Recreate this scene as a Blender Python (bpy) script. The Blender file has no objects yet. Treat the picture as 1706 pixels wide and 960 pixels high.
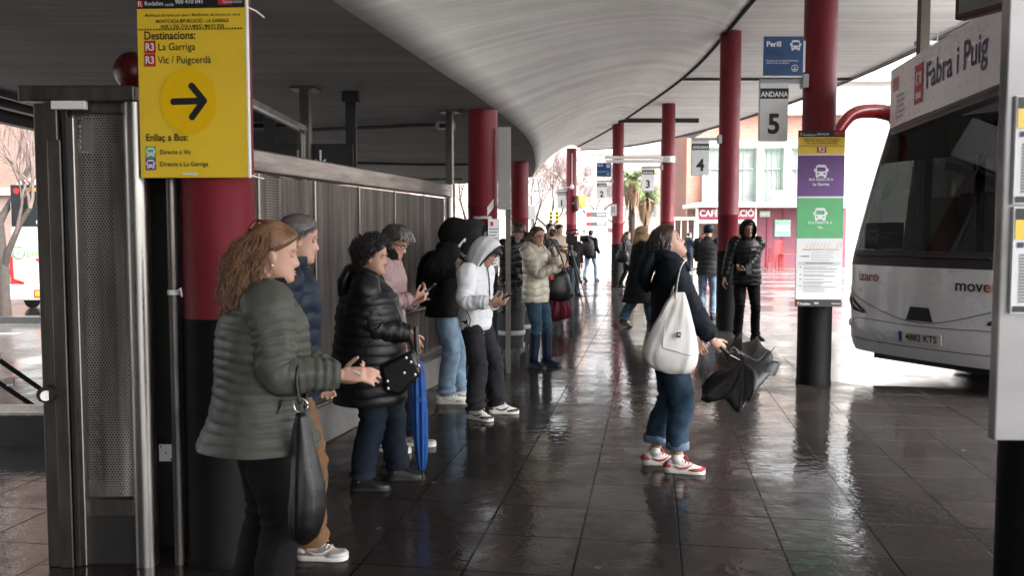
import bpy, bmesh, math, random
from math import sin, cos, pi, sqrt, atan2, radians, hypot, exp
from mathutils import Vector, Matrix, Euler, noise
V = Vector
random.seed(7)
S = bpy.context.scene
COL = S.collection

# ------------------------------------------------------------------ camera, sky, sun, exposure
EYE, FPX, HOR = 1.6, 1450.0, 390.0
PITCH = math.atan((480 - HOR) / FPX)
cam = bpy.data.cameras.new('camera'); cam_o = bpy.data.objects.new('camera', cam); COL.objects.link(cam_o)
cam.sensor_width = 36; cam.lens = 36 * FPX / 1706
cam.clip_start = .05; cam.clip_end = 3000
cam_o.location = (0, 0, EYE); cam_o.rotation_euler = (pi / 2 - PITCH, 0, 0)
cam.dof.use_dof = True; cam.dof.focus_distance = 6.2; cam.dof.aperture_fstop = 4.5
S.camera = cam_o

SUN_EL, SUN_ROT = radians(48), radians(118)
W = bpy.data.worlds.new('World'); S.world = W; W.use_nodes = True
wn, wl = W.node_tree.nodes, W.node_tree.links
bg = wn['Background']; sky = wn.new('ShaderNodeTexSky'); sky.sky_type = 'NISHITA'; sky.sun_disc = False
sky.sun_elevation = SUN_EL; sky.sun_rotation = SUN_ROT; sky.air_density = 1.0; sky.dust_density = 6.0; sky.ozone_density = 1.0
hs = wn.new('ShaderNodeHueSaturation'); hs.inputs['Saturation'].default_value = .12; hs.inputs['Value'].default_value = 1.0
wl.new(sky.outputs[0], hs.inputs['Color']); wl.new(hs.outputs[0], bg.inputs['Color'])
bg.inputs['Strength'].default_value = .15
sl = bpy.data.lights.new('sun', 'SUN'); sl.energy = 1.5; sl.angle = radians(25); sl.color = (1, .97, .93)
so = bpy.data.objects.new('sun', sl); COL.objects.link(so)
# the sun stands to the right and a little ahead, behind thick cloud
sd = V((sin(SUN_ROT) * cos(SUN_EL), cos(SUN_ROT) * cos(SUN_EL), sin(SUN_EL)))
so.rotation_euler = sd.to_track_quat('Z', 'Y').to_euler()
S.view_settings.view_transform = 'Standard'; S.view_settings.look = 'None'
S.view_settings.gamma = 1; S.view_settings.use_curve_mapping = False
S.view_settings.exposure = 2.7
S.cycles.use_denoising = True
S.cycles.max_bounces = 8; S.cycles.transparent_max_bounces = 16; S.cycles.diffuse_bounces = 5
S.cycles.caustics_reflective = True; S.cycles.blur_glossy = 2.0; S.cycles.caustics_refractive = False
S.cycles.sample_clamp_indirect = 3

# ------------------------------------------------------------------ photograph pixel -> place
def ray(px, py):
    x, y = (px - 853) / FPX, (480 - py) / FPX
    return V((x, cos(PITCH) + y * sin(PITCH), -sin(PITCH) + y * cos(PITCH)))
def G(px, py, z=0.):
    d = ray(px, py); t = (z - EYE) / d.z
    return V((0, 0, EYE)) + d * t
def P(px, py, Y):
    d = ray(px, py); return V((0, 0, EYE)) + d * (Y / d.y)
def proj(p):
    q = V(p) - V((0, 0, EYE)); f = q.y * cos(PITCH) - q.z * sin(PITCH); u = q.y * sin(PITCH) + q.z * cos(PITCH)
    return (853 + FPX * q.x / f, 480 - FPX * u / f)

# ------------------------------------------------------------------ materials
MATS = {}
def ramp(nt, fac, stops):
    r = nt.nodes.new('ShaderNodeValToRGB'); e = r.color_ramp.elements
    while len(e) < len(stops): e.new(.5)
    for el, (p, c) in zip(e, stops):
        el.position = p; el.color = (*c, 1) if len(c) == 3 else c
    nt.links.new(fac, r.inputs['Fac']); return r.outputs['Color']
def tex_noise(nt, vec, scale, detail=4, rough=.6):
    n = nt.nodes.new('ShaderNodeTexNoise'); n.inputs['Scale'].default_value = scale
    n.inputs['Detail'].default_value = detail; n.inputs['Roughness'].default_value = rough
    if vec is not None: nt.links.new(vec, n.inputs['Vector'])
    return n.outputs['Fac']
def mapping(nt, src, scale=(1, 1, 1), rot=(0, 0, 0), loc=(0, 0, 0)):
    m = nt.nodes.new('ShaderNodeMapping'); m.inputs['Scale'].default_value = scale
    m.inputs['Rotation'].default_value = rot; m.inputs['Location'].default_value = loc
    nt.links.new(src, m.inputs['Vector']); return m.outputs[0]
def math_n(nt, op, a, b=None):
    m = nt.nodes.new('ShaderNodeMath'); m.operation = op
    for i, v in enumerate((a, b)):
        if v is None: continue
        if isinstance(v, (int, float)): m.inputs[i].default_value = v
        else: nt.links.new(v, m.inputs[i])
    return m.outputs[0]
def mixc(nt, fac, a, b, mode='MIX'):
    m = nt.nodes.new('ShaderNodeMix'); m.data_type = 'RGBA'; m.blend_type = mode
    for k, v in ((0, fac), (6, a), (7, b)):
        if isinstance(v, (int, float)): m.inputs[k].default_value = v
        elif isinstance(v, (tuple, list)): m.inputs[k].default_value = (*v, 1)
        else: nt.links.new(v, m.inputs[k])
    return m.outputs[2]
def base(name):
    m = bpy.data.materials.new(name); m.use_nodes = True
    nt = m.node_tree; b = nt.nodes['Principled BSDF']
    tc = nt.nodes.new('ShaderNodeTexCoord')
    return m, nt, b, tc
def bump(nt, b, h, strength=.3, dist=.01):
    n = nt.nodes.new('ShaderNodeBump'); n.inputs['Strength'].default_value = strength; n.inputs['Distance'].default_value = dist
    nt.links.new(h, n.inputs['Height']); nt.links.new(n.outputs[0], b.inputs['Normal'])
def pm(name, col, rough=.6, metal=0, var=.18, scale=6, bmp=0, bscale=60, stretch=(1, 1, 1), spec=.5, rvar=.12, coat=0, sheen=0, detail=5):
    if name in MATS: return MATS[name]
    m, nt, b, tc = base(name); v = mapping(nt, tc.outputs['Object'], stretch)
    n = tex_noise(nt, v, scale, detail)
    c0 = tuple(max(0, c * (1 - var)) for c in col); c1 = tuple(min(1, c * (1 + var)) for c in col)
    nt.links.new(ramp(nt, n, [(.3, c0), (.7, c1)]), b.inputs['Base Color'])
    r = math_n(nt, 'ADD', math_n(nt, 'MULTIPLY', math_n(nt, 'SUBTRACT', tex_noise(nt, v, scale * 2.3, 3), .5), 2 * rvar), rough)
    nt.links.new(r, b.inputs['Roughness'])
    b.inputs['Metallic'].default_value = metal; b.inputs['Specular IOR Level'].default_value = spec
    b.inputs['Coat Weight'].default_value = coat; b.inputs['Coat Roughness'].default_value = .08
    b.inputs['Sheen Weight'].default_value = sheen; b.inputs['Sheen Roughness'].default_value = .5
    if bmp: bump(nt, b, tex_noise(nt, v, bscale, 5), bmp, .01)
    MATS[name] = m; return m
def glass(name, tint=(.3, .33, .33), gloss=.5, rough=.02, fres=1.5):
    if name in MATS: return MATS[name]
    m, nt, b, tc = base(name); nt.nodes.remove(b)
    t = nt.nodes.new('ShaderNodeBsdfTransparent'); t.inputs[0].default_value = (*tint, 1)
    g = nt.nodes.new('ShaderNodeBsdfGlossy'); g.inputs['Roughness'].default_value = rough; g.inputs['Color'].default_value = (.9, .92, .92, 1)
    f = nt.nodes.new('ShaderNodeFresnel'); f.inputs['IOR'].default_value = fres
    mx = nt.nodes.new('ShaderNodeMixShader'); nt.links.new(math_n(nt, 'MINIMUM', math_n(nt, 'MULTIPLY', f.outputs[0], gloss * 2), .95), mx.inputs[0])
    nt.links.new(t.outputs[0], mx.inputs[1]); nt.links.new(g.outputs[0], mx.inputs[2])
    nt.links.new(mx.outputs[0], nt.nodes['Material Output'].inputs['Surface']); MATS[name] = m; return m

# ------------------------------------------------------------------ mesh builder
class MB:
    def __init__(s): s.v, s.f, s.m, s.uv = [], [], [], {}
    def add(s, vs, fs, mat=0, M=None):
        o = len(s.v)
        s.v += [tuple(M @ V(q)) for q in vs] if M is not None else [tuple(q) for q in vs]
        for f in fs: s.f.append(tuple(i + o for i in f)); s.m.append(mat)
        return s
    def box(s, c, d, mat=0, rz=0, M=None):
        x, y, z = d[0] / 2, d[1] / 2, d[2] / 2
        T = Matrix.Translation(c) @ Matrix.Rotation(rz, 4, 'Z')
        if M is not None: T = M @ T
        vs = [(a * x, b * y, e * z) for e in (-1, 1) for a, b in ((-1, -1), (1, -1), (1, 1), (-1, 1))]
        return s.add(vs, [(3, 2, 1, 0), (4, 5, 6, 7), (0, 1, 5, 4), (1, 2, 6, 5), (2, 3, 7, 6), (3, 0, 4, 7)], mat, T)
    def bar(s, a, b, w, h, mat=0, up=(0, 0, 1)):
        a, b = V(a), V(b); d = b - a; x = d.normalized(); z = V(up); y = z.cross(x).normalized(); z = x.cross(y)
        T = Matrix((( x.x, y.x, z.x, (a.x + b.x) / 2), (x.y, y.y, z.y, (a.y + b.y) / 2), (x.z, y.z, z.z, (a.z + b.z) / 2), (0, 0, 0, 1)))
        return s.box((0, 0, 0), (d.length, w, h), mat, 0, T)
    def rings(s, R, mat=0, cap=(True, True), M=None, closed=True):
        n = len(R[0]); vs = [q for r in R for q in r]; fs = []
        for i in range(len(R) - 1):
            for j in range(n if closed else n - 1):
                k = (j + 1) % n
                fs.append((i * n + j, i * n + k, (i + 1) * n + k, (i + 1) * n + j))
        if closed and cap[0]: fs.append(tuple(range(n - 1, -1, -1)))
        if closed and cap[1]: fs.append(tuple((len(R) - 1) * n + j for j in range(n)))
        return s.add(vs, fs, mat, M)
    def tube(s, pts, rad, n=10, mat=0, M=None, cap=(True, True), fn=None):
        s.rings(tube_rings(pts, rad, n, fn), mat, cap, M); return s
    def cyl(s, a, b, r, r2=None, n=24, mat=0, M=None):
        return s.tube([a, b], [r, r if r2 is None else r2], n, mat, M)
    def lathe(s, prof, n=24, mat=0, M=None, cap=(True, True)):
        return s.rings([[(r * cos(2 * pi * j / n), r * sin(2 * pi * j / n), z) for j in range(n)] for r, z in prof], mat, cap, M)
    def ell(s, c, r, n=12, m=8, mat=0, M=None, R=None):
        T = Matrix.Translation(c)
        if R is not None: T = T @ R
        T = T @ Matrix.Diagonal((*r, 1))
        if M is not None: T = M @ T
        prof = [(max(.02, sin(pi * i / m)), -cos(pi * i / m)) for i in range(m + 1)]
        return s.lathe(prof, n, mat, T)
    def prism(s, poly, t, mat=0, M=None, z0=0.):
        n = len(poly)
        vs = [(x, y, z0) for x, y in poly] + [(x, y, z0 + t) for x, y in poly]
        fs = [tuple(range(n - 1, -1, -1)), tuple(range(n, 2 * n))] + [(i, (i + 1) % n, n + (i + 1) % n, n + i) for i in range(n)]
        return s.add(vs, fs, mat, M)
    def rect(s, u0, v0, u1, v1, z=0., mat=0, M=None):
        return s.add([(u0, v0, z), (u1, v0, z), (u1, v1, z), (u0, v1, z)], [(0, 1, 2, 3)], mat, M)
    def poly(s, pts, z=0., mat=0, M=None):
        return s.add([(x, y, z) for x, y in pts], [tuple(range(len(pts)))], mat, M)
    def text(s, body, u, v, size, mat=0, M=None, z=.004, bold=0., ax='LEFT', sx=1., shear=0.):
        vs, fs = text_geo(body, bold, ax)
        return s.add([(u + x * size * sx + shear * y * size, v + y * size, z) for x, y in vs], fs, mat, M)
    def build(s, name, mats, parent=None, smooth=None, bevel=0, M=None, loc=None):
        me = bpy.data.meshes.new(name); me.from_pydata(s.v, [], s.f)
        mats = mats if isinstance(mats, (list, tuple)) else [mats]
        for m in mats: me.materials.append(m)
        if len(mats) > 1: me.polygons.foreach_set('material_index', s.m)
        me.validate()
        bm = bmesh.new(); bm.from_mesh(me); bmesh.ops.recalc_face_normals(bm, faces=bm.faces) if smooth != 'keep' else None
        bm.to_mesh(me); bm.free()
        if smooth not in (None, 'keep'):
            me.polygons.foreach_set('use_smooth', [True] * len(me.polygons))
            if smooth < 180: me.set_sharp_from_angle(angle=radians(smooth))
        o = bpy.data.objects.new(name, me); COL.objects.link(o)
        if parent is not None: o.parent = parent
        if M is not None: o.matrix_local = M
        if loc is not None: o.location = loc
        if bevel:
            b = o.modifiers.new('bevel', 'BEVEL'); b.width = bevel; b.segments = 2; b.limit_method = 'ANGLE'; b.angle_limit = radians(40)
        return o
_TXT = {}
def text_geo(body, bold, ax):
    k = (body, bold, ax)
    if k in _TXT: return _TXT[k]
    cu = bpy.data.curves.new('t', 'FONT'); cu.body = body; cu.size = 1; cu.offset = bold; cu.align_x = ax; cu.resolution_u = 3; cu.fill_mode = 'FRONT'
    o = bpy.data.objects.new('t', cu); COL.objects.link(o)
    dg = bpy.context.evaluated_depsgraph_get(); me = bpy.data.meshes.new_from_object(o.evaluated_get(dg))
    r = ([(q.co.x, q.co.y) for q in me.vertices], [tuple(p.vertices) for p in me.polygons])
    bpy.data.objects.remove(o); bpy.data.curves.remove(cu); bpy.data.meshes.remove(me)
    _TXT[k] = r; return r
def catmull(pts, k=6):
    pts = [V(p) for p in pts]; out = []
    for i in range(len(pts) - 1):
        a, b, c, d = pts[max(i - 1, 0)], pts[i], pts[i + 1], pts[min(i + 2, len(pts) - 1)]
        for j in range(k):
            t = j / k
            out.append(.5 * ((2 * b) + (c - a) * t + (2 * a - 5 * b + 4 * c - d) * t * t + (3 * b - a - 3 * c + d) * t ** 3))
    out.append(pts[-1]); return out
def interp(xs, ys, x):
    if x <= xs[0]: return ys[0]
    for i in range(len(xs) - 1):
        if x <= xs[i + 1]:
            t = (x - xs[i]) / (xs[i + 1] - xs[i]); return ys[i] + (ys[i + 1] - ys[i]) * t
    return ys[-1]
def sinterp(xs, ys, x):
    if x <= xs[0]: return ys[0]
    for i in range(len(xs) - 1):
        if x <= xs[i + 1]:
            t = (x - xs[i]) / (xs[i + 1] - xs[i])
            h = xs[i + 1] - xs[i]
            def sl(k):
                a, b = max(k - 1, 0), min(k + 1, len(xs) - 1); return (ys[b] - ys[a]) / (xs[b] - xs[a])
            m0, m1 = sl(i) * h, sl(i + 1) * h
            return (2*t**3-3*t*t+1)*ys[i] + (t**3-2*t*t+t)*m0 + (-2*t**3+3*t*t)*ys[i+1] + (t**3-t*t)*m1
    return ys[-1]
def tube_rings(pts, rad, n=10, fn=None, up=None):
    pts = [V(p) for p in pts]; R = []; u = None; acc = 0
    for i, p in enumerate(pts):
        t = (pts[min(i + 1, len(pts) - 1)] - pts[max(i - 1, 0)]).normalized()
        if u is None:
            ref = V(up) if up is not None else (V((0, 0, 1)) if abs(t.z) < .9 else V((1, 0, 0)))
            u = (ref - t * ref.dot(t)).normalized()
        else:
            u = u - t * u.dot(t); u = u.normalized() if u.length > 1e-6 else t.orthogonal().normalized()
        w = t.cross(u); r = rad[i] if isinstance(rad, (list, tuple)) else rad
        ru, rw = r if isinstance(r, (tuple, list)) else (r, r)
        if i: acc += (p - pts[i - 1]).length
        ring = []
        for j in range(n):
            a = 2 * pi * j / n; k = 1 + (fn(acc, a) if fn else 0) / max(ru, rw) if fn else 1
            ring.append(tuple(p + u * (ru * k * cos(a)) + w * (rw * k * sin(a))))
        R.append(ring)
    return R

# ------------------------------------------------------------------ things and tags
def tag(o, label=None, cat=None, group=None, kind=None):
    if label: o['label'] = label
    if cat: o['category'] = cat
    if group: o['group'] = group
    if kind: o['kind'] = kind
    return o
def empty(name, loc=(0, 0, 0), rz=0, label=None, cat=None, group=None):
    o = bpy.data.objects.new(name, None); COL.objects.link(o); o.location = loc; o.rotation_euler = (0, 0, rz)
    o.empty_display_size = .2
    return tag(o, label, cat, group)
def copy_tree(o, parent=None):
    c = o.copy(); COL.objects.link(c)
    if parent is not None: c.parent = parent
    for ch in [q for q in bpy.data.objects if q.parent == o]: copy_tree(ch, c)
    return c
def face_cam(loc, a=0.):
    """board frame: x to the right, y up, z out of the board (towards -Y when a = 0, turned by a about the vertical)"""
    return Matrix.Translation(loc) @ Matrix(((cos(a), 0, sin(a), 0), (sin(a), 0, -cos(a), 0), (0, 1, 0, 0), (0, 0, 0, 1)))
# ------------------------------------------------------------------ surface materials
def concrete(name, c0, c1, coord='Object', stretch=(1.2, 30, 30), board=10., dirt=.5):
    m, nt, b, tc = base(name)
    src = tc.outputs[coord]
    grain = tex_noise(nt, mapping(nt, src, stretch), 1.0, 6, .65)
    blot = tex_noise(nt, mapping(nt, src, (1, 1, 1)), .9, 4)
    col = ramp(nt, grain, [(.28, c0), (.62, c1)])
    col = mixc(nt, math_n(nt, 'MULTIPLY', ramp(nt, blot, [(.42, (0, 0, 0)), (.7, (1, 1, 1))]), dirt), col, tuple(q * .62 for q in c0))
    w = nt.nodes.new('ShaderNodeTexWave'); w.wave_type = 'BANDS'; w.bands_direction = 'Y'; w.wave_profile = 'SAW'
    w.inputs['Scale'].default_value = board; w.inputs['Distortion'].default_value = .15; w.inputs['Detail'].default_value = 1
    nt.links.new(src, w.inputs['Vector'])
    line = ramp(nt, w.outputs['Fac'], [(.0, (.5,) * 3), (.08, (1,) * 3)])
    # each board of the formwork took the cement a little differently
    v = nt.nodes.new('ShaderNodeTexWhiteNoise'); v.noise_dimensions = '1D'
    sx = nt.nodes.new('ShaderNodeSeparateXYZ'); nt.links.new(src, sx.inputs[0])
    nt.links.new(math_n(nt, 'FLOOR', math_n(nt, 'MULTIPLY', sx.outputs[1], board * 3.183)), v.inputs['W'])
    tint = ramp(nt, v.outputs['Value'], [(0, (.88,) * 3), (1, (1.06,) * 3)])
    col = mixc(nt, .8, col, line, 'MULTIPLY'); col = mixc(nt, 1., col, tint, 'MULTIPLY')
    spots = ramp(nt, tex_noise(nt, mapping(nt, src, (3, 14, 14)), 1.3, 3, .7), [(.7, (1, 1, 1)), (.76, (.45, .43, .4))])
    col = mixc(nt, .7, col, spots, 'MULTIPLY')
    nt.links.new(col, b.inputs['Base Color']); b.inputs['Roughness'].default_value = .85
    bump(nt, b, math_n(nt, 'ADD', grain, math_n(nt, 'MULTIPLY', line, .6)), .35, .01)
    return m
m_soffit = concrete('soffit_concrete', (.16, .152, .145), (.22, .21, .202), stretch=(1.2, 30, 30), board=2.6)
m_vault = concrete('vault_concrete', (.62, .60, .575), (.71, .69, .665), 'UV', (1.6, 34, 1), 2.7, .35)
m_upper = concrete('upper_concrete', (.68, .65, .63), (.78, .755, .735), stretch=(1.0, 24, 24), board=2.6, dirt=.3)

def wet_tiles():
    m, nt, b, tc = base('wet_pavement')
    v = mapping(nt, tc.outputs['Object'], (1, 1, 1), (0, 0, TROT), TLOC)
    br = nt.nodes.new('ShaderNodeTexBrick'); br.offset = 0; br.squash = 1
    br.inputs['Scale'].default_value = 1; br.inputs['Brick Width'].default_value = .513; br.inputs['Row Height'].default_value = .513
    br.inputs['Mortar Size'].default_value = .0062; br.inputs['Mortar Smooth'].default_value = .2; br.inputs['Bias'].default_value = 0
    br.inputs['Color1'].default_value = (.0085, .0064, .0056, 1); br.inputs['Color2'].default_value = (.018, .0138, .0122, 1); br.inputs['Mortar'].default_value = (.004, .0035, .003, 1)
    nt.links.new(v, br.inputs['Vector'])
    big = tex_noise(nt, mapping(nt, tc.outputs['Object'], (1, 1, 1)), .55, 3, .55)
    mid = tex_noise(nt, tc.outputs['Object'], 3.2, 5, .6)
    fine = tex_noise(nt, tc.outputs['Object'], 140, 3, .7)
    grit = tex_noise(nt, tc.outputs['Object'], 28, 2, .5)
    col = mixc(nt, .5, br.outputs['Color'], ramp(nt, mid, [(.3, (.55, .53, .5)), (.7, (1.25, 1.2, 1.15))]), 'MULTIPLY')
    # pale specks: gum and grit, also painting in small wet glints
    gum = nt.nodes.new('ShaderNodeTexVoronoi'); gum.inputs['Scale'].default_value = 2.7; nt.links.new(tc.outputs['Object'], gum.inputs['Vector'])
    g = ramp(nt, gum.outputs['Distance'], [(.035, (1, 1, 1)), (.06, (0, 0, 0))])
    col = mixc(nt, math_n(nt, 'MULTIPLY', g, .4), col, (.14, .13, .125))
    nt.links.new(col, b.inputs['Base Color'])
    # standing water where the paving is low: smooth; elsewhere a rough wet film
    mixf = math_n(nt, 'ADD', math_n(nt, 'MULTIPLY', big, .62), math_n(nt, 'MULTIPLY', mid, .38))
    pud = ramp(nt, mixf, [(.40, (0, 0, 0)), (.54, (1, 1, 1))])
    film = math_n(nt, 'ADD', .17, math_n(nt, 'MULTIPLY', mid, .26))
    rough = math_n(nt, 'ADD', math_n(nt, 'MULTIPLY', math_n(nt, 'SUBTRACT', 1, pud), film), .05)
    b.inputs['Roughness'].default_value = .78
    nt.links.new(math_n(nt, 'MULTIPLY', math_n(nt, 'SUBTRACT', 1.15, br.outputs['Fac']), .11), b.inputs['Specular IOR Level'])
    nt.links.new(math_n(nt, 'MULTIPLY', math_n(nt, 'SUBTRACT', 1, math_n(nt, 'MULTIPLY', br.outputs['Fac'], math_n(nt, 'MULTIPLY', ramp(nt, mid, [(.38, (.25,) * 3), (.6, (1,) * 3)]), .8))), math_n(nt, 'ADD', math_n(nt, 'MULTIPLY', pud, .58), .38)), b.inputs['Coat Weight']); b.inputs['Coat IOR'].default_value = 1.35
    nt.links.new(math_n(nt, 'ADD', math_n(nt, 'MULTIPLY', math_n(nt, 'SUBTRACT', 1, pud), .15), .03), b.inputs['Coat Roughness'])
    cb = nt.nodes.new('ShaderNodeBump'); cb.inputs['Strength'].default_value = .2; cb.inputs['Distance'].default_value = .012
    nt.links.new(math_n(nt, 'ADD', math_n(nt, 'ADD', tex_noise(nt, tc.outputs['Object'], 13, 3, .55), math_n(nt, 'MULTIPLY', math_n(nt, 'MULTIPLY', math_n(nt, 'SUBTRACT', 1, pud), tex_noise(nt, tc.outputs['Object'], 70, 3, .6)), .45)), math_n(nt, 'MULTIPLY', br.outputs['Fac'], -.8)), cb.inputs['Height']); nt.links.new(cb.outputs[0], b.inputs['Coat Normal'])
    hgt = math_n(nt, 'ADD', math_n(nt, 'MULTIPLY', math_n(nt, 'SUBTRACT', 1, br.outputs['Fac']), .9),
                 math_n(nt, 'MULTIPLY', math_n(nt, 'SUBTRACT', 1, pud), math_n(nt, 'ADD', math_n(nt, 'MULTIPLY', fine, .45), math_n(nt, 'MULTIPLY', grit, .35))))
    rip = math_n(nt, 'MULTIPLY', tex_noise(nt, tc.outputs['Object'], 9, 2, .5), .12)
    bump(nt, b, math_n(nt, 'ADD', hgt, rip), .3, .012)
    return m
TROT = radians(9.1)
_j = G(967, 899)           # a joint crossing of the photograph's paving
_q = Matrix.Rotation(TROT, 4, 'Z') @ _j
TLOC = (.513 * 40 - _q.x, .513 * 40 - _q.y, 0)
m_pave = wet_tiles()

def wet_asphalt():
    m, nt, b, tc = base('wet_asphalt'); o = tc.outputs['Object']
    big = tex_noise(nt, o, .35, 4, .6); fine = tex_noise(nt, o, 90, 3, .7)
    nt.links.new(ramp(nt, tex_noise(nt, o, 2.2, 5), [(.3, (.075, .072, .07)), (.7, (.13, .126, .123))]), b.inputs['Base Color'])
    pud = ramp(nt, big, [(.42, (0, 0, 0)), (.52, (1, 1, 1))])
    nt.links.new(math_n(nt, 'ADD', math_n(nt, 'MULTIPLY', math_n(nt, 'SUBTRACT', 1, pud), .25), .05), b.inputs['Roughness'])
    bump(nt, b, math_n(nt, 'MULTIPLY', math_n(nt, 'SUBTRACT', 1.15, pud), fine), .3, .012)
    return m
m_road = wet_asphalt()
m_red = pm('red_paint', (.17, .012, .022), .48, var=.22, scale=2.2, bmp=.08, bscale=30, spec=.35, stretch=(2.5, 2.5, .8), rvar=.2, detail=9)
m_blackpaint = pm('black_paint', (.004, .004, .0045), .55, spec=.15, rvar=.2, var=.3, scale=9, bmp=.05)
m_steel = pm('stainless_steel', (.42, .40, .38), .32, metal=1, var=.22, scale=3, stretch=(8, 8, .6), rvar=.16)
m_darksteel = pm('grimy_steel', (.16, .145, .135), .42, metal=.9, var=.35, scale=3, stretch=(5, 5, .7), rvar=.15)
m_white = pm('white_paint', (.78, .77, .75), .5, var=.05, scale=4)
m_grey = pm('grey_paint', (.42, .43, .44), .5, var=.08, scale=4)
m_black = pm('black_plastic', (.012, .012, .012), .45, var=.2)
m_rubber = pm('black_rubber', (.015, .015, .016), .6, var=.2, bmp=.1)

# ------------------------------------------------------------------ ground
mb = MB(); mb.rect(-600, -60, 600, 1500, -.06)
tag(mb.build('road', m_road), kind='structure')
edge = [(3.06, 60), (3.2, 34), (3.5, 30), (4.1, 22.4), (3.95, 18), (3.75, 14.5), (3.5, 11), (3.42, 9.5), (3.7, 9.12), (4.6, 9.0), (14, 8.6), (14, -9), (-5.6, -9), (-5.6, 6.6), (-5.6, 26), (-2, 60)]
mb = MB(); mb.prism(edge[::-1], .06, 0, None, -.06)
tag(mb.build('pavement', m_pave), kind='structure')
mb = MB(); mb.box((-14.5, 16.2, -.0), (16, .25, .12)); tag(mb.build('street_kerb', pm('kerb_stone', (.03, .03, .03), .3, var=.2)), kind='structure')
mb = MB()
mb.rect(-12.2, 14.3, -8.2, 14.5, -.055)
mb.rect(5.0, 30, 18, 30.15, -.055); mb.rect(4.5, 36, 20, 36.15, -.055)
tag(mb.build('road_marking', pm('road_paint', (.6, .6, .58), .35, var=.2, scale=12)), kind='structure')

# ------------------------------------------------------------------ the canopy
LOWE = [(-2.5, -8), (-2.05, 0), (-1.52, 3), (-1.1, 5.2), (-.74, 7), (-.22, 9.7), (.245, 13.1), (.42, 16.3), (.5, 19), (.49, 21.5)]
HIGHE = [(2.5, -6), (3.0, 3), (3.22, 8), (3.36, 12), (3.6, 17.5), (3.36, 23), (3.0, 28), (2.45, 33)]
Z0, Z1 = 3.0, 4.88
def curve_xy(pts, t):
    ys = [p[1] for p in pts]; y = ys[0] + (ys[-1] - ys[0]) * t
    return V((sinterp(ys, [p[0] for p in pts], y), y, 0))
can = empty('station_canopy', (0, 0, 0), 0, 'board marked concrete canopy with low dark soffit, curved vault and high pale ceiling', 'canopy')
mb = MB(); N = 90; K = 16; uvs = []
for i in range(N + 1):
    t = i / N; a = curve_xy(LOWE, t); b = curve_xy(HIGHE, t)
    row = []
    for j in range(K + 1):
        s = j / K
        zz = Z0 + (Z1 - Z0) * (1 - (1 - s) ** 1.45) ** .97
        p = a.lerp(b, s); row.append((p.x, p.y, zz)); uvs.append((s * 4.2, t * 30))
    mb.v += row
for i in range(N):
    for j in range(K):
        q = i * (K + 1) + j; mb.f.append((q, q + 1, q + K + 2, q + K + 1)); mb.m.append(0)
vo = mb.build('vault', m_vault, can, 180)
uvl = vo.data.uv_layers.new(name='UVMap')
for l in vo.data.loops: uvl.data[l.index].uv = uvs[l.vertex_index]
sm = vo.modifiers.new('thickness', 'SOLIDIFY'); sm.thickness = .12; sm.offset = 1
# low soffit: a slab up to the vault's lower edge
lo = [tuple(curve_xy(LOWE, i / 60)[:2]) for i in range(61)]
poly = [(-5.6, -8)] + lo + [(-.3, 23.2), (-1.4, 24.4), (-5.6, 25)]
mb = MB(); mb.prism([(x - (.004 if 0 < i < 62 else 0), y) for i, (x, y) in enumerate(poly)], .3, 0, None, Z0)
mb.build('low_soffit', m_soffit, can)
mb = MB(); mb.box((-5.66, 8.5, 2.98), (.12, 33, .3)); mb.box((-5.3, 8.5, 2.955), (.1, 33, .09)); mb.box((-5.0, 8.5, 2.97), (.06, 33, .06))
mb.build('edge_beam', pm('edge_beam_paint', (.02, .02, .02), .5), can)
# the high ceiling
hi = [tuple(curve_xy(HIGHE, i / 60)[:2]) for i in range(61)]
outer = [(2.7, 34.4), (4.2, 33.2), (5.3, 31), (6.3, 27.5), (7.0, 23), (7.3, 19.5), (7.35, 16), (7.2, 12), (7.0, 7), (6.9, 1), (6.9, -6)]
mb = MB(); mb.prism(([(x - .02, y) for x, y in hi] + outer)[::-1], .35, 0, None, Z1 + .03)
mb.build('high_ceiling', m_upper, can)
mb = MB(); mb.tube([(x, y, Z1 - .015) for x, y in hi[6:]], .028, 6)
mb.build('vault_seam', pm('seam_dark', (.012, .011, .011), .8), can, 60)
mb = MB()
for off, r in ((-.10, .022), (-.2, .014)):
    mb.tube(catmull([(x + off, y, Z1 - .0) for x, y in outer], 4), r, 6)
mb.build('edge_conduit', m_black, can, 60)
for c_, d_ in (((4.2, 25.2, Z1 - .03), (2.3, .09, .12)), ((5.4, 18.7, Z1 - .0), (3.6, .05, .05))):
    mb = MB(); mb.box(c_, d_); mb.build('cross_conduit', m_black, can)
mb = MB(); mb.prism([(-2.2, -8.1), (7, -6.1), (7, 34), (-2, 25)], .2, 0, None, 5.3); mb.build('roof_slab', m_soffit, can)
# unseen walls added behind and beside the camera, blocking light into the hall
mb = MB(); mb.box((-3.7, -5.3, 2.6), (4.4, .3, 5.2)); mb.box((-5.75, -1.2, 1.5), (.2, 7.5, 3.0)); tag(mb.build('light_block_wall', pm('light_block_grey', (.18, .17, .16), .7)), 'plain grey wall added out of view behind the camera to block light', 'wall')

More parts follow.
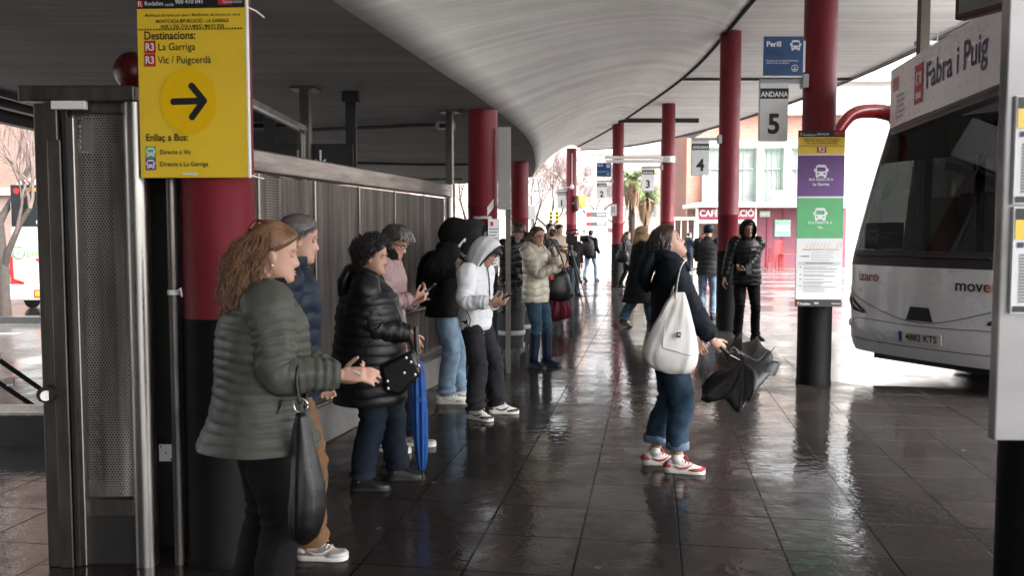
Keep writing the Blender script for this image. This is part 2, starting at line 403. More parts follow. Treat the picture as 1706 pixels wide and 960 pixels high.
# conduits, hanging things under the low soffit
def soffit_pt(px, py, z=Z0): return G(px, py, z)
m_pipe = pm('dark_conduit', (.03, .029, .028), .5)
def conduit(name, pxs, label, r=.022, z=2.965):
    mb = MB(); mb.tube([G(x, y, z) for x, y in pxs], r, 8); return tag(mb.build(name, m_pipe, None, 60), label, 'conduit')
conduit('ceiling_conduit', [(520, 216), (590, 213), (733, 207)], 'dark conduit along the low soffit ending at a small junction box')
conduit('ceiling_conduit', [(588, 271), (700, 274), (795, 274)], 'dark conduit on the low soffit behind the first indoor red column')
conduit('ceiling_conduit', [(660, 300), (700, 299), (770, 298)], 'thin dark conduit at the far edge of the low soffit', .02)
q = G(743, 209, 2.95); mb = MB(); mb.box(q, (.22, .16, .09)); mb.box(q + V((0, -.085, -.01)), (.15, .02, .05), 1); mb.cyl(q + V((-.13, 0, 0)), q + V((-.1, 0, 0)), .03, n=10)
tag(mb.build('junction_box', [m_grey, m_black], bevel=.006), 'small grey junction box under the low soffit', 'junction box')
# black hanging sign behind the fence, with a white arrow
t = empty('hanging_sign', P(555, 290, 8.6), 0, 'black sign hung from the soffit behind the fence with a white arrow on it', 'sign')
q0, q1 = P(505, 292, 8.6), P(589, 240, 8.6); L = t.location
mb = MB(); mb.box(((q0 + q1) / 2) - L, (q1.x - q0.x, .06, q1.z - q0.z)); mb.build('panel', m_black, t, bevel=.004)
mb = MB(); p = P(585, 290, 8.6); mb.box(V((p.x, p.y + .03, (p.z + Z0 - .1) / 2)) - L, (.1, .05, Z0 - .1 - p.z)); mb.box(V((p.x, p.y + .03, Z0 - .06)) - L, (.16, .1, .1)); mb.build('hanger', m_black, t)
mb = MB(); c = P(534, 262, 8.56) - L
mb.bar(c + V((0, 0, .07)), c + V((0, 0, -.07)), .016, .012, 0, (0, 1, 0)); mb.bar(c + V((-.05, 0, -.02)), c + V((.003, 0, -.075)), .016, .012, 0, (0, 1, 0)); mb.bar(c + V((.05, 0, -.02)), c + V((-.003, 0, -.075)), .016, .012, 0, (0, 1, 0))
mb.build('arrow', m_white, t)

# ------------------------------------------------------------------ red columns
def column(X, Y, top, label, foot=1.0, r=.17, band=None, cap=True):
    t = empty('red_column', (X, Y, 0), 0, label, 'column', 'red columns under the canopy')
    mb = MB(); mb.lathe([(r, foot), (r, 1.9), (r + .004, 1.905), (r + .004, 1.93), (r, 1.935), (r, top)], 40); mb.build('shaft', m_red, t, 50)
    mb = MB(); mb.lathe([(r + .012, 0), (r + .012, .03), (r + .006, .05), (r + .006, foot)], 40); mb.build('foot', m_blackpaint, t, 50)
    if cap: mb = MB(); mb.lathe([(r - .02, top - .05), (r - .02, top + .002)], 32); mb.build('neck', m_blackpaint, t, 50)
    if band:
        mb = MB(); mb.lathe([(r + .008, band), (r + .008, band + .16)], 40); mb.build('band', m_white, t, 50)
    return t
CA = column(-1.42, 4.22, Z0, 'red column with black foot carrying the big yellow arrow sign', 1.2)
CB = column(-.335, 10.0, Z0, 'red column with torn tape marks beside the youth in the white jacket', 1.2)
CC = column(.15, 17.0, Z0, 'red column at the vault edge behind the woman in the cream puffer', 1.22)
CD = column(1.97, 29.0, 4.42, 'thin far red column with the round mirror, behind the cameraman', 1.25, cap=False)
CE = column(3.17, 26.2, Z1 + .03, 'red column beside platform sign 2 with white notices stuck on it', 1.3)
CF = column(3.99, 22.4, Z1 + .03, 'red column with a white band round it beside platform sign 3', 1.3, band=3.42)
CG = column(3.59, 14.5, Z1 + .03, 'red column beside platform sign 4 behind the man in the black hood', 1.32)
CH = column(3.24, 9.28, Z1 + .03, 'red column carrying platform sign 5 and the tall route poster', 1.3)
CI = column(1.705, 2.66, Z1 + .03, 'nearest column at the right picture edge behind the timetable panel', 1.45)
def scuffed(m, c, lo, hi):
    nt = m.node_tree; b = nt.nodes['Principled BSDF']; o = nt.nodes['Texture Coordinate'].outputs['Object']
    src = b.inputs['Base Color'].links[0].from_socket
    f = ramp(nt, tex_noise(nt, mapping(nt, o, (9, 9, 2.2)), 1.4, 8, .75), [(lo, (0, 0, 0)), (hi, (1, 1, 1))])
    nt.links.new(mixc(nt, math_n(nt, 'MULTIPLY', f, .75), src, c), b.inputs['Base Color'])
scuffed(m_red, (.055, .008, .011), .60, .72); scuffed(m_blackpaint, (.05, .048, .045), .66, .74)
# things stuck on the columns
def onboard(name, mats, M, fn, label, cat, depth=.02, w=.3, h=.5, group=None, backmat=0, frame=None):
    """a flat board: name > board, lettering"""
    t = empty(name, M.translation, 0, label, cat, group)
    R = M.copy(); R.translation = (0, 0, 0)
    mb = MB(); mb.box((0, 0, -depth / 2), (w, h, depth)); mb.build('board', mats[backmat], t, M=R, bevel=min(.004, depth / 4))
    mb = MB(); fn(mb); mb.build('lettering', mats, t, M=R, smooth='keep')
    return t
m_tape = pm('torn_tape', (.55, .55, .56), .35, var=.25, scale=30)
mb = MB()
for a0, a1, z0, z1, rise in ((-2.2, -.9, 1.77, 1.80, 0), (-1.25, -.75, 1.80, 1.90, .1), (-1.9, -.9, 1.52, 1.60, .05)):
    n = 12; R0 = []
    for i in range(n + 1):
        a = a0 + (a1 - a0) * i / n; k = i / n
        R0.append([(.174 * cos(a), .174 * sin(a), z0 + rise * k + .01 * noise.noise((i * .7, z0 * 9, 0))), (.174 * cos(a), .174 * sin(a), z1 + rise * k + .012 * noise.noise((i * .9, z1 * 9, 3)))])
    mb.rings(R0, 0, closed=False)
mb.build('tape_remnant', m_tape, CB)
def timetable(mb, w, h, rows, mats):
    mb.rect(-w/2 + .01, h/2 - .09, w/2 - .01, h/2 - .01, .002, 1)
    for i in range(rows):
        y = h/2 - .12 - i * (h - .16) / rows
        mb.rect(-w/2 + .02, y - .008, w/2 - .02 - .03 * (i % 3), y, .002, 2)
m_paper = pm('paper', (.72, .72, .74), .6, var=.04)
m_ink = pm('grey_ink', (.22, .22, .24), .6, var=.1)
m_redprint = pm('red_print', (.5, .02, .025), .5, var=.05)
onboard('paper_notice', [m_paper, m_redprint, m_ink], face_cam((-.335 + .13, 10.0 - .155, 1.49), .75), lambda mb: (mb.rect(-.055, .2, -.01, .25, .003, 1), [mb.rect(-.07, .16 - i * .035, .07 - .02 * (i % 3), .172 - i * .035, .003, 2) for i in range(12)]), 'narrow white timetable paper taped to the red column beside the youth', 'notice', .004, .17, .56)
t = empty('side_panel', (P(841, 280, 9.9)), 0, 'blank pale panel hanging beside the red column under the vault', 'panel')
mb = MB(); q0, q1 = P(829.5, 349, 9.9), P(851, 212, 9.9); mb.box(((q0 + q1) / 2) - t.location, (q1.x - q0.x, .05, q1.z - q0.z)); mb.build('board', pm('pale_panel', (.40, .385, .38), .6, var=.1, scale=2), t, bevel=.004)
mb = MB(); mb.box(V((q1.x - .03, 9.95, (q0.z + .0) / 2)) - t.location, (.06, .05, q0.z)); mb.build('post', m_darksteel, t)
# ------------------------------------------------------------------ background buildings
def brickmat(name, c1, c2, mort, w=.25, h=.07):
    m, nt, b, tc = base(name)
    br = nt.nodes.new('ShaderNodeTexBrick'); br.inputs['Scale'].default_value = 1
    br.inputs['Brick Width'].default_value = w; br.inputs['Row Height'].default_value = h; br.inputs['Mortar Size'].default_value = .008
    br.inputs['Color1'].default_value = (*c1, 1); br.inputs['Color2'].default_value = (*c2, 1); br.inputs['Mortar'].default_value = (*mort, 1)
    sx = nt.nodes.new('ShaderNodeSeparateXYZ'); nt.links.new(tc.outputs['Object'], sx.inputs[0])
    cx = nt.nodes.new('ShaderNodeCombineXYZ'); nt.links.new(math_n(nt, 'ADD', sx.outputs[0], sx.outputs[1]), cx.inputs[0]); nt.links.new(sx.outputs[2], cx.inputs[1])
    nt.links.new(cx.outputs[0], br.inputs['Vector'])
    n = tex_noise(nt, tc.outputs['Object'], .6, 5)
    nt.links.new(mixc(nt, .6, br.outputs['Color'], ramp(nt, n, [(.3, (.75,) * 3), (.7, (1.15,) * 3)]), 'MULTIPLY'), b.inputs['Base Color'])
    b.inputs['Roughness'].default_value = .85; return m
m_brick = brickmat('orange_brick', (.38, .16, .11), (.31, .125, .085), (.4, .31, .27))
m_palebrick = brickmat('pale_brick', (.17, .105, .085), (.20, .13, .105), (.2, .165, .145))
m_cream = pm('white_render', (.56, .54, .52), .8, var=.06, scale=1)
m_greenpaint = pm('green_window_paint', (.20, .33, .25), .5)
m_shutter = pm('window_glass_pale', (.20, .22, .21), .25, var=.35, scale=1.2, detail=6)
m_dkglass = pm('dark_glass', (.02, .022, .024), .08, var=.2)

# brick station building behind the bus bays
t = empty('brick_building', (20, 45, 0), 0, 'orange brick building with white pilasters and tall green framed windows behind the cafe kiosk', 'building')
def L(px, py, Y=45.): return P(px, py, Y) - V((20, 45, 0))
x0, x1 = L(1145, 300).x, 18.
mb = MB(); mb.box(((x0 + x1) / 2, 4.2, 4.7), (x1 - x0, 8, 9.4)); mb.build('wall', m_brick, t)
mb = MB(); mb.box(((x0 + x1) / 2 + .0, .1, 8.55), (x1 - x0 + .3, .5, 1.7)); mb.box(((x0 + x1) / 2, -.05, 9.5), (x1 - x0 + .7, 1.0, .35)); mb.build('cornice', m_cream, t)
zt, zb = L(1200, 246).z, L(1200, 338).z
mb = MB(); xl = L(1170, 0 + 300).x; mb.box(((xl + x1) / 2, .1, (L(0, 233).z + zt) / 2), (x1 - xl, .32, L(0, 233).z - zt)); mb.box(((xl + x1) / 2, .1, zb - .22), (x1 - xl, .5, .4)); mb.build('lintel_band', m_cream, t)
px_p = [(1170, 1179), (1260, 1270.5), (1305, 1317), (1361, 1373), (1405, 1560)]
for a, b in px_p:
    mb = MB(); xa, xb = L(a, 300).x, L(b, 300).x; mb.box(((xa + xb) / 2, .08, (zt + zb) / 2), (xb - xa, .36, zt - zb)); mb.build('pilaster', m_cream, t)
for (a, b) in ((1179, 1260), (1270.5, 1305), (1317, 1361), (1373, 1405)):
    xa, xb = L(a, 300).x, L(b, 300).x; w = empty('window', ((xa + xb) / 2, .13, (zt + zb) / 2)); w.parent = t; W_, H_ = xb - xa, zt - zb
    mb = MB(); mb.box((0, .03, 0), (W_, .02, H_)); mb.build('pane', m_shutter, w)
    mb = MB()
    for z in (-H_/2 + .05, H_/2 - .05, .35): mb.box((0, -.03, z), (W_, .08, .06))
    for x in (-W_/2 + .05, W_/2 - .05): mb.box((x, -.035, 0), (.06, .07, H_))
    for k in range(1, 4):
        mb.box((-W_/2 + W_ * k / 4, -.0, 0), (.03, .03, H_))
    mb.build('frame', m_greenpaint, w)
mb = MB(); mb.box((L(1440, 0 + 300).x + 3, -.0, 4.5), (8.5, .4, 9.2)); mb.build('white_bay', m_cream, t)
# air conditioner
q = L(1294, 330); mb = MB(); mb.box((q.x, -.55, q.z), (.85, .4, .7)); mb.rect(-.3, -.25, .3, .25, 0, 1, Matrix.Translation((q.x, -.754, q.z)) @ Matrix.Rotation(pi/2, 4, 'X'))
mb.build('cooling_unit', [m_white, m_grey], t, bevel=.02)

# cafe kiosk
KY = 41.
t = empty('cafe_kiosk', (11, KY, 0), 0, 'cafe kiosk with crimson fascia lettering and white posts beyond the bus bays', 'kiosk')
def L(px, py, Y=KY): return P(px, py, Y) - V((11, KY, 0))
m_crimson = pm('crimson_panel', (.26, .03, .055), .5, var=.1); m_plum = pm('plum_panel', (.20, .06, .085), .55, var=.12)
a, b = L(1163, 365), L(1257, 346)
mb = MB(); mb.box(((a.x + b.x) / 2, 0, (a.z + b.z) / 2), (b.x - a.x, .2, b.z - a.z)); f = mb.build('fascia', m_crimson, t)
mb = MB(); mb.text('CAFÈ ESTACIÓ', 0, 0, .42, 0, face_cam(((a.x + b.x) / 2, -.11, (a.z + b.z) / 2 - .14)), .004, .018, 'CENTER', .92); mb.build('lettering', m_white, f, smooth='keep')
r0, r1 = L(1157, 343).x, L(1420, 343).x
mb = MB(); mb.box(((r0 + r1) / 2, 1.2, b.z + .12), (r1 - r0, 3.4, .2)); mb.build('roof', m_white, t)
mb = MB(); mb.box(((a.x + b.x) / 2, .02, a.z - .12), (b.x - a.x, .22, .16)); mb.build('blind_box', m_white, t)
for px in (1161, 1257): 
    mb = MB(); x = L(px, 400).x; mb.box((x, 0, b.z / 2), (.13, .13, b.z)); mb.build('post', m_white, t)
mb = MB(); xa, xb = L(1260, 400).x, L(1420, 400).x; mb.box(((xa + xb) / 2, .9, b.z / 2), (xb - xa, .2, b.z)); 
for k in range(1, 6): mb.box((xa + (xb - xa) * k / 6, .78, b.z / 2), (.08, .06, b.z), 1)
mb.build('wall', [m_plum, m_crimson], t)
mb = MB(); mb.box(((a.x + b.x) / 2, 2.6, b.z / 2), (b.x - a.x, .2, b.z)); mb.build('back_wall', pm('kiosk_inside', (.35, .25, .2), .7, var=.4, scale=3), t)
mb = MB(); mb.box(((a.x + b.x) / 2, .9, .55), (b.x - a.x - .3, .6, 1.1)); mb.box(((a.x + b.x) / 2, .8, 1.12), (b.x - a.x - .2, .8, .06)); mb.build('counter', m_crimson, t, bevel=.02)
for px, py, w, h, m in ((1282, 356, .5, .28, pm('pale_green_sign', (.45, .65, .5), .5)), (1312, 380, .75, .8, pm('mint_poster', (.30, .62, .48), .5, var=.2))):
    q = L(px, py); mb = MB(); mb.box((q.x, .75, q.z), (w, .04, h)); mb.rect(-w*.4, -h*.15, w*.4, h*.2, 0, 1, face_cam((q.x, .725, q.z))); mb.build('poster', [m, m_white], t)
# glazed shelter left of it
t = empty('glass_shelter', (8, KY, 0), 0, 'glazed shelter with white posts left of the cafe kiosk', 'shelter')
q0, q1 = P(1124, 364, KY), P(1157, 364, KY)
mb = MB()
for k in range(4): mb.box((q0.x + (q1.x - q0.x) * k / 3 - 8, 0, q0.z / 2), (.035, .06, q0.z))
mb.build('post', m_white, t)
mb = MB(); mb.box(((q0.x + q1.x) / 2 - 8, .6, q0.z), (q1.x - q0.x + .3, 1.5, .12)); mb.build('roof', m_white, t)
mb = MB(); mb.box(((q0.x + q1.x) / 2 - 8, .02, q0.z / 2), (q1.x - q0.x, .012, q0.z - .2)); mb.build('glazing', glass('shelter_glass', (.75, .78, .78), .5), t)

# red terrace chairs and table
m_redmetal = pm('red_metal', (.55, .03, .03), .4)
def tchair(loc, rz, lab, grp='red stacking chairs outside the cafe'):
    t = empty('stacking_chair', loc, rz, lab, 'chair', grp)
    mb = MB(); mb.box((0, 0, .45), (.44, .44, .03)); mb.build('seat', m_redmetal, t, bevel=.01)
    mb = MB()
    for k in range(4): mb.box((-.2 - .01 * k, 0, .58 + .07 * k), (.02, .42, .045))
    mb.build('backrest', m_redmetal, t)
    for x, y in ((.2, .2), (.2, -.2), (-.2, .2), (-.2, -.2)):
        mb = MB(); mb.tube([(x * 1.1, y * 1.1, 0), (x, y, .45)] + ([(x - .04, y, .85)] if x < 0 else []), .016, 8); mb.build('leg', m_redmetal, t)
    return t
b0 = P(1290, 444, 39.5); ch = tchair((b0.x, b0.y, -.06), pi / 2 + .3, 'red stacking chair, lowest of the stack by the plum wall')
for k in range(1, 6):
    c = copy_tree(ch); c.location = (b0.x + .015 * k, b0.y + .02 * k, -.06 + .11 * k)
    c['label'] = ['', 'red stacking chair, second from the bottom of the stack', 'red stacking chair, third from the bottom of the stack', 'red stacking chair, third from the top of the stack', 'red stacking chair, second from the top of the stack', 'red stacking chair, topmost of the stack by the plum wall'][k]
t = empty('terrace_table', P(1316, 446, 39.2), 0, 'red metal table beside the stack of red chairs', 'table'); t.location.z = -.06
mb = MB(); mb.box((0, 0, .74), (.9, .8, .04)); mb.build('tabletop', m_redmetal, t, bevel=.01)
for x, y in ((.4, .35), (.4, -.35), (-.4, .35), (-.4, -.35)):
    mb = MB(); mb.box((x, y, .36), (.04, .04, .72)); mb.build('leg', m_redmetal, t)

# left: pale brick block across the street
t = empty('brick_block', (-20, 38, 0), 0, 'pale brick apartment block across the street behind the bare tree', 'building')
mb = MB(); mb.box((0, 0, 9), (30, 10, 18)); mb.build('wall', m_palebrick, t)
mb = MB()
for z in (3.2, 6.4, 9.6): mb.box((0, -5.06, z), (30.1, .12, .3))
mb.build('floor_band', pm('band_stone', (.26, .22, .2), .8), t)
for k in range(7):
    for j in range(3):
        w = empty('window', (-12 + 4 * k, -5, 4.8 + 3.2 * j)); w.parent = t
        mb = MB(); mb.box((0, -.01, 0), (1.3, .06, 1.6)); mb.build('frame', m_white, w)
        mb = MB(); mb.box((0, -.03, 0), (1.1, .06, 1.4)); mb.build('pane', m_dkglass, w)
# far blocks, walls and windows coloured paler to paint in the rain haze
def block(x, y, w, d, h, label, m, nx, nz, wm):
    t = empty('apartment_block', (x, y, 0), 0, label, 'building', 'pale blocks far behind the square')
    mb = MB(); mb.box((0, d / 2, h / 2), (w, d, h)); mb.box((0, d / 2, h + .2), (w + .6, d + .6, .5)); mb.build('wall', m, t)
    for i in range(nx):
        for j in range(nz):
            mb = MB(); mb.box((-w / 2 + w * (i + .5) / nx, -.03, 3.6 + (h - 4) * (j + .4) / nz), (w / nx * .45, .1, (h - 4) / nz * .5)); mb.build('window', wm, t)
m_pink = pm('hazed_pink_render', (.62, .50, .47), .85, var=.05, scale=1); m_palewin = pm('hazed_window', (.30, .29, .30), .3, var=.1)
block(-4, 110, 26, 12, 16, 'pale block far behind the bare trees left of the column', m_pink, 7, 4, m_palewin)
block(15.5, 125, 12, 12, 13, 'pale pink block with square windows far beyond platform sign 2', m_pink, 4, 3, m_palewin)
block(35, 120, 22, 12, 15, 'white block far behind the palm trees', m_cream, 6, 4, m_palewin)

# ------------------------------------------------------------------ trees
m_bark = pm('bark', (.035, .027, .023), .9, var=.3, scale=12, bmp=.5, bscale=40)
m_twig = pm('twigs', (.10, .07, .062), .9, var=.3)
def bare_tree(name, loc, h, lab, seed, spread=1., trunk_r=.12, depth=5, first=None, budcol=None, cat='tree'):
    rnd = random.Random(seed); t = empty(name, loc, 0, lab, cat)
    T, C = MB(), MB()
    def grow(p, d, l, r, k):
        n = 4; pts = [p]; q = p.copy(); dd = d.copy()
        for i in range(n):
            dd = (dd + V((rnd.uniform(-1, 1), rnd.uniform(-1, 1), rnd.uniform(-.3, .7))) * .16).normalized(); q = q + dd * l / n; pts.append(q.copy())
        (T if k <= 1 else C).tube(pts, [r * (1 - .38 * i / n) for i in range(n + 1)], 7 if k < 2 else 4 if k < 4 else 3)
        if k >= depth: return
        m = 3 if k else (first or 3)
        for i in range(m + (k > 2)):
            a = rnd.uniform(0, 2 * pi) if k else 2 * pi * i / m + .5
            b = rnd.uniform(.3, .85) * spread
            u = dd.orthogonal().normalized(); w = dd.cross(u)
            nd = (dd * cos(b) + (u * cos(a) + w * sin(a)) * sin(b) + V((0, 0, .12))).normalized()
            st = pts[-1] if i < 2 else pts[rnd.choice((2, 3))]
            grow(st.copy(), nd, l * rnd.uniform(.6, .85), max(r * .56, .006), k + 1)
    grow(V((0, 0, 0)), V((.05, 0, 1)), h * .3, trunk_r, 0)
    T.build('trunk', m_bark, t, 60); C.build('crown', m_twig, t)
    return t
bare_tree('bare_tree', (P(4, 390, 17.2).x, 17.2, -.06), 6.4, 'dark bare tree with forked trunk beside the white coach across the street', 3, .8, .13, 5, 3)
bare_tree('bare_tree', (P(914, 390, 46).x, 46, -.06), 6.5, 'bare street tree behind platform sign 1', 11, 1.0, .12, 6)
bare_tree('bare_tree', (P(985, 390, 64).x, 64, -.06), 8.5, 'bare street tree behind the totem sign', 23, 1.0, .14, 6)
bare_tree('bare_tree', (P(893, 390, 62).x, 62, -.06), 9, 'bare tree behind the white kiosk panel by the vault edge', 31, 1.1, .14, 6)
bare_tree('bare_tree', (P(1030, 390, 80).x, 80, -.06), 9, 'bare tree far behind the palm trees', 47, 1.1, .15, 6)
bare_tree('bare_tree', (P(770, 390, 34).x, 34, -.06), 5.5, 'bare tree beyond the end post of the fence', 51, 1.1, .10, 5)
m_frond = pm('palm_frond', (.11, .16, .05), .6, var=.3); m_skirt = pm('dead_frond', (.28, .19, .12), .9, var=.3)
def palm(px, Y, ztop, zsk, lab, seed):
    rnd = random.Random(seed); x = P(px, 390, Y).x; t = empty('palm_tree', (x, Y, -.06), 0, lab, 'palm tree', 'palm trees in the square')
    mb = MB(); mb.tube([(0, 0, 0), (.03, 0, zsk), (0, 0, ztop)], [.24, .2, .22], 10); mb.build('trunk', m_bark, t, 60)
    mb = MB()
    for i in range(110):
        a = rnd.uniform(0, 2 * pi); z = rnd.uniform(zsk + .3, ztop); l = rnd.uniform(.7, 1.3); r = .25 + .5 * (z - zsk) / (ztop - zsk)
        p0 = V((.15 * cos(a), .15 * sin(a), z)); p1 = V((r * cos(a), r * sin(a), z - l * .3)); p2 = V((r * .85 * cos(a), r * .85 * sin(a), z - l))
        s = V((-sin(a), cos(a), 0)) * .09; mb.add([p0 - s, p0 + s, p1 + s, p1 - s, p2 + s * .3, p2 - s * .3], [(0, 1, 2, 3), (3, 2, 4, 5)])
    mb.build('skirt', m_skirt, t)
    mb = MB()
    for i in range(46):
        a = rnd.uniform(0, 2 * pi); e = rnd.uniform(-.3, 1.2); l = rnd.uniform(1.3, 1.9); n = 6; pts = []
        for k in range(n + 1):
            s = k / n; rr = l * s * cos(e * (1 - .3 * s)); zz = ztop + l * s * sin(e) - .75 * s * s * l * .6
            pts.append(V((rr * cos(a), rr * sin(a), zz)))
        side = V((-sin(a), cos(a), 0))
        for k in range(n):
            for sg in (-1, 1):
                for u in (.2, .6):
                    b0 = pts[k].lerp(pts[k + 1], u); ln = .42 * (1 - .5 * k / n); b1 = b0 + side * sg * ln + (pts[k + 1] - pts[k]) * .8 - V((0, 0, .14)); w = (pts[k + 1] - pts[k]) * .16
                    mb.add([b0 - w, b0 + w, b1], [(0, 1, 2)])
    mb.build('crown', m_frond, t)
palm(1052, 58, 5.4, 3.9, 'palm tree with a tan skirt of dead fronds between platform signs 2 and 3', 5)
palm(1075, 66, 4.6, 3.0, 'shorter palm tree with dead fronds just left of platform sign 3', 9)

# small street things in the square
t = empty('totem_sign', (P(993, 390, 40).x, 40, -.06), 0, 'white information totem with dark header and red square in the square', 'sign')
a, b = P(975, 351, 40), P(1011, 351, 40); w = b.x - a.x
mb = MB(); mb.box((0, 0, (a.z + .06) / 2), (w, .18, a.z + .06)); mb.build('body', m_white, t, bevel=.02)
mb = MB()
for z, h in ((a.z - .12, .26), (a.z - .55, .2)):
    mb.rect(-w/2 + .03, z - h/2, w/2 - .03, z + h/2, 0, 0, face_cam((0, -.095, 0)))
    mb.rect(-w/2 + .08, z - h*.25, -w/2 + .24, z + h*.25, .004, 1, face_cam((0, -.095, 0)))
    mb.rect(w/2 - .45, z - h*.15, w/2 - .1, z + h*.15, .004, 2, face_cam((0, -.095, 0)))
mb.build('header', [pm('dark_header', (.06, .06, .065), .5), m_redprint, m_white], t, smooth='keep')
t = empty('orange_sign', (P(969, 390, 38).x, 38, -.06), 0, 'orange and yellow sign on a thin pole behind the far column', 'sign')
mb = MB(); z = P(969, 335, 38).z + .06; mb.cyl((0, 0, 0), (0, 0, z), .03, n=8); mb.build('pole', m_grey, t)
mb = MB(); mb.box((0, -.04, z), (.36, .03, .52)); mb.rect(-.14, -.05, .14, .2, 0, 1, face_cam((0, -.058, z))); mb.build('board', [pm('orange_print', (.75, .2, .04), .5, var=.1), pm('yellow_print', (.75, .5, .08), .5)], t)
for px, lab in ((918, 'yellow traffic light beside the bare street tree'), (928, 'yellow traffic light just left of the far red column')):
    Y = 44; x = P(px, 390, Y).x; t = empty('traffic_light', (x, Y, -.06), 0, lab, 'traffic light', 'traffic lights in the square')
    mb = MB(); mb.cyl((0, 0, 0), (0, 0, 2.2), .06, n=10); mb.build('pole', m_grey, t)
    mb = MB(); mb.box((0, 0, 2.5), (.17, .14, .62)); mb.build('housing', pm('yellow_paint', (.65, .38, .03), .5), t, bevel=.03)
    for k in range(3):
        mb = MB(); mb.cyl((0, -.07, 2.7 - .2 * k), (0, -.1, 2.7 - .2 * k), .07, n=12); mb.build('lens', m_dkglass, t)
t = empty('white_sign_box', (P(886, 390, 30).x, 30, -.06), 0, 'white sign box on a post beside the vault edge', 'sign')
z = P(886, 354, 30).z + .06; mb = MB(); mb.box((0, 0, z), (.27, .12, .5)); mb.build('box', m_white, t, bevel=.02); mb = MB(); mb.cyl((0, .02, 0), (0, .02, z - .2), .03, n=8); mb.build('post', m_grey, t)
t = empty('railing', (P(890, 390, 32).x, 32, -.06), 0, 'row of pale railing posts beyond the far column by the square', 'railing')
mb = MB(); [mb.box((x, 0, .6), (.07, .07, 1.2)) for x in (-.35, 0, .35)]; mb.build('post', m_white, t); mb = MB(); mb.box((0, 0, 1.18), (.8, .08, .06)); mb.build('rail', m_white, t)
# ------------------------------------------------------------------ perforated fence
def perforated(name, pitch, col, hole=.36):
    m, nt, b, tc = base(name)
    sx = nt.nodes.new('ShaderNodeSeparateXYZ'); nt.links.new(tc.outputs['Object'], sx.inputs[0])
    # holes in a hexagonal pattern along the sheet's own x (length) and z (height)
    def cell(ox, oz):
        fx = math_n(nt, 'SUBTRACT', math_n(nt, 'FRACT', math_n(nt, 'ADD', math_n(nt, 'DIVIDE', sx.outputs[0], pitch), ox)), .5)
        fz = math_n(nt, 'MULTIPLY', math_n(nt, 'SUBTRACT', math_n(nt, 'FRACT', math_n(nt, 'ADD', math_n(nt, 'DIVIDE', sx.outputs[2], pitch * 1.732), oz)), .5), 1.732)
        return math_n(nt, 'SQRT', math_n(nt, 'ADD', math_n(nt, 'MULTIPLY', fx, fx), math_n(nt, 'MULTIPLY', fz, fz)))
    d = math_n(nt, 'MINIMUM', cell(0, 0), cell(.5, .5))
    n = tex_noise(nt, mapping(nt, tc.outputs['Object'], (7, 7, .5)), 1.2, 5, .6)
    nt.links.new(ramp(nt, n, [(.32, (col[0] * .28, col[1] * .24, col[2] * .22)), (.5, tuple(c * .8 for c in col)), (.62, tuple(c * 1.3 for c in col)), (.72, tuple(c * 2.3 for c in col))]), b.inputs['Base Color'])
    b.inputs['Metallic'].default_value = .6; b.inputs['Roughness'].default_value = .5
    nt.links.new(math_n(nt, 'GREATER_THAN', d, hole), b.inputs['Alpha']); return m
m_perf = perforated('perforated_steel', .021, (.17, .155, .145), .40)
m_perf_n = perforated('perforated_steel_lit', .014, (.30, .28, .265), .34)  # gate leaf colour lightened to paint in daylight from the left
def stain_glimpses(name):
    m, nt, b, tc = base(name); o = tc.outputs['Object']
    s = tex_noise(nt, mapping(nt, o, (11, 11, .6)), 1., 5, .65); f = tex_noise(nt, mapping(nt, o, (60, 60, 2)), 1., 3, .6)
    col = ramp(nt, s, [(.32, (.018, .013, .011)), (.46, (.10, .075, .06)), (.58, (.26, .215, .19)), (.68, (.6, .57, .54))])  # brown stains; the palest streaks paint glimpses of light from behind the fence
    nt.links.new(mixc(nt, .5, col, ramp(nt, f, [(.3, (.6,) * 3), (.7, (1.2,) * 3)]), 'MULTIPLY'), b.inputs['Base Color'])
    b.inputs['Roughness'].default_value = .35; return m
m_stain_glimpse = stain_glimpses('stain_glimpse_backing')
FA, FB = V((-1.74, 5.85, 0)), V((-.71, 10.0, 0)); FD = (FB - FA).normalized(); FL = (FB - FA).length
FROT = atan2(FD.y, FD.x)
t = empty('perforated_fence', FA, FROT, 'long perforated steel fence with a polished top beam behind the waiting queue', 'fence')
x0 = -1.6
H_ = 2.165
mb = MB(); mb.box(((x0 + FL) / 2, 0, H_ - .075), (FL - x0 - .12, .09, .15)); mb.build('top_beam', pm('dull_steel', (.24, .225, .21), .38, metal=.9, var=.35, scale=2.5, stretch=(1, 6, 6), rvar=.16), t, bevel=.012)
for i in range(7):
    w = (FL - x0 - .1) / 7; a = x0 + w * i
    mb = MB(); mb.box((a + w / 2, -.012, (.34 + H_ - .16) / 2), (w - .02, .004, H_ - .16 - .34)); mb.build('screen', m_perf, t)
    mb = MB(); mb.box((a + w - .0, -.018, (.34 + H_ - .16) / 2), (.022, .016, H_ - .16 - .34)); mb.build('seam_strip', m_steel, t)
mb = MB(); mb.box(((x0 + FL) / 2, .06, (.34 + H_ - .16) / 2), (FL - x0 - .14, .02, H_ - .16 - .34)); mb.build('backing', m_stain_glimpse, t)
mb = MB(); mb.cyl((FL, 0, 0), (FL, 0, H_), .062, n=28); mb.build('end_post', m_steel, t, 50)
mb = MB(); mb.box((FL + .0, 0, (H_ + Z0) / 2), (.075, .075, Z0 - H_)); mb.box((FL, 0, Z0 - .012), (.2, .2, .02)); mb.build('hanger', m_darksteel, t)
mb = MB(); mb.box(((x0 + FL) / 2, -.0, .16), (FL - x0 - .1, .26, .32)); mb.box(((x0 + FL) / 2, -.14, .315), (FL - x0 - .1, .04, .03), 1)
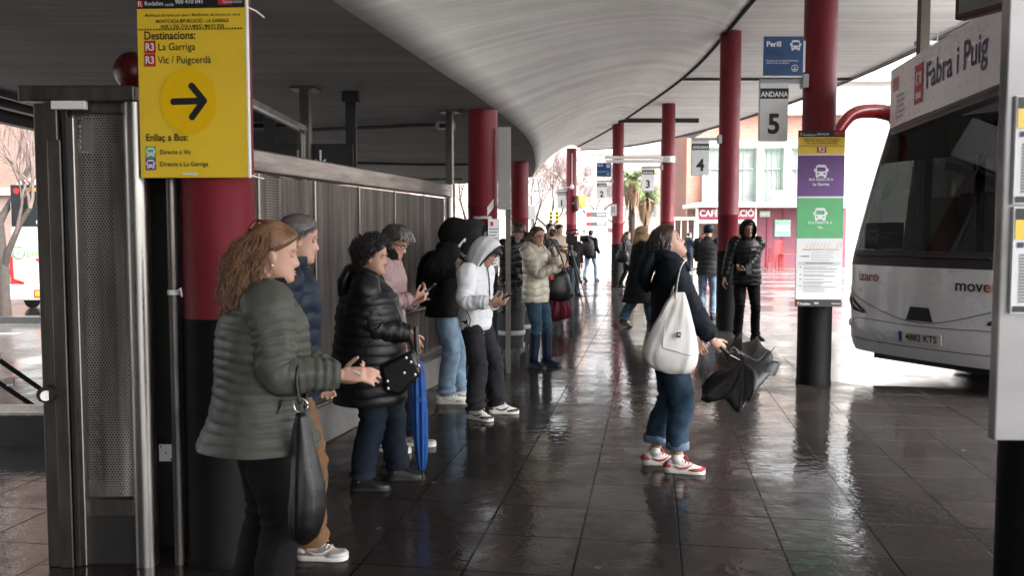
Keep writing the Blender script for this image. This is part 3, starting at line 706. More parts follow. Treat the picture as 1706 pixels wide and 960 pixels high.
mb.build('concrete_kerb', [pm('kerb_concrete', (.15, .145, .14), .5, var=.25, scale=3, bmp=.3, bscale=30), m_darksteel], t, bevel=.012)
t = empty('glass_screen', (-1.985, 7.5, 0), 0, 'dark glass screen in a steel frame behind the fence by the red column', 'screen')
mb = MB(); mb.box((0, .96, (Z0) / 2), (.1, .1, Z0)); mb.box((0, .96, Z0 - .012), (.24, .26, .02)); mb.build('post', m_darksteel, t, bevel=.004)
mb = MB(); mb.box((0, -.2, 2.605), (.05, 2.2, .05)); mb.build('top_rail', m_steel, t, bevel=.004)
mb = MB(); mb.box((0, .86, 1.3), (.04, .06, 2.55)); mb.build('stile', m_steel, t)
mb = MB(); mb.box((0, -.24, 1.5), (.012, 2.12, 2.1)); mb.build('glazing', glass('screen_glass', (.45, .48, .48), .8, .01, 1.7), t)
t = empty('steel_lean_rail', FA + FD * 3.1 + V((FD.y, -FD.x, 0)) * .17, FROT, 'low steel lean rail fixed to the fence behind the backpack man', 'rail')
mb = MB(); mb.tube([(-.9, 0, .86), (.7, 0, .86)], .022, 10); [mb.tube([(x, .1, .86), (x, 0, .86)], .014, 8) for x in (-.7, .5)]; mb.build('bar', m_darksteel, t, 60)

# ------------------------------------------------------------------ steel gate in the left foreground
GY = 4.15
t = empty('steel_gate', P(150, 900, GY).xy.to_3d(), 0, 'folded stainless steel gate frame with perforated leaf in the left foreground', 'gate')
O = t.location.copy()
def gp(px, py, Y=GY): return P(px, py, Y) - O
a, b = gp(44, 146), gp(236, 172)
mb = MB(); mb.box((.5 * (a.x + b.x), 0, .5 * (a.z + b.z)), (b.x - a.x, .16, a.z - b.z)); mb.build('top_beam', m_darksteel, t, bevel=.008)
def post(px0, px1, Yo, name, m, depth=.12, top=a.z - .08, rnd=None, z0=0.):
    xa, xb = gp(px0, 390, GY + Yo).x, gp(px1, 390, GY + Yo).x
    mb = MB()
    if rnd: mb.cyl(((xa + xb) / 2, Yo, z0), ((xa + xb) / 2, Yo, top), (xb - xa) / 2, n=32)
    else: mb.box(((xa + xb) / 2, Yo, (z0 + top) / 2), (xb - xa, depth, top - z0))
    return mb.build(name, m, t, 50 if rnd else None, 0 if rnd else .006)
post(73, 112, 0, 'jamb', m_darksteel)
post(83, 106, -.07, 'jamb_plate', m_darksteel, .01, a.z - .25)
post(112, 122, -.03, 'seal', m_rubber, .05)
post(120, 132, -.03, 'leaf_stile', m_steel, .04, a.z - .14)
post(212, 250, -.02, 'round_post', m_steel, top=b.z - .003, rnd=True)
xa, xb = gp(131, 390).x, gp(214, 390).x; ztop, zb = gp(0, 190).z, gp(0, 828).z
mb = MB(); mb.box(((xa + xb) / 2, 0, (ztop + zb) / 2), (xb - xa, .004, ztop - zb)); mb.build('perforated_leaf', m_perf_n, t)
for z_, h_ in ((ztop + .05, .1), (zb - .05, .08)):
    mb = MB(); mb.box(((xa + xb) / 2, 0, z_), (xb - xa, .05, h_)); mb.build('leaf_rail', m_darksteel, t, bevel=.004)
mb = MB(); mb.box(((xa + xb) / 2, 0, (zb - .09) / 2), (xb - xa, .03, zb - .09)); mb.build('kick_plate', pm('black_kick_plate', (.02, .019, .018), .5, var=.3), t)
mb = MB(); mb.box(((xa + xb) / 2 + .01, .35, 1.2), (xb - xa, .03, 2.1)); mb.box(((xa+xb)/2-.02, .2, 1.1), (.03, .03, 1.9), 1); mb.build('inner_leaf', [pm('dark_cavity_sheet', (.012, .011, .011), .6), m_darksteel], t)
mb = MB(); q = gp(105, 178); mb.box((q.x + .06, -.06, q.z), (.16, .03, .04)); mb.build('bracket', m_white, t, bevel=.004)
mb = MB(); q = gp(99, 650); mb.cyl((q.x - .01, -.07, q.z), (q.x, -.13, q.z), .038, n=24); mb.cyl((q.x + .004, -.131, q.z - .004), (q.x + .006, -.134, q.z - .004), .024, n=24, mat=1); mb.build('door_stop', [m_rubber, m_steel], t, 50)
xa, xb = gp(262, 390, GY + .3).x, gp(288, 390, GY + .3).x
mb = MB(); mb.box(((xa + xb) / 2, .3, 1.55), (xb - xa, .004, 1.4)); mb.build('slit_screen', m_perf, t)
t = empty('dark_partition', (-1.86, GY + .25, 0), 0, 'dark metal partition filling the gap between the gate and the red column', 'partition')
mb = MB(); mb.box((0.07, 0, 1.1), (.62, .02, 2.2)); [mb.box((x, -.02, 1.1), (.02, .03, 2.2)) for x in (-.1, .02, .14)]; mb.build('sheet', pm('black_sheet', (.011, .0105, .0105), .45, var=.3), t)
q = P(292, 600, 4.13); t = empty('vertical_conduit', (q.x, q.y, 0), 0, 'thin grey vertical conduit beside the red column, held by a white strap', 'conduit')
mb = MB(); mb.tube([(0, 0, 0), (0, 0, 2.4)], .024, 14); mb.build('tube', m_darksteel, t, 60)
mb = MB(); z = P(292, 487, 4.13).z; mb.cyl((0, 0, z - .012), (0, 0, z + .012), .028, n=14); mb.tube([(.02, -.02, z), (.045, -.03, z + .02), (.05, -.03, z - .02)], .006, 6); mb.build('strap', m_white, t)
q = P(277, 755, GY + .225); mb = MB(); mb.box((0, 0, 0), (.072, .006, .088)); [mb.cyl((x, -.006, z), (x, -.003, z), .005, n=8, mat=1) for x, z in ((0, 0), (-.025, .033), (.025, -.033))]
tag(mb.build('junction_plate', [m_white, m_black], None, None, .002, None, q), 'small white cover plate with a dark screw on the round steel post', 'plate')
# a dark red round lamp seen behind the yellow sign
q = P(222, 118, 4.6); mb = MB(); mb.ell((0, 0, 0), (.1, .08, .1), 20, 12); mb.box((0, 0, -.12), (.1, .08, .12), 1)
tag(mb.build('siren', [pm('dark_red_plastic', (.10, .012, .012), .3), m_black], None, 60, 0, None, q), 'dark red round siren above the gate, half behind the yellow sign', 'siren')

# threshold wall, handrail at the left opening
t = empty('threshold_wall', (-4.6, 6.5, 0), 0, 'low dark threshold wall with a pale metal edge at the left opening', 'wall')
mb = MB(); mb.box((0, .1, .115), (3.4, .18, .23)); mb.build('plinth', pm('plinth_stone', (.016, .016, .016), .4, var=.3), t); mb = MB(); mb.box((0, .1, .24), (3.42, .2, .02)); mb.box((0, .16, .265), (3.42, .05, .03)); mb.build('edge', m_steel, t)
t = empty('handrail', G(40, 690, 0), 0, 'pair of dark sloping handrails at the left opening', 'handrail'); O = t.location.copy()
for y0, y1 in ((538, 668), (578, 704)):
    mb = MB(); mb.tube([P(-90, y0, 7.3) - O, P(95, y1, 7.3) - O], .02, 10); mb.build('rail', m_blackpaint, t, 60)
mb = MB(); mb.tube([P(0, 590, 7.3) - O, P(3, 608, 7.3) - O, P(-20, 612, 7.3) - O], .008, 6); mb.tube([P(22, 630, 7.3) - O, P(24, 642, 7.3) - O, P(0, 645, 7.3) - O], .008, 6); mb.build('bracket', m_steel, t)

# ------------------------------------------------------------------ yellow sign
m_yellow = pm('yellow_print', (.58, .36, .018), .45, var=.04)
m_yellow2 = pm('yellow_sign', (.85, .58, .035), .4, var=.05, scale=3, coat=.2)
m_amber = pm('amber_disc', (.86, .52, .0), .42, var=.03)
m_inkb = pm('black_ink', (.012, .012, .013), .5, var=.1)
m_green = pm('green_print', (.10, .40, .16), .5, var=.05)
m_purple = pm('purple_print', (.13, .05, .21), .5, var=.06)
m_navy = pm('navy_print', (.02, .02, .08), .5)
m_lilac = pm('white_print', (.75, .74, .78), .5, var=.03)
def bus_icon(mb, u, v, s, m, hole, M, z=.005):
    mb.poly([(u + x * s, v + y * s) for x, y in ((-.42, -.40), (.42, -.40), (.45, -.2), (.42, .35), (.3, .5), (-.3, .5), (-.42, .35), (-.45, -.2))], z, m, M)
    for sg in (-1, 1):
        mb.rect(u + sg * .3 * s - .1 * s, v - .52 * s, u + sg * .3 * s + .1 * s, v - .38 * s, z, m, M)
        mb.rect(u + sg * .5 * s - .06 * s, v - .05 * s, u + sg * .5 * s + .06 * s, v + .2 * s, z, m, M)
    mb.rect(u - .33 * s, v - .02 * s, u + .33 * s, v + .30 * s, z + .002, hole, M)
    for sg in (-1, 1): mb.rect(u + sg * .26 * s - .07 * s, v - .27 * s, u + sg * .26 * s + .07 * s, v - .15 * s, z + .002, hole, M)
YS = 4.22 - .2
p0, p1 = P(233, 296, YS), P(409, -14, YS); w, h = p1.x - p0.x + .005, p1.z - p0.z
t = empty('yellow_sign', ((p0.x + p1.x) / 2, YS, (p0.z + p1.z) / 2), 0, 'large yellow wayfinding sign with a black arrow on the near red column', 'sign')
R = Matrix.Rotation(0, 4, 'Z') @ face_cam((0, 0, 0), -.06)
mb = MB(); mb.box((0, 0, -.012), (w, h, .022), 0); mb.build('board', m_yellow2, t, M=R, bevel=.003)
mb = MB(); mb.box((w/2 + .003, 0, -.012), (.006, h, .026)); mb.build('edge_strip', m_white, t, M=R)
def pxv(px, py):  # photograph pixel on the board -> board coordinates
    q = P(px, py, YS); return (q.x - (p0.x + p1.x) / 2, q.z - (p0.z + p1.z) / 2)
mb = MB(); MT = [m_inkb, m_yellow2, m_amber, m_redprint, m_lilac, m_green, m_purple]
ub, vb = pxv(0, 13); mb.rect(-w/2 + .002, vb, w/2 - .002, h/2 - .002, .002, 0)
mb.rect(-w/2 + .004, vb + .006, -w/2 + .034, vb + .036, .004, 3); mb.text('R', -w/2 + .009, vb + .009, .034, 4, None, .006, .012)
mb.text('Rodalies', -w/2 + .04, vb + .014, .026, 4, None, .004, .01); mb.text('renfe', -w/2 + .135, vb + .010, .02, 4, None, .004, .005); mb.text('900 410 041', -.07, vb + .02, .026, 4, None, .004, .02)
mb.rect(.13, vb + .012, w/2 - .06, vb + .04, .004, 3); mb.text('Generalitat', .15, vb + .019, .02, 4, None, .006, .005)
u, v = pxv(321, 22); mb.text('Modificació del servei per obres / Modificación del servicio por obras', u, v - .012, .0185, 0, None, .003, .004, 'CENTER', .85)
u, v = pxv(321, 32); mb.text('MONTCADA BIFURCACIÓ - LA GARRIGA', u, v - .014, .0225, 0, None, .003, .014, 'CENTER', .82)
u, v = pxv(321, 40); mb.text('FASE 1: DEL 7/10 A MAIG / MAYO 2026', u, v - .016, .022, 0, None, .003, .014, 'CENTER', .8)
_, v = pxv(0, 48)
k = 0
while -w/2 + .01 + k * .0135 < w/2 - .02:
    x = -w/2 + .008 + k * .0135; mb.poly([(x, v - .004), (x + .007, v - .004), (x + .011, v + .004), (x + .004, v + .004)], .003, 0); k += 1
u, v = pxv(238, 60); mb.text('Destinacions:', u, v - .012, .052, 0, None, .003, .016, 'LEFT', .86)
for py, s in ((77, 'La Garriga'), (99, 'Vic / Puigcerdà')):
    u, v = pxv(239, py); mb.rect(u, v - .028, u + .052, v + .028, .003, 3); mb.text('R3', u + .026, v - .016, .046, 4, None, .005, .025, 'CENTER', .86)
    u, v = pxv(262, py); mb.text(s, u, v - .016, .047, 0, None, .003, .004, 'LEFT', .88)
cu, cv = pxv(314, 168); mb.poly([(cu + .132 * cos(a * pi / 32), cv + .152 * sin(a * pi / 32)) for a in range(64)], .003, 2)
def stroke(mb, a, b, wd, z, mat):
    a, b = V(a), V(b); d = (b - a).normalized(); n = V((-d.y, d.x)); pts = []
    a0 = atan2(d.y, d.x)
    for i in range(9): pts.append((b.x + wd / 2 * cos(a0 - pi / 2 + pi * i / 8), b.y + wd / 2 * sin(a0 - pi / 2 + pi * i / 8)))
    for i in range(9): pts.append((a.x + wd / 2 * cos(a0 + pi / 2 + pi * i / 8), a.y + wd / 2 * sin(a0 + pi / 2 + pi * i / 8)))
    mb.poly(pts, z, mat)
A, B, C, D = [V(pxv(*q)) for q in ((289, 169), (341, 168), (320, 143), (321, 195))]
stroke(mb, A, B, .030, .005, 0); stroke(mb, C, B, .030, .0056, 0); stroke(mb, D, B, .030, .0062, 0)
u, v = pxv(241, 229); mb.text('Enllaç a Bus:', u, v - .014, .046, 0, None, .003, .016, 'LEFT', .88)
for py, s, m in ((253, 'Directe a Vic', 5), (273, 'Directe a La Garriga', 6)):
    u, v = pxv(250, py); mb.rect(u - .024, v - .027, u + .024, v + .027, .003, m); bus_icon(mb, u, v, .040, 4, m, None, .005)
    u, v = pxv(265, py); mb.text(s, u, v - .010, .030, 0, None, .003, .008, 'LEFT', .92)
u, v = pxv(317, 290); mb.rect(u - .035, v - .005, u + .035, v + .005, .003, 4)
mb.build('lettering', MT, t, M=R, smooth='keep')
mb = MB()
for py in (9, 290):
    q = P(409, py, YS) - t.location; mb.tube([q + V((0, .015, 0)), q + V((.03, .06, -.008)), q + V((.035, .17, -.01))], .004, 6)
mb.build('cable_tie', m_white, t)

# ------------------------------------------------------------------ litter bins
m_bin = pm('bin_grey', (.045, .047, .05), .45, var=.2, scale=5); m_bag = pm('bin_bag', (.012, .012, .013), .28, var=.2, bmp=.9, bscale=28)
def bin_(px, Y, lab):
    t = empty('litter_bin', (P(px, 390, Y).x, Y, 0), 0, lab, 'litter bin', 'grey litter bins by the red column')
    mb = MB(); mb.lathe([(.155, .16), (.17, .2), (.185, .66), (.19, .68)], 28); mb.lathe([(.2, .84), (.2, .95), (.185, .95)], 28, 0, None, (False, False)); mb.build('body', m_bin, t, 50)
    mb = MB(); mb.lathe([(.188, .33), (.194, .345), (.194, .37), (.188, .385)], 28); mb.build('hoop', m_grey, t, 50)
    b = MB(); n = 40; R0 = []
    for i, z in enumerate((.62, .66, .72, .78, .84, .88, .92, .955, .95, .85)):
        R0.append([((.205 + .022 * noise.noise((cos(2*pi*j/n) * 3, sin(2*pi*j/n) * 3 + px, z * 9)) - (.03 if i > 7 else 0)) * cos(2*pi*j/n), (.205 + .022 * noise.noise((cos(2*pi*j/n) * 3, sin(2*pi*j/n) * 3 + px, z * 9)) - (.03 if i > 7 else 0)) * sin(2*pi*j/n), z + (.03 * noise.noise((j * .4, px, 1)) if i == 0 else 0)) for j in range(n)])
    b.rings(R0, 0, (False, False)); b.build('liner', m_bag, t, 180)
    mb = MB(); [mb.cyl((.13 * cos(a), .13 * sin(a), 0), (.13 * cos(a), .13 * sin(a), .18), .014, n=8) for a in (.6, 2.2, 3.8, 5.4)]; mb.build('leg', m_black, t)
bin_(850, 11.0, 'grey litter bin with a black liner nearer the youth in white')
bin_(866, 11.75, 'grey litter bin with a black liner nearer the woman in the cream puffer')

# ------------------------------------------------------------------ white coach across the street
t = empty('white_coach', P(14, 495, 17.6), 0, 'white coach seen from behind across the street at the left edge', 'coach'); t.location.z = -.06
O = t.location.copy()
def q_(px, py, Y=17.6): return P(px, py, Y) - O
m_coach = pm('coach_white', (.55, .55, .56), .28, var=.03, coat=.5)
xl, xr = q_(16, 400).x, q_(16, 400).x + 2.5; zt, zb = q_(0, 296).z, q_(0, 500).z
prof = [(xl + .06, zb), (xl, zb + .3), (xl + .02, zt - .5), (xl + .16, zt - .08), (xl + .4, zt), (xr - .4, zt), (xr - .16, zt - .08), (xr, zt - .5), (xr, zb + .3), (xr - .06, zb)]
T = Matrix(((1, 0, 0, 0), (0, 0, 1, 0), (0, 1, 0, 0), (0, 0, 0, 1)))
mb = MB(); mb.prism(prof, 10, 0, T, 0); mb.build('body', m_coach, t, bevel=.05)
def slab(name, px0, py0, px1, py1, m, pr=.012, bev=.02):
    a, b = q_(px0, py1), q_(px1, py0); mb = MB(); mb.box(((a.x + b.x) / 2, -pr / 2 + .004, (a.z + b.z) / 2), (b.x - a.x, pr, b.z - a.z)); return mb.build(name, m, t, bevel=min(bev, pr * .4))
slab('rear_window', 20, 308, 150, 377, m_dkglass, .02)
slab('destination_display', 40, 313, 64, 320, pm('amber_display', (.4, .2, .02), .5), .03)
slab('bumper', 17, 474, 150, 500, m_coach, .05)
slab('reflector_plate', 58, 482, 95, 497, pm('reflector_red', (.62, .06, .02), .4), .06); slab('reflector_plate', 61, 485, 92, 494, pm('reflector_yellow', (.7, .38, .02), .4), .066)
mb = MB(); pts = [q_(*p) for p in ((16, 426), (21, 428), (24, 464), (41, 470), (41, 475), (20, 474))]; mb.prism([(p.x, p.z) for p in pts], -.03, 0, T, 0); mb.build('tail_light', pm('tail_red', (.40, .015, .012), .2, coat=.6), t)
mb = MB(); q = q_(28, 318); mb.cyl((q.x, -.02, q.z), (q.x, -.0, q.z), .06, n=16); mb.build('marker_light', pm('marker_red', (.5, .02, .02), .3), t)
mb = MB(); a = q_(19, 410); mb.box((a.x + 1.2, -.004, a.z), (2.4, .012, .012)); mb.build('panel_seam', m_grey, t)
mb = MB(); q = q_(25, 424); FM = face_cam((q.x, -.012, q.z)); mb.text('e', 0.03, -.03, .2, 0, FM, .004, .02); mb.text('xprés', .15, -.03, .19, 0, FM, .004, .006); mb.text('.cat', .58, -.03, .19, 1, FM, .004, .016)
mb.poly([(.09 + .12 * cos(a * pi / 12), .03 + .12 * sin(a * pi / 12)) for a in range(24)], .001, 0, FM); mb.poly([(.09 + .1 * cos(a * pi / 12), .03 + .1 * sin(a * pi / 12)) for a in range(24)], .003, 3, FM)
mb.rect(.42, -.13, 1.0, -.08, .004, 2, FM); q = q_(61, 373); mb.text('S', 0, 0, .1, 3, face_cam((q.x, -.018, q.z)), .004, .02)
mb.build('lettering', [pm('leaf_green', (.12, .42, .06), .5), m_inkb, m_redprint, m_white], t, smooth='keep')
for x in (xl + .3, xr - .3):
    mb = MB(); mb.cyl((x - .15, 1.8, .45), (x + .15, 1.8, .45), .45, n=24); mb.build('wheel', m_rubber, t, 50)
# scooter
q = P(2, 493, 18.4); t = empty('motor_scooter', (q.x, q.y, -.06), 0, 'parked scooter with red tail light at the left picture edge', 'scooter')
for y in (-.1, 1.2):
    mb = MB(); mb.cyl((-.06, y, .26), (.06, y, .26), .26, n=20); mb.build('wheel', m_rubber, t, 50)
mb = MB(); mb.rings([[(w * cos(a), y + 0 * a, z + hh * sin(a)) for a in [2 * pi * k / 14 for k in range(14)]] for y, z, w, hh in ((-.35, .72, .05, .06), (-.25, .68, .16, .13), (.1, .62, .18, .2), (.4, .5, .15, .2))]); mb.build('body', m_white, t, 60)
mb = MB(); mb.box((0, -.33, .68), (.2, .06, .1)); mb.build('tail_light', pm('tail_red', (.4, .015, .012), .2), t, bevel=.02)
mb = MB(); mb.box((0, .1, .85), (.28, .7, .1)); mb.build('seat', m_rubber, t, bevel=.04)
mb = MB(); mb.box((0, .95, .7), (.36, .08, .7)); mb.tube([(-.3, .95, 1.08), (.3, .95, 1.08)], .02, 8); mb.build('front_shield', m_white, t, bevel=.03)
mb = MB(); mb.box((0, -.36, .5), (.16, .01, .14)); mb.build('number_plate', m_white, t)
# ------------------------------------------------------------------ platform signs
m_signgrey = pm('sign_grey', (.80, .805, .81), .42, var=.05, scale=2)
m_blue = pm('sign_blue', (.006, .06, .19), .4, var=.06)
def andana(Y, px0, px1, py0, py1, num, colx, lab, blue=None):
    a, b = P(px0, py1, Y), P(px1, py0, Y); w, h = b.x - a.x, b.z - a.z
    t = empty('platform_sign', ((a.x + b.x) / 2, Y, (a.z + b.z) / 2), 0, lab, 'sign', 'grey numbered platform signs along the columns')
    M = face_cam((0, 0, 0))
    mb = MB(); mb.box((0, 0, -.03), (w, h, .06)); mb.build('board', m_signgrey, t, M=M, bevel=.006)
    mb = MB(); mb.rect(-w/2, h * .23, w/2, h * .41, .003, 0); mb.text('ANDANA', 0, h * .265, h * .125, 1, None, .005, .035, 'CENTER', .86); mb.text(str(num), 0, -h * .36, h * .47, 0, None, .003, .03, 'CENTER', .95)
    mb.build('lettering', [m_inkb, m_white], t, M=M, smooth='keep')
    s = 1 if colx > t.location.x else -1
    mb = MB(); x1 = colx - t.location.x - s * .1; mb.box(((x1 - s * w / 2) / 2, .03, h / 2 + .025), (abs(x1 + s * w / 2), .05, .045)); mb.box((x1 - s * .08, .03, h / 2 + .02), (.06, .12, .14)); mb.build('arm', m_grey, t, bevel=.004)
    return t
andana(9.2, 1265, 1314, 138, 235, 5, 3.24, 'grey platform sign with black number 5 under the blue warning sign')
andana(14.4, 1152, 1182, 234, 292, 4, 3.59, 'grey platform sign with black number 4')
andana(22.3, 1069, 1090, 280, 318, 3, 3.99, 'grey platform sign with black number 3 below the fluorescent lamp')
andana(26.1, 994, 1011, 303, 332, 2, 3.17, 'small grey platform sign with number 2 in front of the square')
andana(28.9, 928, 943, 317, 347, 1, 1.97, 'small pale platform sign with number 1 by the bare tree')
def perill(Y, px0, px1, py0, py1, lab):
    a, b = P(px0, py1, Y), P(px1, py0, Y); w, h = b.x - a.x, b.z - a.z
    t = empty('warning_sign', ((a.x + b.x) / 2, Y, (a.z + b.z) / 2), 0, lab, 'sign', 'blue bus warning signs')
    M = face_cam((0, 0, 0))
    mb = MB(); mb.box((0, 0, -.012), (w, h, .024)); mb.build('board', m_blue, t, M=M, bevel=.003)
    mb = MB(); mb.text('Perill', -w * .44, h * .24, h * .19, 0, None, .003, .03); mb.text('Peligro', -w * .44, h * .10, h * .13, 1, None, .003, .012); mb.text('Warning', -w * .44, h * .0, h * .13, 1, None, .003, .012)
    bus_icon(mb, w * .30, h * .27, h * .26, 0, 2, None, .003)
    mb.text('No passeu per la calçada d\'autobusos,', -w * .44, -h * .14, h * .055, 0, None, .003, .01); mb.text('utilitzeu el pas de vianants.', -w * .44, -h * .20, h * .055, 0, None, .003, .01)
    for k in range(4): mb.text(('No pase por la calzada de autobuses,', 'utilice el paso de peatones.', 'Do not walk on the bus lane,', 'use the crossing.')[k], -w * .44, -h * (.28 + .055 * k), h * .045, 1, None, .003, .004)
    cx, cy, r = w * .29, -h * .32, h * .09
    n = 28
    for i in range(n):
        a0, a1 = 2 * pi * i / n, 2 * pi * (i + 1) / n
        mb.add([(cx + r * cos(a0), cy + r * sin(a0), .003), (cx + r * cos(a1), cy + r * sin(a1), .003), (cx + r * .86 * cos(a1), cy + r * .86 * sin(a1), .003), (cx + r * .86 * cos(a0), cy + r * .86 * sin(a0), .003)], [(0, 1, 2, 3)], 0)
    mb.rect(cx - r * .1, cy - r * .1, cx + r * .1, cy + r * .6, .003, 0); mb.rect(cx - r * .6, cy - r * .5, cx + r * .6, cy - r * .2, .003, 0)
    mb.build('lettering', [m_lilac, pm('faint_navy', (.003, .025, .09), .4), m_blue], t, M=M, smooth='keep')
    mb = MB(); mb.rect(-w/2 - .004, -h/2 - .02, w/2, -h/2 - .002, -.01, 0); mb.box((w/2, 0, -.04), (.06, h * .8, .03)); mb.build('bracket', m_white, t, M=M)
perill(9.14, 1272, 1339, 60, 125, 'blue bus warning sign on the column above platform sign 5')
perill(26.0, 994, 1018, 271, 294, 'small blue bus warning sign above platform sign 2')
# tall route poster on column H
YP = 9.02; a, b = P(1325, 511, YP), P(1408, 217, YP); w, h = b.x - a.x, b.z - a.z
t = empty('route_poster', ((a.x + b.x) / 2, YP, (a.z + b.z) / 2), 0, 'tall route poster in yellow, purple, green and white on the red column', 'poster')
M = face_cam((0, 0, 0), -.03)
mb = MB(); mb.box((0, 0, -.01), (w, h, .02)); mb.build('board', m_paper, t, M=M, bevel=.003)
mb = MB()
def bv(py): return P(1366, py, YP).z - t.location.z
MT = [m_inkb, m_yellow2, m_redprint, m_lilac, m_purple, m_green, m_ink, pm('orange_dot', (.6, .18, .05), .5), pm('pale_band', (.5, .53, .56), .5), pm('dark_footer', (.03, .032, .04), .5)]
mb.rect(-w/2, bv(228), w/2, h/2, .002, 0); mb.rect(-w/2, bv(257), w/2, bv(228), .002, 1); mb.rect(-w/2, bv(327), w/2, bv(259), .002, 4); mb.rect(-w/2, bv(397), w/2, bv(330), .002, 5); mb.rect(-w/2, -h/2, w/2, bv(499), .002, 9)
mb.rect(-w * .47, bv(226), -w * .42, bv(220), .004, 7); mb.text('Rodalies', -w * .4, bv(226), .03, 3, None, .004, .01); mb.text('renfe', -w * .22, bv(226), .025, 3, None, .004, .005); mb.text('900 410 041', -w * .1, bv(225), .03, 3, None, .004, .02, 'LEFT', .8); mb.rect(w * .26, bv(225.5), w * .48, bv(219), .004, 2)
for py, s, sz in ((231.5, 'Modificació del servei per obres / Modificación del servicio', .02), (235, 'MONTCADA BIFURCACIÓ - LA GARRIGA', .024), (239, 'FASE 1: DEL 7/10 A MAIG / MAYO 2026', .024)): mb.text(s, 0, bv(py + 1), sz, 0, None, .004, .012, 'CENTER', .78)
mb.rect(-w/2, bv(243.3), w/2, bv(242.6), .004, 0)
mb.rect(-w * .1, bv(253), w * .1, bv(236 + 0), .0045, 2) if 0 else mb.rect(-w * .1, bv(254), w * .1, bv(244.5), .0045, 2)
mb.text('R3', 0, bv(252.5), .07, 3, None, .006, .03, 'CENTER', .85)
for y0, s, c in ((285, 'La Garriga', 4), (357, 'Vic', 5)):
    bus_icon(mb, 0, bv(y0), .13, 3, c, None, .004)
    mb.text('BUS DIRECTE A', 0, bv(y0 + 16), .036, 3, None, .004, .014, 'CENTER'); mb.text(s, 0, bv(y0 + 24), .04, 3, None, .004, .018, 'CENTER')
for i in range(24):   # scribble on the green field
    a0, a1 = 2 * pi * i / 26, 2 * pi * (i + 1) / 26; c = (w * .26, bv(350)); r = (.055, .06)
    q = [(c[0] + r[0] * k * cos(x), c[1] + r[1] * k * sin(x) + .01 * sin(3 * x), .004) for x, k in ((a0, 1), (a1, 1), (a1, .95), (a0, .95))]; mb.add(q, [(0, 1, 2, 3)], 6)
rr = random.Random(5)
for row, py in enumerate((386, 392)):
    for k in range(9): x = -w * .1 + k * .035; mb.rect(x, bv(py) - .003, x + rr.uniform(.012, .03), bv(py) + .002, .004, 6)
mb.rect(-w * .36, bv(416.4), w * .42, bv(415.4), .004, 7); mb.rect(-w * .36, bv(415.4), w * .1, bv(414.7), .004, 1)
for k in range(11): x = -w * .3 + k * .036 + (0.06 if k > 6 else 0); mb.add([(x, bv(414), .004), (x + .003, bv(414), .004), (x + .03, bv(404), .004), (x + .027, bv(404), .004)], [(0, 1, 2, 3)], 6)
for k in range(4): mb.rect(-w * .16, bv(421 + 4 * k), w * (.3 - .06 * (k % 2)), bv(420.4 + 4 * k), .004, 6)
mb.rect(-w * .16, bv(433), -w * .155, bv(420), .004, 6); mb.rect(-w * .4, bv(428), -w * .22, bv(426), .004, 6)
mb.rect(-w * .45, bv(441.5), w * .47, bv(436), .004, 8); mb.rect(-w * .3, bv(439), w * .3, bv(437.6), .006, 6)
for k, py in enumerate((446, 448.6, 453, 458, 460.5, 466, 470.5, 473, 476.5, 479, 482.5, 486)):
    mb.rect(-w * .34, bv(py), w * rr.uniform(.05, .42), bv(py - .9), .004, 6)
    if k in (0, 3, 5, 8): mb.rect(-w * .42, bv(py + .3), -w * .385, bv(py - 1.6), .004, 6 if k % 2 else 2)
mb.rect(-w * .46, bv(508), -w * .41, bv(503), .004, 7); mb.text('Rodalies', -w * .39, bv(508), .03, 3, None, .004, .015); mb.text('900', -.02, bv(507), .03, 3, None, .004, .02, 'CENTER'); mb.text('Catalunya', w * .28, bv(507), .024, 3, None, .004, .01)
mb.build('lettering', MT, t, M=M, smooth='keep')
# notices on the column by platform sign 2
for px, lab, k in ((1022, 'left of the pair of white notices on the column beside platform sign 2', 0), (1034, 'right of the pair of white notices on the column beside platform sign 2', 1)):
    q = P(px, 350, 26.2 - .19 + .08 * k)
    onboard('paper_notice', [m_paper, m_ink], face_cam((q.x, q.y, q.z), -.5 if not k else .55), lambda mb: [mb.rect(-.06, .05 - .06 * i, .06, .08 - .06 * i, .003, 1) for i in range(3)], lab, 'notice', .006, .2, .34)
# fluorescent lamp between two columns
a, b = P(1008, 267, 22.1), P(1104, 266, 22.1)
t = empty('fluorescent_lamp', (a + b) / 2, 0, 'long white fluorescent lamp unit fixed to the banded red column', 'lamp'); d = b.x - a.x
mb = MB(); mb.box((0, 0, .06), (d, .14, .07)); mb.box((0, 0, -.02), (d * .98, .1, .05)); mb.build('housing', m_white, t, bevel=.01)
mb = MB(); mb.cyl((-d * .48, -.06, -.06), (d * .48, -.06, -.06), .02, n=10); mb.build('tube', m_lilac, t); mb = MB(); mb.box((d / 2 + .08, .05, .02), (.2, .08, .1)); mb.build('bracket', m_grey, t)
# round mirror disc and camera at the far column
q = P(960.5, 339, 28.8); t = empty('round_mirror', q, 0, 'round dark traffic mirror seen edge on at the far red column', 'mirror'); mb = MB(); mb.cyl((-.03, 0, 0), (.05, -.02, 0), .26, n=24); mb.build('disc', pm('mirror_shell', (.09, .05, .03), .5), t, 40); mb = MB(); mb.cyl((-.16, .05, 0), (-.02, 0, 0), .02, n=8); mb.build('arm', m_grey, t)
q = P(953, 312, 28.7); t = empty('dome_camera', q, 0, 'small white dome camera hanging on a rod at the far red column', 'camera'); mb = MB(); mb.ell((0, 0, 0), (.07, .07, .07), 14, 10); mb.cyl((0, 0, .05), (0, 0, .09), .05, n=12); mb.build('dome', m_white, t, 60); mb = MB(); mb.cyl((0, 0, .09), (0, 0, 1.1), .012, n=8); mb.box((-.12, .05, 0), (.2, .03, .03)); mb.build('rod', m_white, t)

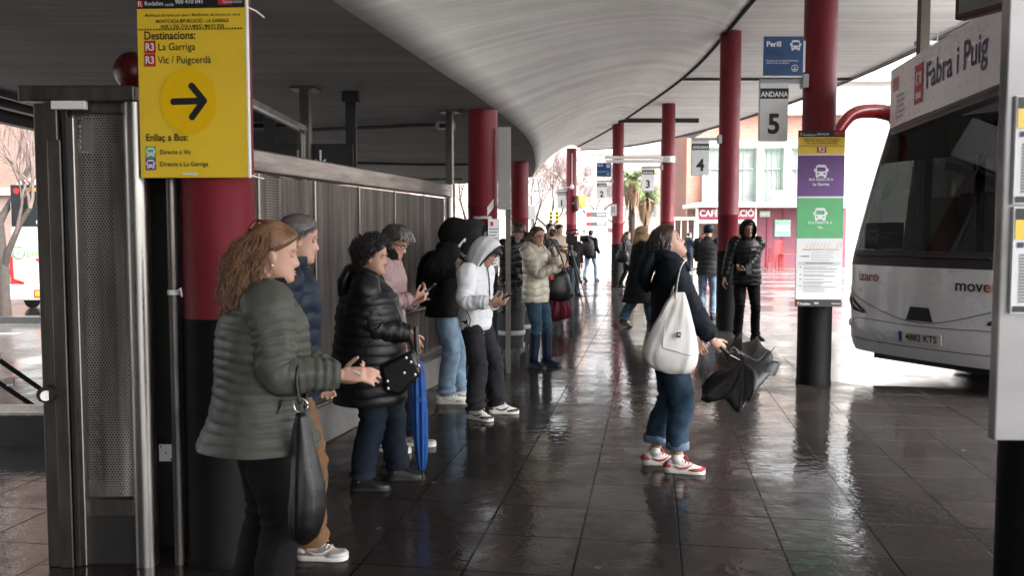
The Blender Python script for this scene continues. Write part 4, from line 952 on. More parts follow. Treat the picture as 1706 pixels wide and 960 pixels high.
# ------------------------------------------------------------------ hanging white station board
p0, p1 = V((4.08, 9.5, 0)), V((3.62, 6.1, 0)); d = (p1 - p0); LEN = d.length; ang = atan2(d.y, d.x)
t = empty('station_board', (p0 + p1) / 2 + V((0, 0, 3.05)), 0, 'long white hanging station name board in front of the coach windscreen', 'sign')
M = Matrix.Translation((0, 0, 0)) @ face_cam((0, 0, 0), ang)
h = .62; mb = MB(); mb.box((0, 0, -.09), (LEN, h, .18)); mb.build('case', pm('board_white', (.78, .77, .77), .3, var=.03, coat=.4), t, M=M, bevel=.01)
mb = MB(); mb.rect(-LEN/2 + .0, -h/2 - .035, LEN/2, -h/2 - .012, .0, 0); mb.box((0, -h/2 - .05, -.09), (LEN, .05, .15), 0); mb.build('rim', m_black, t, M=M)
mb = MB()
u0 = -LEN/2 + .82; mb.rect(u0, -.18, u0 + .26, .2, .003, 0); mb.rect(u0 + .05, -.0, u0 + .21, .12, .005, 1); mb.rect(u0 + .05, -.13, u0 + .21, -.07, .005, 1); mb.text('R', u0 + .08, .01, .13, 0, None, .007, .03)
mb.text('Fabra i Puig', u0 + .33, -.07, .34, 2, None, .004, .016, 'LEFT', .92)
mb.rect(-LEN/2 + .1, .06, -LEN/2 + .3, .2, .003, 3)
for k, s in enumerate(('Ajuntament', 'de Barcelona', 'Generalitat', 'de Catalunya', 'Transports')): mb.text(s, -LEN/2 + .22, -.02 - .055 * k, .058, 4, None, .003, .008)
mb.build('lettering', [m_redprint, m_white, m_navy, pm('pale_red', (.5, .18, .15), .5), m_ink], t, M=M, smooth='keep')
mb = MB(); q = P(1497, 60, 8.6)
for f in (.22, .8):
    q = p0.lerp(p1, f); mb = MB(); mb.box((q.x + .09 - t.location.x, q.y - t.location.y, (Z1 - 3.36) / 2 + .31 + .004), (.09, .09, Z1 - 3.36)); mb.build('hanger', pm('bronze_paint', (.09, .065, .045), .5, var=.2), t)
t = empty('hanging_display', P(1640, 6, 5.2), 0, 'dark framed display hanging under the canopy at the top right', 'display')
M = face_cam((0, 0, 0), -1.15); mb = MB(); mb.box((0.3, .2, -.04), (1.0, .5, .08)); mb.build('case', pm('display_frame', (.05, .012, .012), .4), t, M=M, bevel=.008); mb = MB(); mb.rect(-.17, -.02, .77, .42, .003); mb.build('screen', pm('display_glass', (.16, .155, .15), .3), t, M=M, smooth='keep'); mb = MB(); mb.box((.3, .45 + (Z1 - 3.4) / 2, -.04), (.06, Z1 - 3.4 - .0, .05)); mb.build('hanger', m_black, t, M=M)
q = P(1546, 73, 9.9); t = empty('flood_light', q, 0, 'small floodlight under the canopy edge above the station board', 'lamp'); mb = MB(); mb.box((0, 0, 0), (.3, .14, .06), 0, .5); mb.build('housing', m_grey, t, bevel=.01); mb = MB(); mb.tube([(-.1, 0, .03), (-.1, 0, .12), (.1, 0, .12), (.1, 0, .03)], .012, 6); mb.tube([(0, 0, .12), (0, 0, Z1 - q.z)], .012, 6); mb.build('bracket', m_grey, t)

# ------------------------------------------------------------------ timetable panel at the right edge (near column)
t = empty('timetable_panel', (1.60, 2.44, 0), 0, 'tall grey timetable panel at the right picture edge with two printed timetables', 'panel')
Yp = 2.40; a = P(1657, 735, Yp); x0 = a.x; z0 = a.z
M = face_cam((x0 - 1.60, Yp - 2.44, 0), 0)
def greypanel():
    m, nt, b, tc = base('clouded_panel'); o = tc.outputs['Object']
    n = tex_noise(nt, mapping(nt, o, (.6, 2.2, 1)), 1.3, 3, .5); sx = nt.nodes.new('ShaderNodeSeparateXYZ'); nt.links.new(o, sx.inputs[0])
    nt.links.new(ramp(nt, n, [(.35, (.22, .21, .215)), (.65, (.36, .345, .35))]), b.inputs['Base Color']); b.inputs['Roughness'].default_value = .18; b.inputs['Coat Weight'].default_value = .6; return m
mb = MB(); mb.box((.35, (z0 + 3.4) / 2, -.02), (.70, 3.4 - z0, .04)); mb.build('board', greypanel(), t, M=M, bevel=.004)
for k, (py0, py1) in enumerate(((160, 340), (345, 522))):
    zc0, zc1 = P(1690, py1, Yp).z, P(1690, py0, Yp).z; xo = P(1685 + 2 * k, 300, Yp).x - x0
    mb = MB(); mb.box((xo + .13, (zc0 + zc1) / 2, .006), (.26, zc1 - zc0, .012)); hh = zc1 - zc0; Z = .014
    mb.rect(xo + .004, zc1 - hh * .12, xo + .256, zc1 - .004, Z, 1); mb.rect(xo + .004, zc1 - hh * .30, xo + .256, zc1 - hh * .12, Z, 2); mb.text('R3', xo + .03, zc1 - hh * .25, .045, 3, None, Z + .002, .02); mb.rect(xo + .012, zc1 - hh*.38, xo + .03, zc1 - hh*.33, Z, 4); mb.rect(xo + .04, zc1 - hh*.37, xo + .2, zc1 - hh*.345, Z, 5)
    for r in range(16):
        for c in range(4): mb.rect(xo + .02 + .06 * c, zc1 - hh * (.44 + .029 * r) - .006, xo + .06 + .06 * c, zc1 - hh * (.44 + .029 * r), Z, 5)
    mb.rect(xo + .004, zc0 + .004, xo + .256, zc0 + hh * .07, Z, 1)
    mb.build('printed_timetable', [m_paper, m_inkb, m_yellow2, m_redprint, m_navy, m_ink], t, M=M, smooth='keep')

# ------------------------------------------------------------------ the big coach
BC = V((4.29, 9.13, 0)); BA = radians(64)
bus = empty('silver_coach', BC + V((0, 0, -.06)), atan2(-cos(BA), -sin(BA)), 'big silver coach with dark windscreen waiting at the bay on the right', 'coach')
m_silver = pm('silver_paint', (.66, .66, .675), .3, metal=.1, var=.03, scale=2, coat=.7, bmp=.03, bscale=6)
m_wind = glass('windscreen_glass', (.13, .145, .14), .32, .015, 1.5)
HW = 1.25
def plan(z):
    r = 0 if z < 1.25 else .62 * ((z - 1.25) / 1.75) ** 1.15
    r += .06 * max(0, (.55 - z) / .25) ** 2 if z < .55 else 0
    return r
def front_pt(t, z, k=0.):
    """t in -1..1 across the nose"""
    a = abs(t); y = t * HW
    x = -plan(z) - .12 * a ** 2 - .22 * a ** 8 + k
    y = HW * (a - .06 * a ** 8) * (1 if t > 0 else -1)
    return V((x, y, z + .06))
TN = [-1 + 2 * i / 32 for i in range(33)]
def outline(z, front=True):
    f = [front_pt(t, z) for t in TN]; x = f[0].x
    ys = HW * .94
    sx = [-1.2 - plan(z) * .4, -2.5, -4.5, -6.5, -8.5, -10.5, -12.2]
    R = [V((s, HW, z + .06)) for s in sx]; Lft = [V((s, -HW, z + .06)) for s in reversed(sx)]
    return f + R + Lft
def zdip(t): return 1.255 + .075 * abs(t) ** 2       # lower edge of the windscreen curves up to the sides
zs = [.26, .30, .36, .45, .55, .68, .82, .98, 1.12, 1.25]
mb = MB(); mb.rings([[tuple(p) for p in outline(z)] for z in zs], 0, (True, False)); mb.build('body', m_silver, bus, 45)
mb = MB(); zs2 = [2.98, 3.06, 3.2, 3.3, 3.36]; ins = [0, .0, .03, .09, .25]
mb.rings([[tuple(V((p.x * 1 - i * 0.6 * (1 if p.x > -3 else -.3), p.y * (1 - i / HW), p.z))) for p in outline(z)] for z, i in zip(zs2, ins)], 0, (False, True)); mb.build('roof', m_silver, bus, 45)
zg = [1.25, 1.45, 1.7, 2.0, 2.3, 2.6, 2.85, 2.98]
R0 = [[tuple(front_pt(t, z)) for t in TN] for z in zg]
mb = MB(); mb.rings(R0, 0, closed=False); mb.build('windscreen', m_wind, bus, 180)
# side walls between the waist and the roof: glass with dark pillars
for s, nm in ((1, 1), (-1, -1)):
    mb = MB()
    R1 = []
    for z in zg:
        f = front_pt(s, z); R1.append([tuple(f)] + [(x, s * HW, z + .06) for x in (-1.2 - plan(z) * .4, -2.5, -4.5, -6.5, -8.5, -10.5, -12.2)])
    for c in range(7):
        mb = MB(); mb.rings([[r[c], r[c + 1]] for r in R1], 0, closed=False); mb.build('side_window', glass('cab_side_glass', (.75, .77, .77), .4) if c < 1 else glass('side_glass', (.05, .052, .052), .4), bus, 180)
    for x in (-1.35, -2.6, -4.5, -6.5, -8.5, -10.5, -12.15):
        mb = MB(); mb.box((x - .25 if x == -1.35 else x, s * (HW - .03), 2.15), (.1, .04, 1.8)); mb.build('pillar', m_black, bus)
mb = MB(); R1 = []
for k, (t0, t1) in enumerate(((-1.0, -.93), (.93, 1.0))):
    mb.rings([[tuple(front_pt(t0, z, .008)), tuple(front_pt((t0 + t1) / 2, z, .012)), tuple(front_pt(t1, z, .008))] for z in zg], 0, closed=False)
mb.build('pillar', m_black, bus, 180)
mb = MB(); mb.rings([[tuple(front_pt(t, z if z > 1.3 else 1.252, .006)) for t in TN] for z in (1.252, 1.33, 1.42)], 0, closed=False); mb.build('windscreen_border', m_black, bus, 180)
mb = MB(); mb.rings([[tuple(front_pt(t, z, .006)) for t in TN] for z in (2.86, 2.98)], 0, closed=False); mb.build('windscreen_border', m_black, bus, 180)
mb = MB(); mb.rings([[tuple(front_pt(t, z, -.03)) for t in TN] for z in (2.42, 2.6, 2.85)], 0, closed=False); mb.build('sun_blind', pm('blind', (.05, .055, .055), .5), bus, 180)
# inside
mb = MB(); mb.box((-6.8, 0, .8), (11, 2.2, .06)); mb.box((-12.1, 0, 2.2), (.06, 2.3, 1.9)); mb.box((-6.5, 0, 3.0), (11.4, 2.3, .04)); mb.build('cabin', pm('cabin_dark', (.03, .03, .032), .8), bus)
mb = MB(); mb.rings([[tuple(front_pt(t, z, k)) for t in TN] for z, k in ((1.2, -.06), (1.34, -.1), (1.42, -.35), (1.38, -.9), (1.0, -.95))], 0, closed=False); mb.build('dashboard', pm('dash_black', (.02, .02, .021), .6), bus, 40)
mb = MB(); mb.lathe([(.2, -.015), (.225, 0), (.2, .015)], 28); mb.box((0, 0, 0), (.4, .04, .015)); mb.tube([(0, 0, 0), (0, 0, -.35)], .03, 8)
mb.build('steering_wheel', m_black, bus, 60, M=Matrix.Translation((-1.15, -.1 + .55, 1.58)) @ Matrix.Rotation(-.7, 4, 'Y'))
for x in (-1.9, -3.2, -4.2, -5.2, -6.2, -7.2):
    for y in (-.75, .75, ) if x < -2 else (.5,):
        mb = MB(); mb.box((x, y, 1.3), (.5, .8 if x < -2 else .5, .15)); mb.box((x - .28, y, 1.75), (.14, .8 if x < -2 else .5, 1.0)); mb.build('seat', pm('seat_fabric', (.05, .055, .09), .9), bus, bevel=.04)
mb = MB(); f = front_pt(-.60, 1.44, -.14); mb.box((0, 0, 0), (.012, .44, .3)); mb.build('destination_card', m_purple, bus, M=Matrix.Translation(f + V((-.03, .04, .14))) @ Matrix.Rotation(.25, 4, 'Z'))
mb = MB(); FMX = Matrix(((0, 0, 1, 0), (1, 0, 0, 0), (0, 1, 0, 0), (0, 0, 0, 1)))
bus_icon(mb, -.13, 0, .13, 0, 1, FMX, .008); mb.text('BUS DIRECTE', -.04, .02, .035, 0, FMX, .008, .01); mb.text('La Garriga', -.04, -.03, .032, 0, FMX, .008, .01)
mb.build('card_lettering', [m_lilac, m_purple], bus, smooth='keep', M=Matrix.Translation(f + V((-.03, .04, .14))) @ Matrix.Rotation(.25, 4, 'Z'))
def on_front(u, z, k=.006):
    """frame on the nose: x across, y up, z out"""
    p = front_pt(u, z, k); e = .02; a = front_pt(u + e, z, k) - front_pt(u - e, z, k); b = front_pt(u, z + e, k) - front_pt(u, z - e, k)
    x = a.normalized(); n = x.cross(b).normalized(); y = n.cross(x)
    return Matrix(((x.x, y.x, n.x, p.x), (x.y, y.y, n.y, p.y), (x.z, y.z, n.z, p.z), (0, 0, 0, 1)))
def strip(name, pts, w, m, k=.004):
    """a line lying on the nose through (u, z) points"""
    pts = catmull([V((a, b, 0)) for a, b in pts], 8); mb = MB(); mb.tube([front_pt(p.x, p.y, k) for p in pts], w, 6); return mb.build(name, m, bus, 60)
m_gap = pm('panel_gap', (.05, .05, .052), .6)
strip('panel_seam', [(-.985, 1.16), (-.93, 1.0), (-.72, .88), (-.4, .75), (-.12, .675), (.12, .675), (.4, .75), (.72, .88), (.93, 1.0), (.985, 1.16)], .004, m_gap)
strip('panel_seam', [(-.86, .30), (-.84, .5), (-.78, .62), (-.6, .645), (-.2, .63), (.2, .63), (.6, .645), (.78, .62), (.84, .5), (.86, .30)], .0035, m_gap)
strip('bumper_lip', [(-.97, .42), (-.5, .40), (0, .395), (.5, .40), (.97, .42)], .004, m_gap)
for s in (-1, 1):
    def patch(name, poly, m, k=.008, n=6):
        """a filled shape lying on the nose"""
        mb = MB(); R2 = []
        for i in range(n + 1):
            f = i / n; (u0, zl, zh) = [poly[0][c] + (poly[1][c] - poly[0][c]) * f for c in range(3)]
            R2.append([tuple(front_pt(s * u0, zl + (zh - zl) * g, k + .012 * sin(pi * g))) for g in (0, .25, .5, .75, 1)])
        mb.rings(R2, 0, closed=False); return mb.build(name, m, bus, 180)
    patch('headlight', ((.985, .76, .99), (.60, .70, .735)), m_dkglass)
    hl = patch('headlight_lamp', ((.95, .80, .93), (.84, .77, .86)), pm('lamp_chrome', (.6, .6, .6), .15, metal=1), .022)
    mb = MB(); f = on_front(s * .965, .56, .01); mb.lathe([(.05, 0), (.045, .015), (.03, .01)], 18); mb.build('fog_lamp', m_dkglass, bus, 50, M=f)
mb = MB(); mb.poly([(-.16, -.06), (.16, -.06), (.11, .085), (-.11, .085)], .004, 0); mb.prism([(-.16, -.06), (.16, -.06), (.11, .085), (-.11, .085)], .012, 0, None, -.01); mb.build('hook_cover', m_black, bus, M=on_front(0, .745))
pl = MB(); pl.box((0, 0, 0), (.52, .115, .012)); plate = pl.build('number_plate', pm('plate_white', (.50, .49, .46), .5), bus, M=on_front(0.02, .505, .02), bevel=.004)
mb = MB(); mb.rect(-.258, -.055, -.215, .055, .008, 1); mb.text('4882 KTS', .02, -.032, .098, 0, None, .008, .022, 'CENTER', .98); mb.build('lettering', [m_inkb, pm('plate_blue', (.02, .06, .3), .4)], plate, smooth='keep')
def curved_text(s, u, z, size, mats, name='lettering', spans=None):
    mb = MB(); mb.text(s, 0, 0, size, 0, None, .0, .012)
    out = MB(); n = len(mb.v)
    vs = []
    for x, y, _ in mb.v:
        uu = u + x / HW; vs.append(tuple(front_pt(uu, z + y, .007)))
    mi = [0] * len(mb.f)
    if spans:
        for i, f in enumerate(mb.f):
            cx = sum(mb.v[j][0] for j in f) / len(f)
            mi[i] = 1 if cx > spans else 0
    out.v, out.f, out.m = vs, mb.f, mi
    return out.build(name, mats, bus, smooth='keep')
m_logo = pm('crimson_logo', (.30, .02, .03), .4); m_logo2 = pm('orange_logo', (.62, .10, .05), .4)
curved_text('izaro', -.70, 1.075, .16, [m_logo])
curved_text('movento', .32, 1.03, .165, [m_inkb, m_logo2], spans=.335)
# wipers, mirror arms, wheels
mb = MB(); mb.tube([front_pt(.36, 2.8, -.02), front_pt(.24, 2.05, -.02)], .008, 6); mb.build('blind_cord', m_grey, bus)
for u0, u1, z1 in ((-.75, -.1, 1.37), (-.05, .6, 1.36)):
    mb = MB(); mb.tube([front_pt(u0, 1.36, .03), front_pt((u0 + u1) / 2, (1.36 + z1) / 2, .035), front_pt(u1, z1, .025)], .011, 6); mb.build('wiper', m_grey if z1 > 2 else m_black, bus, 60)
m_mirror = pm('red_mirror_paint', (.30, .02, .022), .3, coat=.6)
for s in (-1, 1):
    b0 = front_pt(s * .93, 3.02, -.05); arm = catmull([b0, b0 + V((.30, s * .06, .04)), b0 + V((.62, s * .12, -.02)), b0 + V((.84, s * .17, -.30))], 8)
    mb = MB(); mb.tube(arm, [(.10 - .04 * i / len(arm), .075 - .02 * i / len(arm)) for i in range(len(arm))], 14); ma = mb.build('mirror_arm', m_mirror, bus, 60)
    mb = MB(); e = arm[-1]; mb.ell(e + V((0, 0, -.22)), (.09, .13, .26), 16, 10); mb.build('mirror', m_black, ma, 60)
for x in (-2.6, -9.2):
    for s in (-1, 1):
        mb = MB(); mb.cyl((x, s * (HW - .32), .5), (x, s * (HW + .004), .5), .5, n=32); w = mb.build('wheel', m_rubber, bus, 50); mb = MB(); mb.cyl((x, s * (HW - .02), .5), (x, s * (HW + .01), .5), .28, n=24); mb.build('hub', m_grey, w, 50)
mb = MB(); mb.box((-6.3, 0, .33), (11.4, 2.2, .3)); mb.build('underbody', m_black, bus); mb = MB(); mb.box((-.75, -.98, .24), (.3, .1, .1)); mb.build('tow_cover', m_black, bus)
# ------------------------------------------------------------------ people
def skin(name, c):
    m = pm(name, c, .5, var=.10, scale=14, bmp=.08, bscale=120); b = m.node_tree.nodes['Principled BSDF']
    b.inputs['Subsurface Weight'].default_value = .06; b.inputs['Subsurface Radius'].default_value = (.5, .2, .1); b.inputs['Subsurface Scale'].default_value = .01; return m
SK_A = skin('skin_fair', (.47, .27, .20)); SK_B = skin('skin_olive', (.36, .20, .14)); SK_C = skin('skin_dark', (.10, .055, .038))
m_eyew = pm('eye_white', (.6, .58, .56), .2); m_iris = pm('iris_dark', (.02, .014, .01), .15); m_brow = pm('eyebrow', (.03, .02, .015), .9); m_lip = pm('lips', (.36, .13, .11), .45)
def cloth(name, c, rough=.8, var=.18, scale=9, bmp=.25, bscale=90, sheen=.0, **k):
    k.setdefault('spec', .2); return pm(name, c, rough, 0, var, scale, bmp * 1.5, bscale, sheen=sheen, **k)
def hairmat(name, c): return pm(name, c, .42, 0, .35, 5, .3, 12, stretch=(6, 6, 1), spec=.6)
H_BLK = hairmat('hair_black', (.010, .008, .007)); H_BRN = hairmat('hair_brown', (.045, .024, .014)); H_AUB = hairmat('hair_auburn', (.12, .052, .022)); H_GRY = hairmat('hair_grey', (.15, .14, .135)); H_DGR = hairmat('hair_dark_grey', (.05, .046, .043)); H_LGT = hairmat('hair_auburn_light', (.19, .095, .042))

HZ = [-.118, -.108, -.09, -.07, -.05, -.035, -.02, 0, .02, .04, .06, .08, .1, .113, .118]
HF = [.045, .072, .081, .079, .077, .076, .078, .079, .083, .086, .084, .074, .052, .022, .004]
HB = [-.005, -.012, -.035, -.058, -.072, -.08, -.087, -.094, -.098, -.1, -.098, -.088, -.066, -.034, -.006]
HWD = [.018, .034, .046, .053, .058, .061, .065, .070, .073, .075, .074, .067, .05, .024, .004]
def g(x, s): return exp(-(x / s) ** 2)
def hsurf(z, a, off=0., feat=True):
    f, b, w = sinterp(HZ, HF, z), sinterp(HZ, HB, z), sinterp(HZ, HWD, z)
    cx = (f + b) / 2 + .004; c, s_ = cos(a), sin(a); e = 2 / 2.25
    cc, ss = math.copysign(abs(c) ** e, c), math.copysign(abs(s_) ** e, s_)
    x = cx + (f - cx if c > 0 else cx - b) * cc; y = w * ss
    if feat and c > 0:
        fr = c ** .5
        nose = .030 * g(y, .0125) * (interp([-.052, -.040, -.030, .0, .026], [0, .82, 1., .42, 0.02], z))
        alar = .010 * g(abs(y) - .014, .009) * g(z + .037, .011)
        sock = -.010 * g(abs(y) - .032, .015) * g(z - .004, .013)
        brow = .005 * g(abs(y) - .03, .025) * g(z - .024, .009)
        lips = .007 * g(y, .020) * (g(z + .062, .006) + g(z + .074, .007)) - .004 * g(y, .024) * g(z + .068, .0025)
        chin = .006 * g(y, .022) * g(z + .1, .012); cheek = .004 * g(abs(y) - .042, .014) * g(z + .022, .02)
        x += fr * (nose + alar + sock + brow + lips + chin + cheek)
    n = V((x - cx, y, (z - .02) * .6)); n = n.normalized() if n.length > 1e-6 else V((0, 0, 1))
    if z > .1: n = (n + V((0, 0, (z - .1) * 40))).normalized()
    return V((x, y, z)) + n * off
def ik(a, b, l1, l2, pole):
    d = b - a; L = min(d.length, (l1 + l2) * .999); u = d.normalized(); b = a + u * L
    x = (l1 * l1 - l2 * l2 + L * L) / (2 * L); h = sqrt(max(0, l1 * l1 - x * x))
    p = V(pole); p = p - u * p.dot(u); p = p.normalized() if p.length > 1e-5 else u.orthogonal()
    return a + u * x + p * h, b

class Person:
    def __init__(s, label, X, Y, phi, H=1.7, girth=1., lean=0., head=(0, 0, 0), sk=None, vox=.008, group=None, female=False, z0=0., slouch=0., seed=1, sho=1.):
        s.label, s.loc, s.phi, s.H, s.k, s.g = label, V((X, Y, z0)), radians(phi), H, H / 1.7, girth
        s.lean, s.head, s.sk, s.vox, s.group, s.f, s.sl, s.seed = radians(lean), [radians(q) for q in head], sk or SK_A, vox, group, female, slouch, seed
        s.T = Matrix.Translation(s.loc) @ Matrix.Rotation(s.phi, 4, 'Z'); s.Ti = s.T.inverted()
        k = s.k; s.sw = (.155 if female else .175) * k * sho
        s.neck = s.sp(1.49 * k)
        s.HM = Matrix.Translation(s.neck + V((.008, 0, .0))) @ Matrix.Rotation(s.head[1], 4, 'Z') @ Matrix.Rotation(s.head[0], 4, 'Y') @ Matrix.Rotation(s.head[2], 4, 'X') @ Matrix.Translation((.018, 0, .094)) @ Matrix.Scale(1.0 * (.5 + .5 * k), 4)
        s.shd = {e: s.sp(1.395 * k) + V((-.01, e * s.sw, 0)) for e in (-1, 1)}
        s.hipj = {e: s.sp(.90 * k) + V((0, e * .088 * k, 0)) for e in (-1, 1)}
        s.arm, s.leg, s.hand = {}, {}, {}
        for e in (-1, 1):
            s.set_arm(e, s.shd[e] + V((.04, e * .06, -.52 * k))); s.set_leg(e, (0, e * .10))
        s.body = None; s.rnd = random.Random(seed)
    def sp(s, z):
        k = s.k; zz = z - .95 * k; x = 0
        if zz > 0: x = sin(s.lean) * zz; z = .95 * k + zz * cos(s.lean)
        if s.sl: x += -s.sl * exp(-((zz - .38 * k) / (.16 * k)) ** 2)
        return V((x, 0, z))
    def w(s, px, py, Y): return s.Ti @ P(px, py, Y)
    def set_arm(s, e, wrist, pole=None, hd=None, pn=None, curl=.5, spread=1., thumb=.5):
        k = s.k; el, wr = ik(s.shd[e], V(wrist), .285 * k, .25 * k, pole if pole is not None else (-.5, e * .45, -1))
        s.arm[e] = (s.shd[e], el, wr); d = V(hd).normalized() if hd is not None else (wr - el).normalized()
        n = V(pn) if pn is not None else V((0, -e, 0)); n = (n - d * n.dot(d)); n = n.normalized() if n.length > 1e-4 else d.orthogonal()
        s.hand[e] = (d, n, curl, spread, thumb)
    def set_leg(s, e, xy, lift=0., yaw=None, pitch=0., pole=(1, 0, 0)):
        k = s.k; an = V((xy[0], xy[1], (.085 + lift) * 1))
        L_ = max(.80 * k, (an - s.hipj[e]).length * 1.006); kn, an2 = ik(s.hipj[e], an, .505 * L_, .495 * L_, V(pole) + V((0, e * .12, 0)))
        s.leg[e] = (s.hipj[e], kn, an2); s.footyaw = getattr(s, 'footyaw', {}); s.footyaw[e] = (radians(yaw) if yaw is not None else e * .15, pitch)
    # -- body: one surface
    def hand_mesh(s, mb, e):
        d, n, curl, spread, th = s.hand[e]; wr = s.arm[e][2]; k = .5 + .5 * s.k; k *= .93 if s.f else 1.
        side = d.cross(n) * (1 if e == -1 else -1)      # towards the thumb
        def fr(p): return tuple(p)
        R = []
        for t, a, b in ((-.03, .026, .021), (0, .028, .02), (.03, .036, .019), (.065, .042, .0165), (.088, .041, .0145), (.098, .034, .010)):
            R.append([tuple(wr + d * t * k + side * (a * cos(2*pi*j/12) * k) + n * (b * sin(2*pi*j/12) * k)) for j in range(12)])
        mb.rings(R)
        L = [(.029, [.044, .028, .022]), (.0105, [.049, .031, .024]), (-.009, [.045, .029, .023]), (-.028, [.036, .022, .019])]
        for i, (off, seg) in enumerate(L):
            p = wr + d * .082 * k + side * off * k * 1.02; dd = (d + side * off * 3.5 * spread).normalized(); pts = [p - d * .02]; pts.append(p.copy()); ang = 0
            for j, l in enumerate(seg):
                ang = curl * (.75 + .12 * i) if j == 0 else curl * (1.0 if j == 1 else .7)
                q = Matrix.Rotation(ang, 3, dd.cross(n)); dd = (q @ dd).normalized(); nn = q @ n if j else q @ n
                p = p + dd * l * k; pts.append(p.copy())
            mb.tube(pts, [.0095 * k, .0095 * k, .0088 * k, .0082 * k, .0068 * k], 8)
        p = wr + d * .028 * k + side * .026 * k; dd = (d * .62 + side * .62 + n * (.2 + .55 * th)).normalized(); pts = [p - dd * .02, p]
        for j, l in enumerate((.042, .032, .026)):
            p = p + dd * l * k; pts.append(p.copy()); dd = (dd * .8 + d * .3 - side * .12 * th + n * .16 * th).normalized()
        mb.tube(pts, [.016 * k, .0145 * k, .0115 * k, .0105 * k, .008 * k], 8)
    def make_body(s, ears=True):
        k = s.k; mb = MB(); g_ = s.g
        tz = [.80, .93, 1.08, 1.25, 1.36, 1.42, 1.455]; tr = [(.09, .13), (.095, .14), (.085, .12), (.095, .14), (.085, .15), (.06, .11), (.05, .055)]
        mb.tube([s.sp(z * k) for z in tz], [(a * k * (.8 + .2 * g_), b * k * (.8 + .2 * g_)) for a, b in tr], 16, up=None) if 0 else mb.rings(tube_rings([s.sp(z * k) for z in tz], [(a * k, b * k) for a, b in tr], 16, None, (1, 0, 0)))
        nb, nt = s.sp(1.42 * k), s.HM @ V((-.028, 0, -.05)); fat = .8 + .2 * g_
        mb.tube([nb, nb.lerp(nt, .5), nt], [.058 * fat * k, .052 * fat * k, .054 * fat * k], 14)
        n = 48; rows = 52; R = []
        for i in range(rows + 1):
            z = -.1175 + .2345 * (i / rows); R.append([tuple(hsurf(z, 2 * pi * j / n)) for j in range(n)])
        if g_ > 1.15: R = [[(x, y * (1 + .10 * g(r[0][2] + .07, .04)), z) for x, y, z in r] for r in R]
        mb.rings(R, 0, (True, True), s.HM)
        if ears:
            for e in (-1, 1):
                mb.ell((-.012, e * .071, -.004), (.018, .008, .031), 10, 8, 0, s.HM, Matrix.Rotation(-.25, 4, 'Y') @ Matrix.Rotation(e * .35, 4, 'Z'))
        for e in (-1, 1):
            a, el, wr = s.arm[e]; mb.tube([a, a.lerp(el, .5), el, el.lerp(wr, .4), wr], [.045 * k, .042 * k, .036 * k, .036 * k, .026 * k], 12); s.hand_mesh(mb, e)
            h, kn, an = s.leg[e]; mb.tube([h, h.lerp(kn, .5), kn, kn.lerp(an, .35), an], [.078 * k, .066 * k, .05 * k, .05 * k, .034 * k], 12)
            yw, pt = s.footyaw[e]; fx = V((cos(yw), sin(yw), 0)); mb.tube([an - fx * .03 + V((0, 0, -.03)), an + fx * .05 + V((0, 0, -.04)), an + fx * .13 + V((0, 0, -.055))], [.033, .032, .02], 10)
        tmp = mb.build('tmp', s.sk, None, 180)
        r = tmp.modifiers.new('r', 'REMESH'); r.mode = 'VOXEL'; r.voxel_size = s.vox; r.use_smooth_shade = True
        sm = tmp.modifiers.new('s', 'SMOOTH'); sm.factor = .4; sm.iterations = 2
        dg = bpy.context.evaluated_depsgraph_get(); me = bpy.data.meshes.new_from_object(tmp.evaluated_get(dg)); bpy.data.objects.remove(tmp)
        # eyes, brows, lips: set into the face
        x = MB()
        for e in (-1, 1):
            c = hsurf(.003, 0) ; c = V((.0665, e * .031, .004)); x.ell(c, (.0125, .0135, .0085), 10, 8, 1, s.HM); x.ell(c + V((.0095, 0, -.001)), (.004, .006, .006), 8, 6, 2, s.HM)
            pts = []
            for q in range(6):
                yy = .014 + .034 * q / 5; aa = math.asin(min(.98, yy / .078)); p = hsurf(.0225 + .005 * sin(pi * q / 5), e * aa, .0035); pts.append(s.HM @ p)
            x.tube(pts, [.002, .0034, .0036, .0034, .003, .0015], 6, 3)
            pts = [s.HM @ hsurf(.0105 - .0015 * abs(q - 1.5), e * math.asin((.02 + .008 * q) / .078), .0025) for q in range(4)]; x.tube(pts, .0018, 5, 3)
        for z, w, r_ in ((-.0625, .02, .0036), (-.0735, .018, .0045)):
            pts = [s.HM @ hsurf(z + .002 * abs(q) / 3, math.asin(w * q / 3 / .075), .0005) for q in range(-3, 4)]; x.tube(pts, [r_ * (1 - .24 * abs(q)) for q in range(-3, 4)], 6, 4)
        bm = bmesh.new(); bm.from_mesh(me)
        for f in bm.faces: f.material_index = 0
        vs = [bm.verts.new(v) for v in x.v]
        for f, m in zip(x.f, x.m):
            try: nf = bm.faces.new([vs[i] for i in f]); nf.material_index = m; nf.smooth = True
            except ValueError: pass
        me2 = bpy.data.meshes.new('person'); bm.to_mesh(me2); bm.free(); bpy.data.meshes.remove(me)
        me2.materials.clear()
        for m in (s.sk, m_eyew, m_iris, m_brow, m_lip): me2.materials.append(m)
        me2.polygons.foreach_set('use_smooth', [True] * len(me2.polygons))
        o = bpy.data.objects.new('person', me2); COL.objects.link(o); o.location = s.loc; o.rotation_euler = (0, 0, s.phi)
        tag(o, s.label, 'person', s.group); s.body = o; return o
    def part(s, mb, name, mats, smooth=180, **k): return mb.build(name, mats, s.body, smooth, **k)
    # -- clothes
    def folds(s, amp, fx=4., fz=14., seed=0.):
        o = s.seed * 3.7 + seed
        return lambda t, a: amp * (noise.noise((cos(a) * fx * .35 + o, sin(a) * fx * .35, t * fz)) + .5 * noise.noise((cos(a) * fx + o, sin(a) * fx, t * fz * 2.1)))
